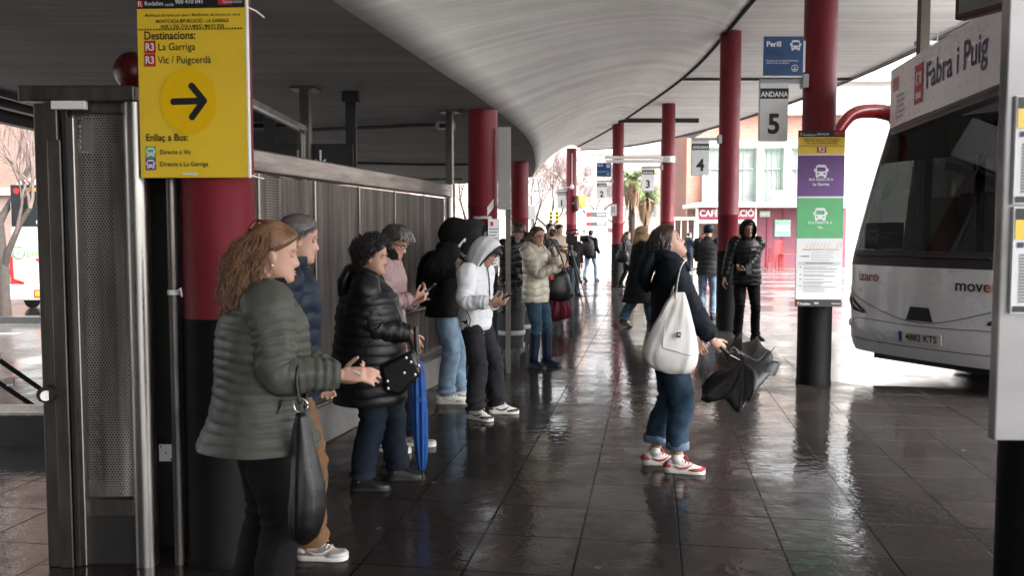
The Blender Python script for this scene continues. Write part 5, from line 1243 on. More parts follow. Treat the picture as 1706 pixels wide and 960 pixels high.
    def puff(s, period, amp, seed=0., wr=.0035, phase=0.):
        o = s.seed * 5.1 + seed
        def fn(t, a):
            u = t + phase + (.30 * period) * noise.noise((cos(a) * 1.5 + o, sin(a) * 1.5, t * 4)) + (.12 * period) * cos(a * 2 + o) + .0045 * noise.noise((cos(a) * 6 + o, sin(a) * 6, t * 11))
            q = abs(sin(pi * u / period)) ** .55
            return amp * (q - .75) * (1 + .5 * noise.noise((cos(a) * 3 + o, sin(a) * 3, t * 7))) + wr * noise.noise((cos(a) * 9 + o, sin(a) * 9, t * 26)) * (1.7 - q * .7) + wr * 1.6 * noise.noise((cos(a) * 2.5 + o, sin(a) * 2.5, t * 9))
        return fn
    def jacket(s, mat, hem=.72, style='puff', period=.058, amp=.011, prof=None, sleeve=1., collar=1.50, cuff=.047, open_neck=0., name='jacket', girth=None, hemr=None, dens=.009, extra=None, cuffmat=None, wrk=.0038):
        k, G_ = s.k, girth if girth is not None else s.g
        p = prof or [(hem, .150, .205), (.93, .148, .205), (1.08, .135, .188), (1.22, .143, .200), (1.32, .140, .212), (1.385, .118, .196), (1.425, .096, .148), (1.455, .078, .100), (1.48, .072, .079), (collar, .074, .078)]
        p = sorted(p)
        if hemr: p[0] = (p[0][0], hemr[0], hemr[1])
        zs = [q[0] for q in p]; n = max(8, int((zs[-1] - zs[0]) * k / dens)); pts, rad = [], []
        for i in range(n + 1):
            z = zs[0] + (zs[-1] - zs[0]) * i / n
            w = 1 + (G_ - 1) * interp([0, 1.2, 1.36, 1.46, 2], [1, 1, .55, .15, .1], z)
            pts.append(s.sp(z * k)); rad.append((sinterp(zs, [q[1] for q in p], z) * k * w, sinterp(zs, [q[2] for q in p], z) * k * (1 + (w - 1) * .8)))
        mb = MB()
        F = s.puff(period, amp, 0, wrk) if style == 'puff' else s.folds(amp)
        def Fz(t, a):
            z = zs[0] + t / k; fade = interp([1.36, 1.44, 1.47], [1, .55, .25], z); return F(t, a) * fade
        fn = Fz
        nn = 56 if s.vox < .01 else 32
        R = tube_rings(pts, rad, nn, fn, (1, 0, 0))
        # shoulders slope over the arm: raise nothing, only close the neck with an inner lining
        mb.rings(R, 0, (False, False))
        inn = [[tuple(V(q).lerp(c, .10) ) for q in r] for r, c in zip(R[-6:], pts[-6:])]
        mb.rings([R[-1]] + inn[::-1], 0, (False, False))
        hin = [tuple(V(q).lerp(pts[0], .08) + V((0, 0, .005))) for q in R[0]]; hin2 = [(x * .9, y * .9, z + .06) for x, y, z in hin]; mb.rings([hin2, hin, R[0]], 0, (False, False))
        o = s.part(mb, name, mat)
        for e in (-1, 1):
            a, el, wr = s.arm[e]; a0 = a + V((0, -e * .055, .006)); pth = catmull([a0, a + V((0, e * .012, -.012)), a.lerp(el, .5), el, el.lerp(wr, .5), wr - (wr - el).normalized() * .012], 10 if s.vox < .01 else 6)
            # even spacing along the sleeve
            L = [0]
            for i in range(1, len(pth)): L.append(L[-1] + (pth[i] - pth[i - 1]).length)
            m = max(12, int(L[-1] / dens)); pp = []
            for i in range(m + 1):
                t = L[-1] * i / m; j = max(q for q in range(len(L)) if L[q] <= t + 1e-9); j = min(j, len(L) - 2); f = (t - L[j]) / max(1e-9, L[j + 1] - L[j]); pp.append(pth[j].lerp(pth[j + 1], f))
            gg = sleeve * (.75 + .25 * G_) * k
            rr = [sinterp([0, .10, .3, .55, .8, .95, 1], [.075, .088, .081, .071, .063, .055, cuff / max(.5, sleeve)], i / m) * gg for i in range(m + 1)]
            base_f = s.puff(period, amp * .85, 3 + e, wrk) if style == 'puff' else s.folds(amp * .9, 3, 16, e)
            elt = (a - a0).length + .285 * k
            def fs(t, ang, base_f=base_f, elt=elt, L=L):
                return base_f(t, ang) + .007 * g(t - elt, .07) * sin(t * 150 + 2 * cos(ang)) * .6 + .004 * g(t - L[-1] + .05, .05) * sin(t * 190)
            mb = MB(); R = tube_rings(pp, rr, 28 if s.vox < .01 else 16, fs); mb.rings(R, 0, (True, False)); inn = [[tuple(V(q).lerp(c, .14)) for q in r] for r, c in zip(R[-5:], pp[-5:])]; mb.rings([R[-1]] + inn[::-1], 0, (False, False))
            s.part(mb, 'sleeve', mat)
        return o
    def trousers(s, mat, knee=.066, hemw=.062, thigh=.094, top=1.02, cuffz=.0, fold=.007, roll=False, name='trousers', bunch=.008):
        k, G_ = s.k, s.g; mb = MB()
        pts = [s.sp(z * k) for z in (.78, .84, .90, .96, top)]; w = .75 + .25 * G_
        mb.rings(tube_rings(pts, [(.06 * w * k, .10 * w * k), (.112 * w * k, .160 * w * k), (.122 * w * k, .170 * w * k), (.115 * w * k, .160 * w * k), (.108 * w * k, .145 * w * k)], 32, s.folds(.006, 3, 10), (1, 0, 0)))
        for e in (-1, 1):
            h, kn, an = s.leg[e]; h2 = h + V((0, 0, .03)); en = an + V((0, 0, cuffz))
            pth = catmull([h2, h2.lerp(kn, .5), kn + V((.008, 0, 0)), kn.lerp(en, .5) + V((-.006, 0, 0)), en], 14)
            m = len(pth); rr = [sinterp([0, .25, .5, .75, 1], [thigh, thigh * .92, knee, (knee + hemw) / 2, hemw], i / (m - 1)) * k * (.8 + .2 * G_) for i in range(m)]
            ff = s.folds(fold, 3, 12, e * 2.)
            def fl(t, a, ff=ff):
                L = .86 * k; return ff(t, a) + .006 * g(t - .44 * k, .07) * sin(t * 95 + 3 * cos(a)) + bunch * g(t - L, .10) * sin(t * 85 + 2.2 * cos(a + 1))
            R = tube_rings(pth, rr, 28, fl, (1, 0, 0)); mb.rings(R, 0, (True, False)); inn = [[tuple(V(q).lerp(c, .1)) for q in r] for r, c in zip(R[-3:], pth[-3:])]; mb.rings([R[-1]] + inn[::-1], 0, (False, False))
            if roll: mb.tube([en + V((0, 0, .055)), en + V((0, 0, .05)), en + V((0, 0, .005)), en], [hemw * .96 * k, hemw * 1.09 * k, hemw * 1.09 * k, hemw * .96 * k], 28, 1 if isinstance(mat, list) else 0, None, (False, False))
        return s.part(mb, name, mat)
    def shoes(s, upper, sole, ln=.275, kind='sneaker', laces=None, patch=None, h=1.):
        for e in (-1, 1):
            yw, pt = s.footyaw[e]; an = s.leg[e][2]; T = Matrix.Translation((an.x, an.y, an.z - .085)) @ Matrix.Rotation(yw, 4, 'Z') @ Matrix.Rotation(pt, 4, 'Y') @ Matrix.Scale(ln / .275 * (.5 + .5 * s.k), 4)
            xs = [-.085, -.075, -.05, -.01, .03, .07, .11, .15, .175, .188]; ws = [.018, .03, .037, .038, .038, .042, .047, .044, .032, .012]; hs_ = [.05, .085, .105, .108, .098, .085, .066, .054, .044, .034]
            mb = MB(); R = []
            for x, w, hh in zip(xs, ws, hs_):
                R.append([(x, w * cos(pi * j / 12) * (1 if j not in (0, 12) else 1), .02 + (hh * h - .02) * sin(pi * j / 12) ** .8) for j in range(13)])
            mb.rings(R, 0, closed=False); mb.add([q for q in R[0]], [tuple(range(13))], 0); mb.add([q for q in R[-1]], [tuple(range(13))], 0)
            if patch:
                for sg in (-1, 1):   # toe cap, heel and a curved side mark
                    mb.tube([(-.02, sg * .0395, .055), (.02, sg * .042, .04), (.06, sg * .045, .045), (.1, sg * .040, .068)], [.003, .008, .008, .003], 6, 1); 
                    mb.tube([(-.088, 0, .05), (-.07, sg * .028, .06), (-.04, sg * .0385, .05)], [.018, .018, .006], 8, 1)
                    mb.tube([(.185, 0, .036), (.165, sg * .035, .036), (.12, sg * .047, .034), (.08, sg * .045, .03)], [.014, .014, .012, .004], 8, 1)
            if laces:
                for q in range(4): mb.tube([(.035 + .022 * q, -.026, .088 - .009 * q), (.038 + .022 * q, 0, .105 - .011 * q), (.041 + .022 * q, .026, .088 - .009 * q)], .0045, 5, 2)
                mb.tube(catmull([(.03, .0, .104), (.05, .03, .118), (.075, .035, .09)], 4), .004, 5, 2); mb.tube(catmull([(.03, 0, .104), (.05, -.03, .118), (.075, -.036, .09)], 4), .004, 5, 2)
            ups = upper if isinstance(upper, list) else [upper]
            o = s.part(mb, 'shoe', ups, 180, M=T)
            mb = MB(); ol = []
            sc = 1.12
            top = [(x * 1.03 + .001, w * sc, 0) for x, w in zip(xs, ws)] + [(x * 1.03 + .001, -w * sc, 0) for x, w in list(zip(xs, ws))[::-1]]
            th = .03 if kind != 'boot' else .022
            R = [[(x, y, z) for x, y, _ in top] for z in (0.001, .004, th - .004, th)]; R[0] = [(x * .98, y * .94, z) for x, y, z in R[0]]; R[-1] = [(x, y * .97, z) for x, y, z in R[-1]]
            mb.rings(R); mb.build('sole', sole, o, 50)
    def shaft(s, mat, height, r=.058, name='boot_shaft'):
        for e in (-1, 1):
            h, kn, an = s.leg[e]; d = (kn - an).normalized(); mb = MB(); mb.tube([an - V((0, 0, .02)), an + d * .08, an + d * height * .7, an + d * height], [r * .82, r * .85, r, r * 1.03], 20, 0, None, (True, False)); s.part(mb, name, mat)
    # -- head things
    def hood(s, mat, trim=None, sc=1., fwd=.0, style=None, inner=None, name='hood', drop=0., slant=0.):
        mb = MB(); xs = [.105 + fwd, .07 + fwd * .7, .02, -.04, -.09, -.125, -.148, -.158]; ry = [.092, .108, .118, .118, .102, .08, .05, .012]; rz = [.132, .146, .150, .146, .128, .10, .062, .015]; zc = [-.004, .0, .004, .004, 0, -.004, -.01, -.012]
        n = 40; m = 36; R = []
        fx = lambda arr, t: sinterp(list(range(8)), arr, t)
        for i in range(m + 1):
            t = 7 * i / m; x, a, b, c = fx(xs, t), fx(ry, t) * sc, fx(rz, t) * sc, fx(zc, t); r = []
            for j in range(n):
                q = 2 * pi * j / n; low = max(0, -sin(q)); d = 1 + .03 * noise.noise((x * 14 + s.seed, cos(q) * 2.2, sin(q) * 2.2)) + .012 * noise.noise((x * 40, cos(q) * 6, sin(q) * 6 + s.seed))
                if style == 'puff': d += .05 * (abs(sin(pi * (x + .02) / .062)) ** .5 - .7)
                r.append((x - .012 * low * (1 if i < 6 else 0) + slant * sin(q) * max(0, 1 - i / 14), a * d * cos(q) * (1 + .12 * low), c + b * d * sin(q) - .02 * low - drop * low))
            R.append(r)
        mb.rings(R, 0, (False, True), s.HM)
        inn = [[(x - .004 - .015 * i, y * (.93 - .0 * i), z * (.93)) for x, y, z in R[0]] for i in range(4)]
        mb.rings([R[0]] + inn, 1 if inner else 0, (False, False), s.HM)
        o = s.part(mb, name, [mat, inner] if inner else mat)
        if trim:
            mb = MB(); pts = [s.HM @ V(q) for q in R[0]]; pts.append(pts[0]); mb.tube(pts, .0085, 8, 0, None, (False, False)); mb.build('hood_trim', trim, o, 180)
        return o
    def hood_down(s, mat, sc=1., name='hood', back=.0, style=None):
        k = s.k; mb = MB(); f = s.puff(.05, .008) if style == 'puff' else s.folds(.012, 4, 16)
        c = s.sp(1.46 * k)
        pts = catmull([c + V(q) * sc for q in ((.085, -.075, -.05), (.04, -.115, .0), (-.04, -.115, .03), (-.105, -.06, .03), (-.115, 0, .03), (-.105, .06, .03), (-.04, .115, .03), (.04, .115, .0), (.085, .075, -.05))], 6)
        mb.tube(pts, [.022 + .030 * sin(pi * i / (len(pts) - 1)) for i in range(len(pts))], 16, 0, None, (True, True), f)
        mb.rings(tube_rings([c + V((-.07, 0, .06)) * sc, c + V((-.12, 0, .04)) * sc, c + V((-.15 - back * .4, 0, -.03)) * sc, c + V((-.155 - back, 0, -.11)) * sc, c + V((-.12 - back, 0, -.18)) * sc], [(.03 * sc, .09 * sc), (.045 * sc, .13 * sc), (.055 * sc, .15 * sc), (.05 * sc, .12 * sc), (.02 * sc, .05 * sc)], 20, f, (1, 0, 0)))
        return s.part(mb, name, mat)
    def collar(s, mat, r=.083, h=.06, z=1.455, thick=.016, name='collar', opening=.5):
        k = s.k; mb = MB(); R = []
        n = 28
        for q in range(n + 1):
            a = opening + (2 * pi - 2 * opening) * q / n; c = s.sp((z) * k); d = V((cos(a), sin(a) * 1.0, 0)); b0 = c + d * r * k; b1 = s.sp((z + h) * k) + d * (r + .004) * k
            R.append([tuple(b0 - d * thick * .5), tuple(b0 + d * thick * .5), tuple((b0 + b1) / 2 + d * thick * .7), tuple(b1 + d * thick * .4), tuple(b1 - d * thick * .4), tuple((b0 + b1) / 2 - d * thick * .5)])
        mb.rings(R); return s.part(mb, name, mat, 60)
    def haircap(s, mat, thick=.014, top=.02, front=.076, side=.045, ear=.02, back=-.06, rough=.004, freq=30., lump=0., name='hair', rows=18, n=44, extra=None, frontdrop=0.):
        mb = MB(); R = []
        def hl(a):
            a = abs((a + pi) % (2 * pi) - pi); return interp([0, .55, 1.0, 1.45, 1.75, 2.1, pi], [front, front - .006, side, ear, ear - .035, back + .015, back], a)
        for i in range(rows + 1):
            r = []
            for j in range(n):
                a = 2 * pi * j / n; z0 = hl(a); v = i / rows; z = z0 + (.1175 - z0) * (1 - (1 - v) ** 1.5)
                off = (thick + (top - thick) * max(0, min(1, (z - .02) / .09))) * min(1, (v * rows) / 2.2)
                p = hsurf(z, a, 0, False); q = p * freq; off += (rough * noise.noise(q) + rough * .6 * noise.noise(q * 2.3) + lump * noise.noise(q * .35 + V((s.seed, 0, 0)))) * min(1, v * 3)
                r.append(tuple(hsurf(z, a, off, False)))
            R.append(r)
        mb.rings(R, 0, (False, True), s.HM)
        if extra: extra(mb)
        return s.part(mb, name, mat)
    def locks(s, mb, starts, length, wave=.012, rad=.010, grav=None, curl=26., out=.03, n=12, taper=.25, mats=1, jit=.25, flat=1.):
        G0 = grav if grav is not None else (s.HM.to_3x3().inverted() @ V((0, 0, -1))).normalized()
        for (z, a, off) in starts:
            rnd = s.rnd; l = length * rnd.uniform(1 - jit, 1 + jit * .6); p = hsurf(z, a, off, False); d = (p - V((0, 0, z))).normalized() * .5 + G0 * .6; pts = [p - d * .02]; ph = rnd.uniform(0, 6.28); cv = curl * rnd.uniform(.55, 1.5); side = V((-sin(a), cos(a), 0))
            for i in range(n):
                t = i / n; d = (d * .72 + G0 * .5 + V((rnd.uniform(-1, 1), rnd.uniform(-1, 1), rnd.uniform(-1, 1))) * .05).normalized(); p = p + d * l / n
                r2 = hypot(p.x, p.y)
                if p.z < .1 and r2 < .085 and p.x < .03: p = V((p.x * .088 / max(r2, .01), p.y * .088 / max(r2, .01), p.z))
                pts.append(p + side * wave * t * sin(cv * t * l / .3 + ph) + V((cos(a), sin(a), 0)) * (out * sin(pi * min(1, t * 1.2)) + wave * .6 * t * cos(cv * t * l / .3 + ph * 1.7)))
            q = catmull(pts, 2); m = len(q); R = rad * rnd.uniform(.7, 1.25)
            mb.tube([s.HM @ v for v in q], [(R * flat * (1 - (1 - taper) * (i / (m - 1)) ** 2) + .0004, R * (1 - (1 - taper) * (i / (m - 1)) ** 2) + .0004) for i in range(m)], 6, rnd.randrange(mats))
    def glasses(s, mat, r=.021):
        mb = MB()
        for e in (-1, 1):
            c = V((.088, e * .032, .002)); pts = [s.HM @ (c + V((-.006 * abs(cos(q)), r * 1.1 * cos(q), r * .85 * sin(q)))) for q in [2 * pi * i / 20 for i in range(21)]]; mb.tube(pts, .0026, 6)
            mb.tube([s.HM @ V((.085, e * .055, .008)), s.HM @ V((.04, e * .073, .008)), s.HM @ V((-.02, e * .077, .006))], .0025, 6)
        mb.tube([s.HM @ V((.09, -.011, .004)), s.HM @ V((.097, 0, .006)), s.HM @ V((.09, .011, .004))], .0025, 6); return s.part(mb, 'glasses', mat)
    def line(s, pts, r, mat, name, n=6, k=5): mb = MB(); mb.tube(catmull(pts, k), r, n); return s.part(mb, name, mat)
    def front(s, z, y=0., off=.0, prof=.15):
        """a point on the front of the coat"""
        c = s.sp(z * s.k); G_ = 1 + (s.g - 1) * interp([0, 1.2, 1.36, 1.46], [1, 1, .55, .15], z); d = interp([.7, .93, 1.08, 1.22, 1.32, 1.385, 1.425, 1.455, 1.5], [.150, .148, .135, .143, .140, .118, .096, .078, .074], z) * s.k * G_; w = .2 * s.k
        return c + V((d * sqrt(max(0, 1 - (y / w) ** 2)) + off, y, 0))
def phone(loc, M3, label, lit=True, group=None, size=(.072, .148)):
    t = empty('phone', loc, 0, label, 'phone', group); T = M3.to_4x4()
    mb = MB(); mb.box((0, 0, 0), (size[0], size[1], .009)); mb.build('case', m_black, t, M=T, bevel=.004)
    mb = MB(); mb.rect(-size[0] * .45, -size[1] * .46, size[0] * .45, size[1] * .46, .0052); mb.build('screen', pm('phone_screen', (.05, .07, .08), .12), t, M=T, smooth='keep'); return t
def basis(x, y):
    x = V(x).normalized(); y = V(y); y = (y - x * y.dot(x)).normalized(); z = x.cross(y); return Matrix((x, y, z)).transposed()
# ------------------------------------------------------------------ the people in the picture
m_jean = cloth('denim_blue', (.026, .052, .082), .85, .3, 14, .3, 200); m_jeanl = cloth('denim_pale', (.16, .23, .31), .85, .35, 9, .3, 200); m_jeand = cloth('denim_dark', (.007, .012, .021), .85, .3, 12, .3, 200)
m_jeanc = cloth('denim_cuff', (.12, .17, .23), .85, .2, 20, .3, 200)
m_blkpuff = cloth('black_nylon', (.0048, .0048, .0056), .45, .25, 12, .16, 50, spec=.28, stretch=(1, 1, .4)); m_blkcloth = cloth('black_cloth', (.0042, .0042, .005), .85, .25, 12, .3, 120)
m_olive = cloth('olive_nylon', (.062, .065, .055), .5, .15, 12, .15, 50, stretch=(1, 1, .4)); m_navyc = cloth('navy_nylon', (.005, .012, .026), .5, .2, 12, .15, 50, stretch=(1, 1, .4))
m_pinkp = cloth('mauve_nylon', (.30, .20, .205), .5, .12, 10, .13, 50, stretch=(1, 1, .4)); m_whitep = cloth('white_nylon', (.66, .67, .70), .5, .06, 8, .13, 50, stretch=(1, 1, .4)); m_creamp = cloth('cream_nylon', (.50, .46, .37), .32, .12, 8, .13, 50, stretch=(1, 1, .4), spec=.6)
m_char = cloth('charcoal_jersey', (.019, .0185, .022), .85, .2, 14, .25, 150); m_tan = cloth('tan_corduroy', (.13, .072, .036), .85, .2, 10, .3, 90); m_leather = cloth('black_leather', (.005, .005, .0055), .38, .3, 14, .10, 60, spec=.4)
m_beige = cloth('beige_cotton', (.34, .28, .215), .8, .12, 8, .25, 80); m_scarf = cloth('tan_scarf', (.36, .24, .135), .9, .25, 20, .6, 60); m_wool = cloth('dark_wool_coat', (.0045, .005, .007), .9, .3, 16, .4, 120)
m_navywool = cloth('navy_parka', (.004, .0075, .014), .75, .3, 12, .3, 110); m_fleece = cloth('pale_fleece', (.32, .29, .26), .95, .3, 40, .9, 70); m_grj = cloth('grey_nylon', (.03, .03, .033), .6, .2, 8, .3, 45)
m_shoew = cloth('white_leather', (.62, .60, .57), .5, .08, 10, .15, 60); m_shoer = cloth('red_suede', (.34, .055, .06), .75, .15, 20, .2, 90); m_soleW = pm('white_sole', (.62, .59, .54), .6, var=.12, scale=20); m_soleB = pm('black_sole', (.012, .012, .012), .6)
m_shoebr = cloth('brown_suede', (.085, .068, .05), .85, .2, 20, .2, 90); m_shoegr = cloth('taupe_mesh', (.21, .18, .16), .8, .25, 30, .4, 120); m_zip = pm('zip_black', (.01, .01, .01), .4); m_metal = pm('bright_metal', (.55, .54, .52), .25, metal=1)
m_burg = cloth('burgundy_cloth', (.10, .012, .025), .7, .2, 10, .3, 60); m_frame = pm('glasses_frame', (.015, .013, .012), .25)

# 1 --- woman in the olive quilted jacket, nearest
p = P1 = Person('woman with long auburn hair in an olive quilted jacket, nearest in the queue', -1.015, 3.46, 22, 1.625, 1.38, 4, (4, -8, 0), SK_A, .006, female=True, seed=1, sho=1.02)
p.set_arm(-1, p.w(569, 626, 3.36), (-.75, -.35, -1), hd=p.Ti.to_3x3() @ V((1, .05, .06)), pn=(.15, .75, -.75), curl=.42, thumb=.9)
p.set_arm(1, p.w(562, 628, 3.52), (-.6, .3, -1), hd=p.Ti.to_3x3() @ V((1, -.1, .05)), pn=(0, -.8, .6), curl=.7)
p.set_leg(-1, (.03, -.10)); p.set_leg(1, (-.04, .11))
p.make_body()
p.trousers(m_blkcloth, .075, .075, .10)
p.jacket(m_olive, .80, 'puff', .038, .0075, dens=.006, wrk=.0055, hemr=(.186, .238), collar=1.49, cuff=.050, sleeve=1.08)
p.collar(m_blkcloth, .078, .045, 1.45); p.shoes(m_leather, m_soleB, .25, h=.8)
mb = MB(); p.locks
starts = [(.05 + .05 * p.rnd.random(), pi + p.rnd.uniform(-1.3, 1.3), .022) for _ in range(420)] + [(.0 + .06 * p.rnd.random(), pi + p.rnd.uniform(-1.1, 1.1), .02) for _ in range(420)]
p.locks(mb, starts, .42, .028, .0032, None, 30, .058, 16, .25, 2, .4)
p.locks(mb, [(.02 + .08 * p.rnd.random(), pi + p.rnd.uniform(-1.5, 1.5), .026) for _ in range(160)], .36, .04, .0011, None, 24, .075, 14, .3, 2, .5)
ho = p.haircap([H_AUB, H_LGT], .009, .019, .072, .04, .028, -.045, .007, 22); p.part(mb, 'hair_locks', [H_AUB, H_LGT])
mb = MB()  # swept strands from the brow to the clip at the back of the crown
for i in range(330):
    a0 = p.rnd.uniform(-1.5, 1.5); z0 = interp([0, .6, 1.1, 1.5], [.076, .068, .045, .02], abs(a0)); tgt = V((-.085, .02 * (1 if a0 > 0 else -1) * p.rnd.random(), .075)); q0 = hsurf(z0 - .004, a0, .004, False); mid = hsurf(min(.112, z0 + .035), (a0 + (pi if a0 > 0 else -pi)) * .52, .032, False)
    pts = [p.HM @ v for v in catmull([q0, hsurf(z0 + .015, a0 * 1.12, .019, False), mid, tgt], 5)]; mb.tube(pts, .0028, 5, i % 2)
p.part(mb, 'hair_strands', [H_AUB, H_LGT])
mb = MB(); c = V((-.05, -.0, .135)); mb.tube([p.HM @ (c + V((-.05, -.055, -.035))), p.HM @ (c + V((-.03, -.02, .0))), p.HM @ (c + V((-.03, .03, .0)))], .009, 8); mb.tube([p.HM @ (c + V((.03, -.045, .0))), p.HM @ (c + V((.025, -.058, -.045)))], .006, 6, 1); mb.tube([p.HM @ (c + V((-.03, -.02, .0))), p.HM @ (c + V((.035, -.04, .002)))], .006, 6)
p.part(mb, 'hair_clip', [pm('tortoise_plastic', (.13, .02, .015), .2), m_metal])
mb = MB(); mb.ell((-.004, -.078, -.04), (.0065, .006, .0065), 10, 8, 0, p.HM); p.part(mb, 'earring', pm('pearl', (.7, .6, .55), .2))
w = p.arm[-1][2]; d = p.hand[-1][0]
t = empty('cigarette', p.T @ (w + d * .15), 0, 'short white cigarette between the fingers of the woman in olive', 'cigarette'); mb = MB(); q0 = p.w(588, 618, 3.36); q1 = p.w(601, 624, 3.34); mb.cyl(p.T @ q0 - t.location, p.T @ q1 - t.location, .0045, n=10); mb.build('paper', m_white, t, 60); mb = MB(); mb.cyl(p.T @ q1 - t.location, p.T @ (q1 + (q1 - q0) * .12) - t.location, .0042, n=10); mb.build('ash', m_grey, t)
# her slouchy black handbag hangs from the crook of the arm
Yb = 3.22; t = empty('handbag', P(505, 800, Yb), 0, 'slouchy black leather handbag hanging from the arm of the woman in olive', 'handbag'); O = t.location.copy()
prof = [(501, 690, 8, .02), (502, 712, 14, .03), (505, 740, 19, .045), (509, 775, 24, .06), (512, 810, 29, .072), (512, 845, 32, .08), (510, 872, 30, .078), (508, 893, 24, .06), (507, 905, 10, .03)]
R = []
for px, py, hw, dp in prof:
    c = P(px, py, Yb) - O; hw = hw / 450; r = []
    for j in range(36):
        a = 2 * pi * j / 36; n_ = 1 + .10 * noise.noise((cos(a) * 2.4, py * .012, sin(a) * 2.4)) + .07 * noise.noise((cos(a) * 5, py * .008 + 4, 2.2))
        r.append((c.x + hw * n_ * cos(a), c.y + dp * n_ * sin(a), c.z))
    R.append(r)
R2 = []
for i in range(len(R) - 1):
    for q in range(4): R2.append([tuple(V(a).lerp(V(b), q / 4)) for a, b in zip(R[i], R[i + 1])])
R2.append(R[-1])
mb = MB(); mb.rings(R2); mb.build('bag', m_leather, t, 180)
mb = MB(); rp = P(501, 676, Yb) - O; mb.tube([rp + V((.026 * cos(a), .0, .026 * sin(a))) for a in [2 * pi * i / 20 for i in range(21)]], .004, 8); mb.build('ring', m_metal, t, 180)
mb = MB(); mb.tube(catmull([P(500, 672, Yb) - O, P(496, 640, Yb) - O, P(497, 616, Yb + .02) - O, P(505, 606, Yb + .12) - O, P(512, 625, Yb + .25) - O, P(508, 680, Yb + .1) - O], 6), [(.006, .018)] * 31, 10); mb.build('strap', m_leather, t, 180)
mb = MB(); mb.tube(catmull([P(470, 668, Yb + .04) - O, P(462, 690, Yb + .04) - O, P(463, 702, Yb + .04) - O], 4), [(.004, .010)] * 9, 8); mb.build('tassel', m_leather, t, 180)

# 2 --- grey haired man half hidden behind her
p = Person('grey haired man in a navy quilted jacket and tan trousers behind the woman in olive', -1.10, 4.27, 8, 1.685, 1.08, 2, (6, 6, 0), SK_A, .008, seed=2)
p.set_arm(-1, (-.02, -.22, .84)); p.set_arm(1, (.12, .2, .88)); p.set_leg(-1, (.11, -.09), yaw=-10); p.set_leg(1, (-.05, .1)); p.make_body()
p.trousers(m_tan, .075, .075, .1, bunch=.012); p.jacket(m_navyc, .80, 'puff', .085, .010, hemr=(.14, .19)); p.collar(m_navyc, .08, .05); p.shoes([m_shoegr, m_grey, m_shoew], m_soleW, .245, laces=True, patch=True)
p.haircap(hairmat('hair_salt', (.085, .08, .077)), .006, .017, .084, .06, .03, -.045, .005, 70, n=60, rows=24); mb = MB(); p.locks(mb, [(interp([0, .6, 1.1, 1.5, 2, pi], [.085, .075, .05, .02, -.02, -.045], abs(a)) + p.rnd.uniform(-.004, .03), a, .006) for a in [p.rnd.uniform(-pi, pi) for _ in range(420)]], .02, .001, .0016, None, 20, .002, 4, .3); p.part(mb, 'hair_ends', hairmat('hair_salt', (.085, .08, .077)))

# 3 --- woman with black curls
p = Person('woman with short black curls in a long black quilted coat holding a blue umbrella', -.90, 5.46, 4, 1.55, 1.56, 0, (2, -12, 0), SK_B, .006, female=True, seed=3, sho=1.05)
hd = p.Ti.to_3x3() @ V((.5, .1, -.86))
p.set_arm(-1, p.w(683, 556, 5.36), (-.7, -.5, -1), hd=hd, pn=(-.3, .9, 0), curl=.8); p.set_arm(1, p.w(681, 565, 5.60), (-.6, .5, -1), hd=hd, pn=(-.2, -.9, 0), curl=.8)
p.set_leg(-1, (-.04, -.11), yaw=-4); p.set_leg(1, (.17, .10), yaw=2); p.make_body()
p.trousers(m_jeand, .085, .075, .11, fold=.008); p.jacket(m_blkpuff, .60, 'puff', .062, .011, hemr=(.165, .20), cuff=.052, sleeve=1.06, prof=[(.60, .165, .20), (.80, .172, .205), (.98, .160, .195), (1.12, .148, .190), (1.24, .148, .2), (1.33, .142, .212), (1.385, .118, .196), (1.425, .096, .148), (1.455, .08, .105), (1.48, .074, .085), (1.50, .076, .082)])
p.hood_down(m_blkpuff, .95, style='puff'); p.collar(m_burg, .068, .045, 1.455, .012); p.shoes(m_leather, m_soleB, .26, kind='boot', h=1.05)
def curls(mb):
    for i in range(950):
        a = p.rnd.uniform(-pi, pi); b = abs((a + pi) % (2 * pi) - pi); a = a if b > .55 or p.rnd.random() < .3 else a + 2; z = p.rnd.uniform(interp([0, .6, 1.1, 1.6, 2.2, pi], [.085, .07, .04, -.01, -.06, -.07], abs((a + pi) % (2 * pi) - pi)), .117)
        c = hsurf(z, a, p.rnd.uniform(.03, .052), False); r = p.rnd.uniform(.005, .010); u = V((p.rnd.uniform(-1, 1), p.rnd.uniform(-1, 1), p.rnd.uniform(-1, 1))).normalized(); v = u.orthogonal().normalized(); w_ = u.cross(v)
        mb.tube([p.HM @ (c + (v * cos(q) + w_ * sin(q)) * r + u * q * .0025) for q in [i_ * .9 for i_ in range(9)]], .0022, 4)
p.haircap(H_BLK, .036, .038, .08, .05, .0, -.07, .012, 34, .012, extra=curls, n=60, rows=24)
mb = MB(); mb.tube(catmull([p.front(1.40, -.07), p.front(1.2, -.10, .01), p.front(1.0, -.16, .02)], 6), [(.003, .012)] * 13, 8); p.part(mb, 'coat_seam', m_zip)
Ys = 5.22; t = empty('shoulder_bag', P(660, 620, Ys), 0, 'black cross body bag with round silver studs on the woman with black curls', 'bag'); O = t.location.copy()
mb = MB(); poly = [P(*q, Ys) - O for q in ((632, 610), (688, 583), (703, 622), (668, 660), (645, 655))]; A = MB(); T = Matrix(((1, 0, 0, 0), (0, 0, 1, 0), (0, 1, 0, 0), (0, 0, 0, 1))); A.prism([(q.x, q.z) for q in poly], .10, 0, T, -.02); A.build('bag', m_leather, t, 30, bevel=.022)
for px, py in ((676, 597), (684, 604), (673, 622), (691, 625), (697, 610), (646, 648), (645, 636)): mb.lathe([(.003, -.004), (.011, -.003), (.011, .003), (.003, .005)], 12, 0, Matrix.Translation(P(px, py, Ys - .027) - O) @ Matrix.Rotation(pi/2, 4, 'X'))
mb.build('studs', m_metal, t, 40)
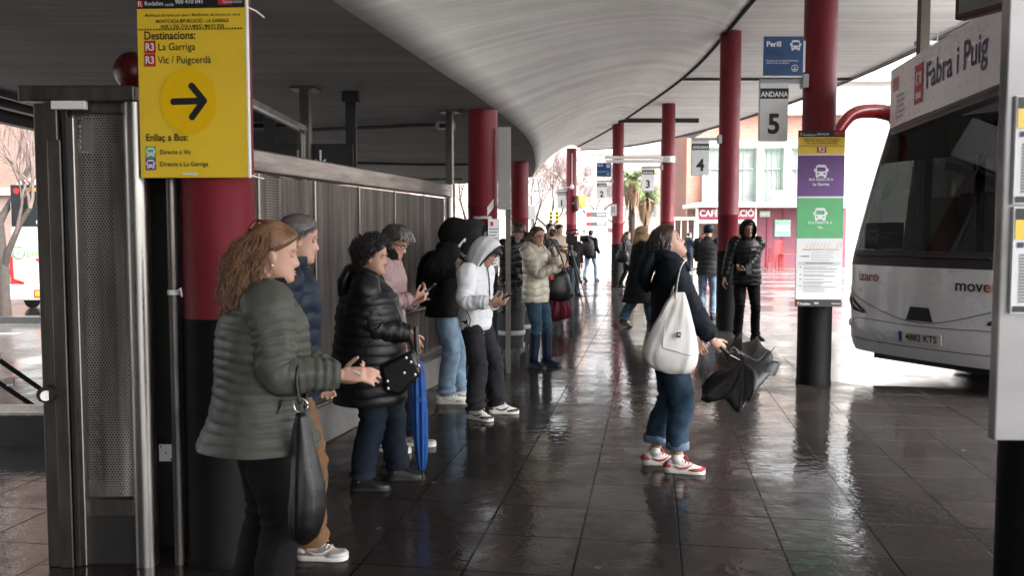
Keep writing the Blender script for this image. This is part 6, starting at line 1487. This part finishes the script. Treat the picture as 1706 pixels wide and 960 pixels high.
mb = MB(); mb.tube(catmull([P(688, 585, Ys + .03) - O, P(680, 560, Ys + .12) - O, P(655, 500, Ys + .14) - O, P(622, 470, Ys + .2) - O], 6), [(.003, .012)] * 19, 8); mb.tube(catmull([P(634, 612, Ys + .03) - O, P(612, 585, Ys + .01) - O, P(598, 560, Ys + .08) - O], 6), [(.003, .012)] * 13, 8); mb.build('strap', m_leather, t, 180)
m_umb = cloth('blue_umbrella_cloth', (.014, .06, .23), .5, .2, 8, .2, 50)
Yu = 5.33; t = empty('blue_umbrella', P(703, 800, Yu), 0, 'furled bright blue umbrella standing point down in front of the black coat', 'umbrella'); O = t.location.copy()
def umb_pt(py): return P(interp([555, 800], [693, 704], py), py, Yu) - O
mb = MB(); R = []
for py, r in ((598, .012), (605, .026), (620, .036), (650, .042), (690, .044), (730, .040), (760, .032), (780, .020), (786, .010)):
    c = umb_pt(py); R.append([(c.x + r * cos(a) * (1 + .24 * cos(8 * a + py * .022) + .12 * noise.noise((cos(a) * 3, sin(a) * 3, py * .03))), c.y + r * sin(a) * (1 + .24 * cos(8 * a + py * .022)), c.z) for a in [2 * pi * j / 48 for j in range(48)]])
mb.rings(R); mb.build('canopy', m_umb, t, 180)
mb = MB(); mb.tube([umb_pt(q) for q in (545, 552, 596, 604)], [.012, .0155, .0155, .018], 14); mb.build('handle', m_black, t, 60); mb = MB(); mb.tube([umb_pt(q) for q in (784, 790, 806)], [.012, .006, .004], 10); mb.build('ferrule', m_black, t, 60)
mb = MB(); mb.lathe([(.047, -.012), (.047, .012)], 24, 0, Matrix.Translation(umb_pt(665)), (False, False)); mb.build('tie_band', m_umb, t, 60)

# 4 --- grey haired woman in mauve
p = Person('grey haired woman with glasses in a mauve quilted coat looking at her phone', -.93, 6.42, -6, 1.655, 1.0, 2, (22, -14, 0), SK_A, .0065, female=True, seed=4)
p.set_arm(-1, p.w(689, 497, 6.27), (-.5, -.5, -1), hd=p.Ti.to_3x3() @ V((.85, .1, .45)), pn=(-.5, .3, .9), curl=.75); p.set_arm(1, p.w(692, 505, 6.45), (-.4, .5, -1), hd=p.Ti.to_3x3() @ V((.85, -.2, .4)), pn=(-.5, -.2, .9), curl=.7)
p.set_leg(-1, (.03, -.1), yaw=-12); p.set_leg(1, (.17, .1), yaw=-6); p.make_body()
p.trousers(m_jeand, .07, .07, .095); p.jacket(m_pinkp, .58, 'puff', .082, .011, hemr=(.16, .215)); p.collar(m_blkcloth, .084, .085, 1.45, .03); p.shoes([m_shoegr, m_grey, m_grey], m_soleW, .26, laces=True, patch=True)
p.haircap(H_DGR, .022, .030, .078, .05, .012, -.06, .010, 26, .01, n=52)
mb = MB(); p.locks(mb, [(.07 + .035 * p.rnd.random(), p.rnd.uniform(-1.3, 1.3), .024) for _ in range(46)], .045, .010, .006, None, 20, .022, 8, .3, 1, .3); p.part(mb, 'hair_fringe', H_GRY); p.glasses(m_frame)
M = basis(V((.15, 1, 0)), p.T.to_3x3() @ V((.75, 0, .62))); phone(P(712, 484, 6.3), M, 'phone in a dark case held by the grey haired woman in mauve', size=(.074, .155))

# 5 --- hooded man with backpack
p = Person('man in a black hooded jacket and pale torn jeans wearing a backpack and mask', -.65, 8.22, 8, 1.755, 1.05, 6, (26, -6, 0), SK_C, .007, seed=5)
p.set_arm(-1, p.w(757, 448, 8.02), (-.5, -.7, -1), hd=p.Ti.to_3x3() @ V((.45, 0, .9)), pn=(-.6, .7, 0), curl=1.0); p.set_arm(1, p.w(768, 440, 8.3), (-.4, .6, -1), hd=p.Ti.to_3x3() @ V((.3, -.2, .9)), pn=(-.5, -.7, 0), curl=1.0)
p.set_leg(-1, (.02, -.1), yaw=-10); p.set_leg(1, (.16, .11), yaw=2); p.make_body()
p.trousers(m_jeanl, .082, .078, .1, fold=.011, bunch=.014); p.jacket(m_blkcloth, .80, 'plain', amp=.012, hemr=(.16, .21), sleeve=1.15); p.shoes([m_shoew, m_shoew, m_zip], m_soleW, .30, laces=True, patch=True)
p.hood(m_blkcloth, None, .93, -.01, inner=m_blkcloth, slant=.03)
mb = MB(); R = [[p.HM @ hsurf(z, a, .010, True) for a in [-1.15 + 2.3 * j / 16 for j in range(17)]] for z in [-.112 + .105 * i / 8 for i in range(9)]]; mb.rings([[tuple(q) for q in r] for r in R], 0, closed=False); p.part(mb, 'face_mask', pm('mask_blue', (.42, .50, .58), .7, var=.1))
c = p.w(713, 462, 8.30); t = empty('backpack', p.T @ V((c.x, 0, c.z)), p.phi, 'black backpack on the back of the hooded man in pale jeans', 'backpack')
mb = MB(); R = []
for z, dx, dy, ox in ((-.27, .04, .11, .03), (-.26, .09, .15, .01), (-.2, .115, .165, 0), (-.05, .12, .165, 0), (.1, .11, .155, .012), (.2, .09, .135, .03), (.245, .055, .10, .05), (.26, .02, .05, .06)):
    R.append([(ox + dx * math.copysign(abs(cos(a)) ** .6, cos(a)) * (1 + .05 * noise.noise((cos(a) * 3, sin(a) * 3, z * 8))), dy * math.copysign(abs(sin(a)) ** .6, sin(a)), z) for a in [2 * pi * j / 32 for j in range(32)]])
mb.rings(R); mb.build('bag', m_blkcloth, t, 180); mb = MB(); mb.box((-.03, -.17, -.19), (.07, .006, .02)); mb.build('logo_tab', m_grey, t)
for e in (-1, 1):
    mb = MB(); mb.tube(catmull([V((.07, e * .1, .2)), V((.2, e * .12, .27)), V((.34, e * .12, .15)), V((.33, e * .14, -.05)), V((.1, e * .16, -.2))], 6), [(.008, .024)] * 25, 8); mb.build('strap', m_blkcloth, t, 180)
# 6 --- person behind him
p = Person('man in a grey hood and dark clothes half hidden behind the backpack man', -.50, 9.25, -10, 1.74, 1., 4, (14, 0, 0), SK_C, .009, seed=6)
p.set_arm(-1, (.25, -.12, 1.2)); p.set_arm(1, (.25, .12, 1.2)); p.make_body(); p.trousers(m_jeand, .075, .075); p.jacket(m_blkcloth, .8, 'plain', amp=.01); p.hood(m_grj, None, .98); p.shoes(m_leather, m_soleB, .28)

# 7 --- youth in white
p = Person('youth in a white quilted hooded jacket and charcoal joggers looking at a phone', -.32, 7.58, -24, 1.555, 1.0, 6, (27, 2, 0), SK_B, .006, seed=7, slouch=.03)
p.set_arm(-1, p.w(818, 505, 7.28), (-.8, -.5, -.9), hd=p.Ti.to_3x3() @ V((.9, .1, .3)), pn=(-.3, .55, .8), curl=.8); p.set_arm(1, p.w(826, 508, 7.52), (-.5, .5, -1), hd=p.Ti.to_3x3() @ V((.8, -.3, .2)), pn=(-.2, -.3, .9), curl=.7)
p.set_leg(-1, (.06, -.12), yaw=-14); p.set_leg(1, (.14, .17), yaw=24); p.make_body()
p.trousers(m_char, .092, .088, .108, top=1.0, fold=.010, bunch=.018); p.jacket(m_whitep, .84, 'puff', .105, .009, hemr=(.128, .182), prof=[(.84, .128, .182), (.87, .142, .195), (.97, .15, .20), (1.08, .146, .198), (1.22, .148, .203), (1.32, .145, .212), (1.385, .124, .196), (1.425, .102, .15), (1.455, .09, .112), (1.48, .085, .095), (1.51, .085, .09)], cuff=.044, sleeve=1.1)
p.shoes([m_shoew, m_shoebr, m_shoew], m_soleW, .275, laces=True, patch=True); p.hood(m_whitep, m_zip, .98, -.045, 'puff', m_zip, drop=.03, slant=.045)
mb = MB(); p.locks(mb, [(.085 + .025 * p.rnd.random(), p.rnd.uniform(-.9, .9), .012) for _ in range(60)], .07, .008, .006, V((.45, 0, -.9)), 14, .03, 7, .3); p.haircap(H_BLK, .012, .02, .078, .05, .03, 0, .006); p.part(mb, 'hair_fringe', H_BLK)
p.line([p.front(z, -.012 + .01 * sin(z * 9), .012) for z in (1.50, 1.42, 1.34, 1.25, 1.16)], .006, m_zip, 'zip'); p.line([p.sp(.97 * p.k) + V((.02, -.207, .06)) , p.sp(.93 * p.k) + V((.055, -.206, .02)), p.sp(.9 * p.k) + V((.03, -.207, -.02)), p.sp(.9 * p.k) + V((.02, -.206, .05))], .005, m_zip, 'pocket_zip')
M = basis(p.T.to_3x3() @ V((0, 1, 0)), p.T.to_3x3() @ V((.8, 0, .5))); phone(P(840, 497, 7.33), M, 'dark phone held by the youth in the white jacket')

# 8 --- curly haired man in shiny black puffer behind the bins
p = Person('curly haired man in a shiny black puffer looking down behind the litter bins', .0, 12.3, -52, 1.76, 1.02, 4, (36, 0, 0), SK_A, .009, seed=8)
p.set_arm(-1, (.28, -.08, 1.02)); p.set_arm(1, (.28, .08, 1.0)); p.make_body(); p.trousers(m_blkcloth); p.jacket(m_blkpuff, .82, 'puff', .095, .016); p.collar(m_blkpuff, .09, .07, 1.45, .03); p.shoes(m_shoew, m_soleW)
p.haircap(H_BRN, .014, .045, .075, .05, .02, -.03, .014, 26, .015, n=52)
# 9 --- woman in cream
p = Person('woman with glasses in a cream quilted jacket, jeans and dark rubber boots', .285, 10.42, -32, 1.675, 1.02, 0, (0, -22, 0), SK_A, .007, female=True, seed=9)
p.set_arm(-1, p.w(930, 446, 10.18), (-.3, -.6, -1), hd=p.Ti.to_3x3() @ V((.9, -.2, .1)), pn=(-.1, .3, .9), curl=.7); p.set_arm(1, p.w(925, 424, 10.25), (.2, .4, -1), hd=p.Ti.to_3x3() @ V((-.25, 0, 1)), pn=(-.8, -.2, .1), curl=1.1)
p.set_leg(-1, (.03, -.1)); p.set_leg(1, (.1, .1)); p.make_body()
p.trousers(m_jean, .066, .052, .098, cuffz=.2, bunch=.003); p.jacket(m_creamp, .80, 'puff', .085, .012, hemr=(.142, .19)); p.hood_down(m_creamp, .9, style='puff'); p.shoes(m_navyc, m_soleB, .27, kind='boot', h=1.05); p.shaft(m_navyc, .33, .066)
p.haircap(H_BRN, .010, .016, .078, .05, .01, -.06, .003); mb = MB(); p.locks(mb, [(.02 + .07 * p.rnd.random(), pi + p.rnd.uniform(-1.5, 1.5), .010) for _ in range(90)], .27, .006, .007, None, 12, .015, 10, .2); p.part(mb, 'hair_locks', H_BRN); p.glasses(m_frame)
q = P(932, 468, 10.75); t = empty('shoulder_bag', q, .3, 'black shoulder bag with a red tag beside the woman in the cream puffer', 'bag')
mb = MB(); R = [[(dx * cos(a) * (1 + .1 * noise.noise((cos(a) * 2, sin(a) * 2, z * 5))), dy * sin(a), z) for a in [2 * pi * j / 24 for j in range(24)]] for z, dx, dy in ((-.26, .05, .03), (-.24, .14, .06), (-.1, .16, .07), (.05, .13, .06), (.12, .09, .03))]; mb.rings(R); mb.build('bag', m_leather, t, 180)
mb = MB(); mb.tube(catmull([V((-.08, 0, .1)), V((-.09, .05, .3)), V((-.05, .1, .48)), V((.05, .08, .3)), V((.08, 0, .1))], 6), .010, 8); mb.build('strap', m_leather, t, 60); mb = MB(); mb.box((-.12, -.06, .05), (.05, .02, .07)); mb.build('tag', m_redprint, t, bevel=.008)
# maroon umbrella standing by her
q = G(924, 548); t = empty('maroon_umbrella', q, 0, 'loosely folded maroon umbrella propped beside the woman in the cream puffer', 'umbrella')
mb = MB(); R = []
for z, r, ox in ((.12, .012, 0), (.17, .13, .02), (.22, .2, .04), (.34, .19, .06), (.48, .12, .07), (.62, .05, .08), (.68, .02, .085)): R.append([(ox + r * cos(a) * (1 + .3 * cos(8 * a + z * 6)), r * .7 * sin(a) * (1 + .3 * cos(8 * a + z * 6)), z + .03 * cos(8 * a) * (r / .2)) for a in [2 * pi * j / 64 for j in range(64)]])
mb.rings(R); mb.build('canopy', m_burg, t, 180); mb = MB(); mb.tube([(-.03, 0, 0), (0, 0, .14), (.09, 0, .75), (.1, 0, .86)], [.004, .006, .008, .014], 8); mb.build('shaft', m_black, t, 60)
# 10 --- cameraman and tripod
p = Person('cameraman in a beige jacket standing behind a video tripod', P(929, 390, 20).x, 20, -38, 1.82, 1.05, 0, (6, 10, 0), SK_A, .011, seed=10)
p.set_arm(-1, p.w(946, 425, 19.3)); p.set_arm(1, (.3, .2, 1.15)); p.make_body(); p.trousers(m_jeand); p.jacket(m_beige, .82, 'plain', amp=.016, hemr=(.18, .25), girth=1.2); p.collar(m_beige, .085, .05); p.haircap(H_BLK, .010, .024); p.shoes(m_shoew, m_soleW)
q = P(955, 520, 18.2); t = empty('camera_tripod', (q.x + .1, 18.2, 0), 0, 'video camera on a black tripod standing on the wet paving', 'tripod'); O = t.location.copy(); top = P(950, 412, 18.2) - O
for px, py, dy in ((983, 518, -.2), (972, 508, .35), (925, 512, .1)):
    e = P(px, py, 18.2 + dy) - O; e.z = 0; m_ = top.lerp(e, .55); mb = MB(); mb.tube([top, m_], .018, 8); mb.tube([m_, e], .012, 8); mb.lathe([(.03, -.03), (.03, .03)], 10, 0, Matrix.Translation(m_)); mb.build('leg', m_black, t, 60)
mb = MB(); mb.lathe([(.05, -.06), (.06, 0), (.05, .05)], 14, 0, Matrix.Translation(top)); mb.tube([top, top + V((-.28, .2, .02))], .012, 8); mb.build('head', m_black, t, 60)
mb = MB(); c = top + V((.03, 0, .16)); mb.box(c, (.24, .12, .15)); mb.box(c + V((-.02, 0, .1)), (.14, .06, .05)); mb.cyl(c + V((.17, 0, .02)), c + V((.36, -.02, .02)), .06, .075, 16); mb.tube([c + V((-.12, 0, .1)), c + V((-.1, 0, .2)), c + V((.12, 0, .2)), c + V((.14, 0, .1))], .018, 8); mb.build('video_camera', m_black, t, 50, bevel=.01)
mb = MB(); mb.cyl(top + V((0, 0, -.1)), top + V((0, 0, -.06)), .055, n=14); mb.build('level_ring', m_blue, t)
# 11-13 --- heads further back
def bystander(label, px, Y, phi, H, jm, hm, hair='short', head=(0, 0, 0), tm=None, sk=None, fem=False, grp=None, jstyle='plain', seed=20, girth=1., arms=None, legs=None, hem=.78, z0=0.):
    p = Person(label, P(px, 390, Y).x, Y, phi, H, girth, 0, head, sk or SK_A, .012, grp, fem, z0, seed=seed)
    for e in (-1, 1):
        if arms and arms.get(e): p.set_arm(e, V(arms[e]))
        if legs and legs.get(e): p.set_leg(e, *legs[e])
    p.make_body(); p.trousers(tm or m_jeand); p.jacket(jm, hem, jstyle, .09, .014, dens=.02); p.shoes(m_leather, m_soleB)
    if hair == 'short': p.haircap(hm, .012, .024, n=28, rows=10)
    elif hair == 'long': p.haircap(hm, .014, .018, .078, .05, .0, -.06, n=28, rows=10); mb = MB(); p.locks(mb, [(.07 * p.rnd.random(), pi + p.rnd.uniform(-1.6, 1.6), .012) for _ in range(50)], .27, .01, .012, n=8); p.part(mb, 'hair_locks', hm)
    elif hair == 'hood': p.hood(jm)
    elif hair == 'beanie': p.haircap(hm, .022, .034, .068, .03, .0, -.03, .004, 60, n=32, rows=12, name='beanie')
    return p
p = bystander('woman with a dark bun and pale headphones behind the woman in cream', 918, 19.2, 150, 1.70, m_grj, H_BRN, seed=21, fem=True, head=(-4, 0, 0))
mb = MB(); mb.ell((-.1, 0, .09), (.05, .055, .05), 12, 8, 0, p.HM); p.part(mb, 'hair_bun', H_BRN); mb = MB(); mb.tube([p.HM @ V((-.01, .105 * cos(a), .03 + .12 * sin(a))) for a in [pi * i / 12 for i in range(13)]], .012, 8); p.part(mb, 'headphones', m_beige)
bystander('dark haired man seen only by his raised head left of the cameraman', 915, 21.5, -40, 1.86, m_blkcloth, H_BLK, seed=22)
bystander('man in jeans hidden behind the cameraman and the tripod', 956, 22.5, -60, 1.62, m_blkcloth, H_BLK, tm=m_jean, seed=23)
bystander('dark coated man half hidden behind the red column and the woman in cream', 876, 14.6, -30, 1.60, m_blkcloth, H_BLK, seed=24)
# 14 --- walking away with a big backpack
p = bystander('man in a black jacket and jeans with a large bag walking away', 984, 29.6, 55, 1.72, m_blkcloth, H_BLK, tm=m_jeanl, seed=25, legs={-1: ((.26, -.08), .0, 0), 1: ((-.25, .08), .06, 0, .5)}, arms={-1: (.1, -.28, .95), 1: (.25, .2, 1.1)}, hem=.76, z0=-.0)
t = empty('rucksack', p.T @ V((-.22, -.02, 1.15)), p.phi, 'large dark rucksack on the back of the man walking away', 'backpack'); mb = MB(); mb.rings([[(dx * cos(a), dy * sin(a), z) for a in [2 * pi * j / 20 for j in range(20)]] for z, dx, dy in ((-.3, .04, .1), (-.26, .13, .22), (0, .17, .25), (.2, .13, .2), (.3, .05, .1))]); mb.build('bag', m_grj, t, 180)
for e in (-1, 1): mb = MB(); mb.tube(catmull([V((.08, e * .13, .2)), V((.24, e * .14, .28)), V((.36, e * .13, .1)), V((.12, e * .18, -.2))], 5), .022, 6); mb.build('strap', m_grj, t, 180)
# 15 --- far person under an umbrella
def rain(px, Y, lab, ulab, col, seed, H=1.8):
    p = bystander(lab, px, Y, 0, H, m_wool, H_BLK, tm=m_jeand, seed=seed, arms={-1: (.3, -.1, 1.25)}, z0=-.06, hem=.5)
    t = empty('open_umbrella', p.T @ V((.24, -.1, 1.2)), 0, ulab, 'umbrella'); mb = MB(); R = []
    for r, z in ((.02, .86), (.2, .84), (.4, .76), (.55, .64), (.6, .56)): R.append([(r * cos(a) * (1 - .05 * cos(8 * a) * r), r * sin(a) * (1 - .05 * cos(8 * a) * r), z) for a in [2 * pi * j / 48 for j in range(48)]])
    mb.rings(R, 0, (False, False)); o = mb.build('canopy', col, t, 180); sm = o.modifiers.new('s', 'SOLIDIFY'); sm.thickness = .008
    mb = MB(); mb.tube([(0, 0, -.1), (0, 0, .9)], .01, 6); mb.build('shaft', m_black, t)
m_umbp = cloth('pinkish_umbrella', (.22, .14, .15), .7)
rain(1003, 52, 'far figure in a long dark coat under a dusky pink umbrella', 'dusky pink open umbrella far off in the square', m_umbp, 26); rain(976, 56, 'far figure under a grey umbrella behind the man walking away', 'grey open umbrella behind the man walking away', cloth('grey_umbrella', (.2, .19, .2), .7), 27)
# 16 --- woman in black with bag
p = bystander('woman with long dark hair in black beside the column of platform sign 2', 1044, 25.2, -20, 1.66, m_blkpuff, H_BLK, 'long', (0, -10, 0), m_blkcloth, seed=28, fem=True, jstyle='puff', legs={-1: ((.2, -.07), 0, 0), 1: ((-.2, .07), .03, 0)})
t = empty('shoulder_bag', p.T @ V((-.05, -.30, .98)), p.phi, 'black shoulder bag of the long haired woman in black', 'bag'); mb = MB(); mb.rings([[(dx * cos(a), dy * sin(a), z) for a in [2 * pi * j / 18 for j in range(18)]] for z, dx, dy in ((-.2, .08, .04), (-.17, .19, .08), (0, .2, .09), (.15, .12, .05))]); mb.build('bag', m_leather, t, 180); mb = MB(); mb.tube(catmull([V((-.1, 0, .12)), V((-.06, .08, .46)), V((.02, .08, .46)), V((.1, 0, .12))], 5), .012, 6); mb.build('strap', m_leather, t)
# 17 --- long coat and scarf, striding
p = Person('person in a long dark wool coat with a tan hat and thick scarf striding along', P(1065, 390, 15).x, 15, 8, 1.70, 1.06, 4, (-4, -10, 0), SK_A, .009, female=True, seed=17)
p.set_arm(-1, (.10, -.2, .93), pole=(-.6, -.6, -.6)); p.set_arm(1, (.2, .2, 1.0)); p.set_leg(-1, (-.30, -.08), .05, 0, .45); p.set_leg(1, (.26, .08), .0, 0, -.15); p.make_body()
p.trousers(m_jean, .085, .085, .1); p.jacket(m_wool, .42, 'plain', amp=.014, prof=[(.42, .27, .27), (.6, .235, .25), (.8, .20, .235), (.98, .165, .21), (1.12, .15, .2), (1.24, .148, .205), (1.33, .142, .212), (1.385, .118, .196), (1.425, .096, .148), (1.455, .08, .105), (1.5, .074, .08)], sleeve=1.12); p.shoes(m_leather, m_soleB, .27, kind='boot')
p.haircap(H_AUB, .012, .02); p.haircap(m_scarf, .024, .045, .062, .04, .03, .0, .006, 40, .01, name='hat')
mb = MB(); c = p.sp(1.47 * p.k)
for i, (z, r, th) in enumerate(((0, .10, .05), (.05, .098, .048), (.09, .092, .04))):
    mb.tube([c + V((r * 1.05 * cos(a) + .012, r * sin(a), z + .015 * sin(2 * a + i))) for a in [2 * pi * j / 24 for j in range(25)]], th, 12, 0, None, (False, False), p.folds(.010, 3, 14, i))
mb.tube(catmull([c + V((.1, -.06, 0)), c + V((.16, -.09, -.12)), c + V((.17, -.1, -.3))], 6), [(.02, .055)] * 13, 10); p.part(mb, 'scarf', m_scarf)
# 18 --- woman with the tote bag, looking up
p = Person('woman with a dark bob and white tote bag looking up, holding a broken umbrella', 1.07, 5.86, -6, 1.645, 1.0, 1, (-30, 0, 0), SK_A, .006, female=True, seed=18)
p.set_arm(-1, p.w(1196, 583, 5.66), (-.5, -.5, -.6), hd=p.Ti.to_3x3() @ V((.75, -.1, -.65)), pn=(-.2, .9, -.2), curl=1.1); p.set_arm(1, (.2, .26, .86))
p.set_leg(-1, (.05, -.10), yaw=-8); p.set_leg(1, (-.09, .09), yaw=6); p.make_body()
p.trousers([m_jean, m_jeanc], .086, .074, .104, cuffz=.075, fold=.008, bunch=.004, roll=True)
p.jacket(m_navywool, .74, 'plain', amp=.012, hemr=(.16, .21), collar=1.46, sleeve=1.12, cuff=.05); p.hood_down(m_navywool, 1.1, back=.02); p.collar(m_fleece, .092, .05, 1.44, .022)
p.shoes([m_shoew, m_shoer, m_shoer], m_soleW, .265, laces=True, patch=True)
mb = MB()
for e in (-1, 1): a = p.leg[e][2]; mb.tube([a + V((0, 0, -.02)), a + V((0, 0, .04))], [.042, .04], 16)
p.part(mb, 'socks', m_shoew)
p.haircap([H_BRN, H_BLK], .014, .026, .076, .045, .0, -.06, .005, 24, n=56, rows=22); mb = MB()
p.locks(mb, [(-.02 + .115 * p.rnd.random(), pi + p.rnd.uniform(-1.55, 1.55), .016) for _ in range(420)], .105, .004, .006, (p.HM.to_3x3().inverted() @ V((-.25, 0, -1))).normalized(), 8, .018, 12, .15); p.part(mb, 'hair_locks', H_BLK)
# tote
Yt = 5.60; t = empty('tote_bag', P(1120, 620, Yt), 0, 'white canvas tote bag with a small dark label on the woman looking up', 'bag'); O = t.location.copy()
m_tote = cloth('white_canvas', (.62, .61, .59), .85, .06, 5, .06, 160)
top_, mid_, low_, bot_ = [P(a, b, Yt) - O for a, b in ((1120, 497), (1120, 540), (1118, 590), (1120, 622))]
prof = [(1122, 1141, 486, .012), (1108, 1147, 505, .03), (1098, 1152, 525, .045), (1084, 1158, 550, .06), (1073, 1163, 576, .07), (1073, 1163, 596, .07), (1085, 1158, 612, .05), (1110, 1148, 622, .02)]
R = []
for i in range(29):
    t_ = i / 28 * 7; f = lambda k: sinterp(list(range(8)), [q[k] for q in prof], t_); a, b = P(f(0), f(2), Yt) - O, P(f(1), f(2) + 2, Yt) - O; c = (a + b) / 2; hw = (b.x - a.x) / 2; r = []
    for j in range(56):
        q = 2 * pi * j / 56; nz = .014 * noise.noise((cos(q) * 1.6, i * .16, sin(q) * 1.6)) + .012 * noise.noise((cos(q) * 4.5 + i * .12, i * .05, 3)) * min(1, i / 4)
        r.append((c.x + hw * math.copysign(abs(cos(q)) ** .75, cos(q)), c.y + (f(3) + nz) * sin(q) - (.0), c.z + (a.z - c.z) * -cos(q) * .3))
    R.append(r)
mb = MB(); mb.rings(R); mb.build('bag', m_tote, t, 180)
mb = MB()
for dx, dy in ((-4, .03), (4, -.012)):
    mb.tube(catmull([P(1121 + dx, 497, Yt + dy) - O, P(1126 + dx * .6, 470, Yt + dy) - O, P(1131 + dx * .5, 449, Yt + .03 + dy) - O, P(1138 + dx * .5, 437, Yt + .12) - O, P(1142, 445, Yt + .25) - O, P(1138, 500, Yt + .3) - O], 6), [(.005, .016)] * 31, 8)
mb.build('strap', m_tote, t, 180)
mb = MB(); c = P(1127, 556, Yt) - O; FM = Matrix.Translation(c + V((0, -.078, 0))) @ Matrix.Rotation(.1, 4, 'Y') @ face_cam((0, 0, 0)); mb.box((0, 0, 0), (.024, .034, .012), 0, 0, FM); mb.rect(-.008, -.004, .008, .010, .0068, 1, FM); mb.build('label', [m_inkb, m_grey], t)
mb = MB(); q = [P(a, b, Yt) - O + V((0, -.073, 0)) for a, b in ((1104, 533), (1153, 540), (1148, 590), (1101, 577), (1104, 533))]
mb.tube(catmull([q[0], q[0].lerp(q[3], .5), q[3]], 4), .003, 5); mb.tube(catmull([q[3], q[3].lerp(q[2], .5) + V((0, -.003, 0)), q[2]], 4), .003, 5); mb.build('pocket_seam', cloth('canvas_shade', (.5, .49, .47), .9), t)
# 19 --- grey jacket and beanie, behind the column
p = bystander('man in a grey jacket and dark beanie with his back turned behind the column', 1180, 16.4, 70, 1.76, m_grj, m_navyc, 'beanie', (10, 0, 0), m_jeanl, seed=29, jstyle='puff', arms={-1: (.28, -.1, 1.1), 1: (.28, .1, 1.1)}, hem=.80)
# 20 --- hooded man in black facing us
p = Person('man in a black hooded puffer facing the camera with a phone in his hand', 3.52, 13.05, -86, 1.80, 1.04, 0, (6, 0, 0), SK_A, .008, seed=30)
p.set_arm(1, p.w(1240, 450, 12.82), (-.2, .8, -1), hd=(.3, -.9, .05), pn=(-.2, -.1, 1), curl=.8); p.set_arm(-1, p.w(1203, 478, 12.95), (-.4, -.5, -.6), curl=.5)
p.set_leg(-1, (.05, -.14), yaw=-18); p.set_leg(1, (.0, .15), yaw=14); p.make_body(); p.trousers(m_blkcloth, .07, .062, .095); p.jacket(m_blkpuff, .80, 'puff', .075, .009, hemr=(.15, .21), sleeve=1.0); p.hood(m_blkcloth, None, .98, -.01); p.haircap(H_BLK, .012, .024, .07, .05, .02, 0); p.shoes(m_blkcloth, m_soleB, .29, laces=True)
mb = MB(); FMx = Matrix(((0, 0, 1, 0), (1, 0, 0, 0), (0, 1, 0, 0), (0, 0, 0, 1))); c = p.front(1.30, .085, .012)
for k in range(3):
    r0 = .010 + .008 * k; mb.add([tuple(c + V((.004, -r0 * cos(a), r0 * sin(a) - .012))) for a in (0, .5, 1.0, pi / 2)] + [tuple(c + V((.004, -(r0 + .005) * cos(a), (r0 + .005) * sin(a) - .012))) for a in (pi / 2, 1.0, .5, 0)], [tuple(range(8))])
for k in range(2): mb.box(c + V((.004, -.05, .004 - .012 * k)), (.002, .035, .006))
p.part(mb, 'chest_logo', m_white, None); p.line([p.front(1.2, -.02, .02), p.front(1.0, .03, .03), p.front(.86, .01, .02), p.front(.84, -.03, .01)], .005, m_zip, 'cable')
phone(P(1247, 450, 12.72), basis(V((1, 0, 0)), V((0, .3, .9))), 'phone in the hand of the hooded man facing the camera')
# 21, 22 --- at the cafe
bystander('person in a blue jacket standing at the glazed shelter by the cafe', 1148, 40, 20, 1.72, m_navyc, H_BLK, seed=31, arms={-1: (.35, -.15, 1.2)}, z0=-.06)
bystander('person in a red top behind the cafe counter', 1172, 42.6, -90, 1.7, m_redprint, H_BLK, seed=32, z0=-.06)

# broken umbrella hanging from her hand
m_ubk = cloth('black_umbrella_cloth', (.005, .005, .006), .42, .25, 9, .25, 50, spec=.5)
hw = P(1210, 586, 5.62); t = empty('broken_umbrella', hw, 0, 'broken black umbrella with its ribs sprung, hanging from the hand of the woman looking up', 'umbrella'); O = t.location.copy()
hub = P(1236, 600, 5.6) - O
tips = [(1232, 567, 5.82), (1262, 563, 5.9), (1290, 579, 5.8), (1301, 606, 5.65), (1286, 630, 5.45), (1260, 634, 5.36), (1240, 658, 5.36), (1206, 664, 5.4), (1170, 658, 5.5), (1172, 630, 5.7), (1196, 604, 5.8)]
TP = [P(*q) - O for q in tips]; mb = MB(); N_ = 7
for i in range(len(TP)):
    a, b = TP[i], TP[(i + 1) % len(TP)]; rows = []
    for u in range(N_ + 1):
        s = u / N_; r = []
        for v in range(7):
            w_ = v / 6; e = a.lerp(b, w_); e = e + (hub - e) * .04 * sin(pi * w_); q = hub.lerp(e, s); q = q + V((0, -.10, -.02)) * sin(pi * s) * (.6 + .4 * sin(pi * w_)) + V((.03, .07, .04)) * noise.noise((i * .9 + w_ * .9, s * 2.2, 1.3)) * s * 2.6 + V((.0, .02, .012)) * noise.noise((i * 2.5 + w_ * 2.5, s * 6, 4.3)) * s; q.z -= .022 * sin(pi * w_) * s
            r.append(tuple(q))
        rows.append(r)
    mb.rings(rows, 0, closed=False)
o = mb.build('canopy', m_ubk, t, 50); sm = o.modifiers.new('s', 'SOLIDIFY'); sm.thickness = .003
for i, e in enumerate(TP):
    m_ = hub.lerp(e, .5) + V((0, -.07, -.04)); mb = MB(); mb.tube(catmull([hub + V((0, -.02, 0)), m_ + V((0, -.012, 0)), e], 5), .0028, 5); mb.build('rib', m_frame, t, 60)
mb = MB(); hs0 = P(1200, 578, 5.62) - O; mb.tube([hs0, P(1215, 592, 5.61) - O], .013, 12); mb.build('handle', m_black, t, 60); mb = MB(); mb.tube([P(1213, 590, 5.61) - O, hub + V((.04, 0, -.03))], .006, 8); mb.build('shaft', m_metal, t, 60)
for k in range(5): mb = MB(); mb.tube(catmull([P(1214, 591, 5.6) - O, P(1222 + 4 * k, 578 + 3 * k, 5.55) - O, P(1232 + 7 * k, 590 + 3 * k, 5.52) - O], 4), .002, 5); mb.build('stretcher', m_metal, t)
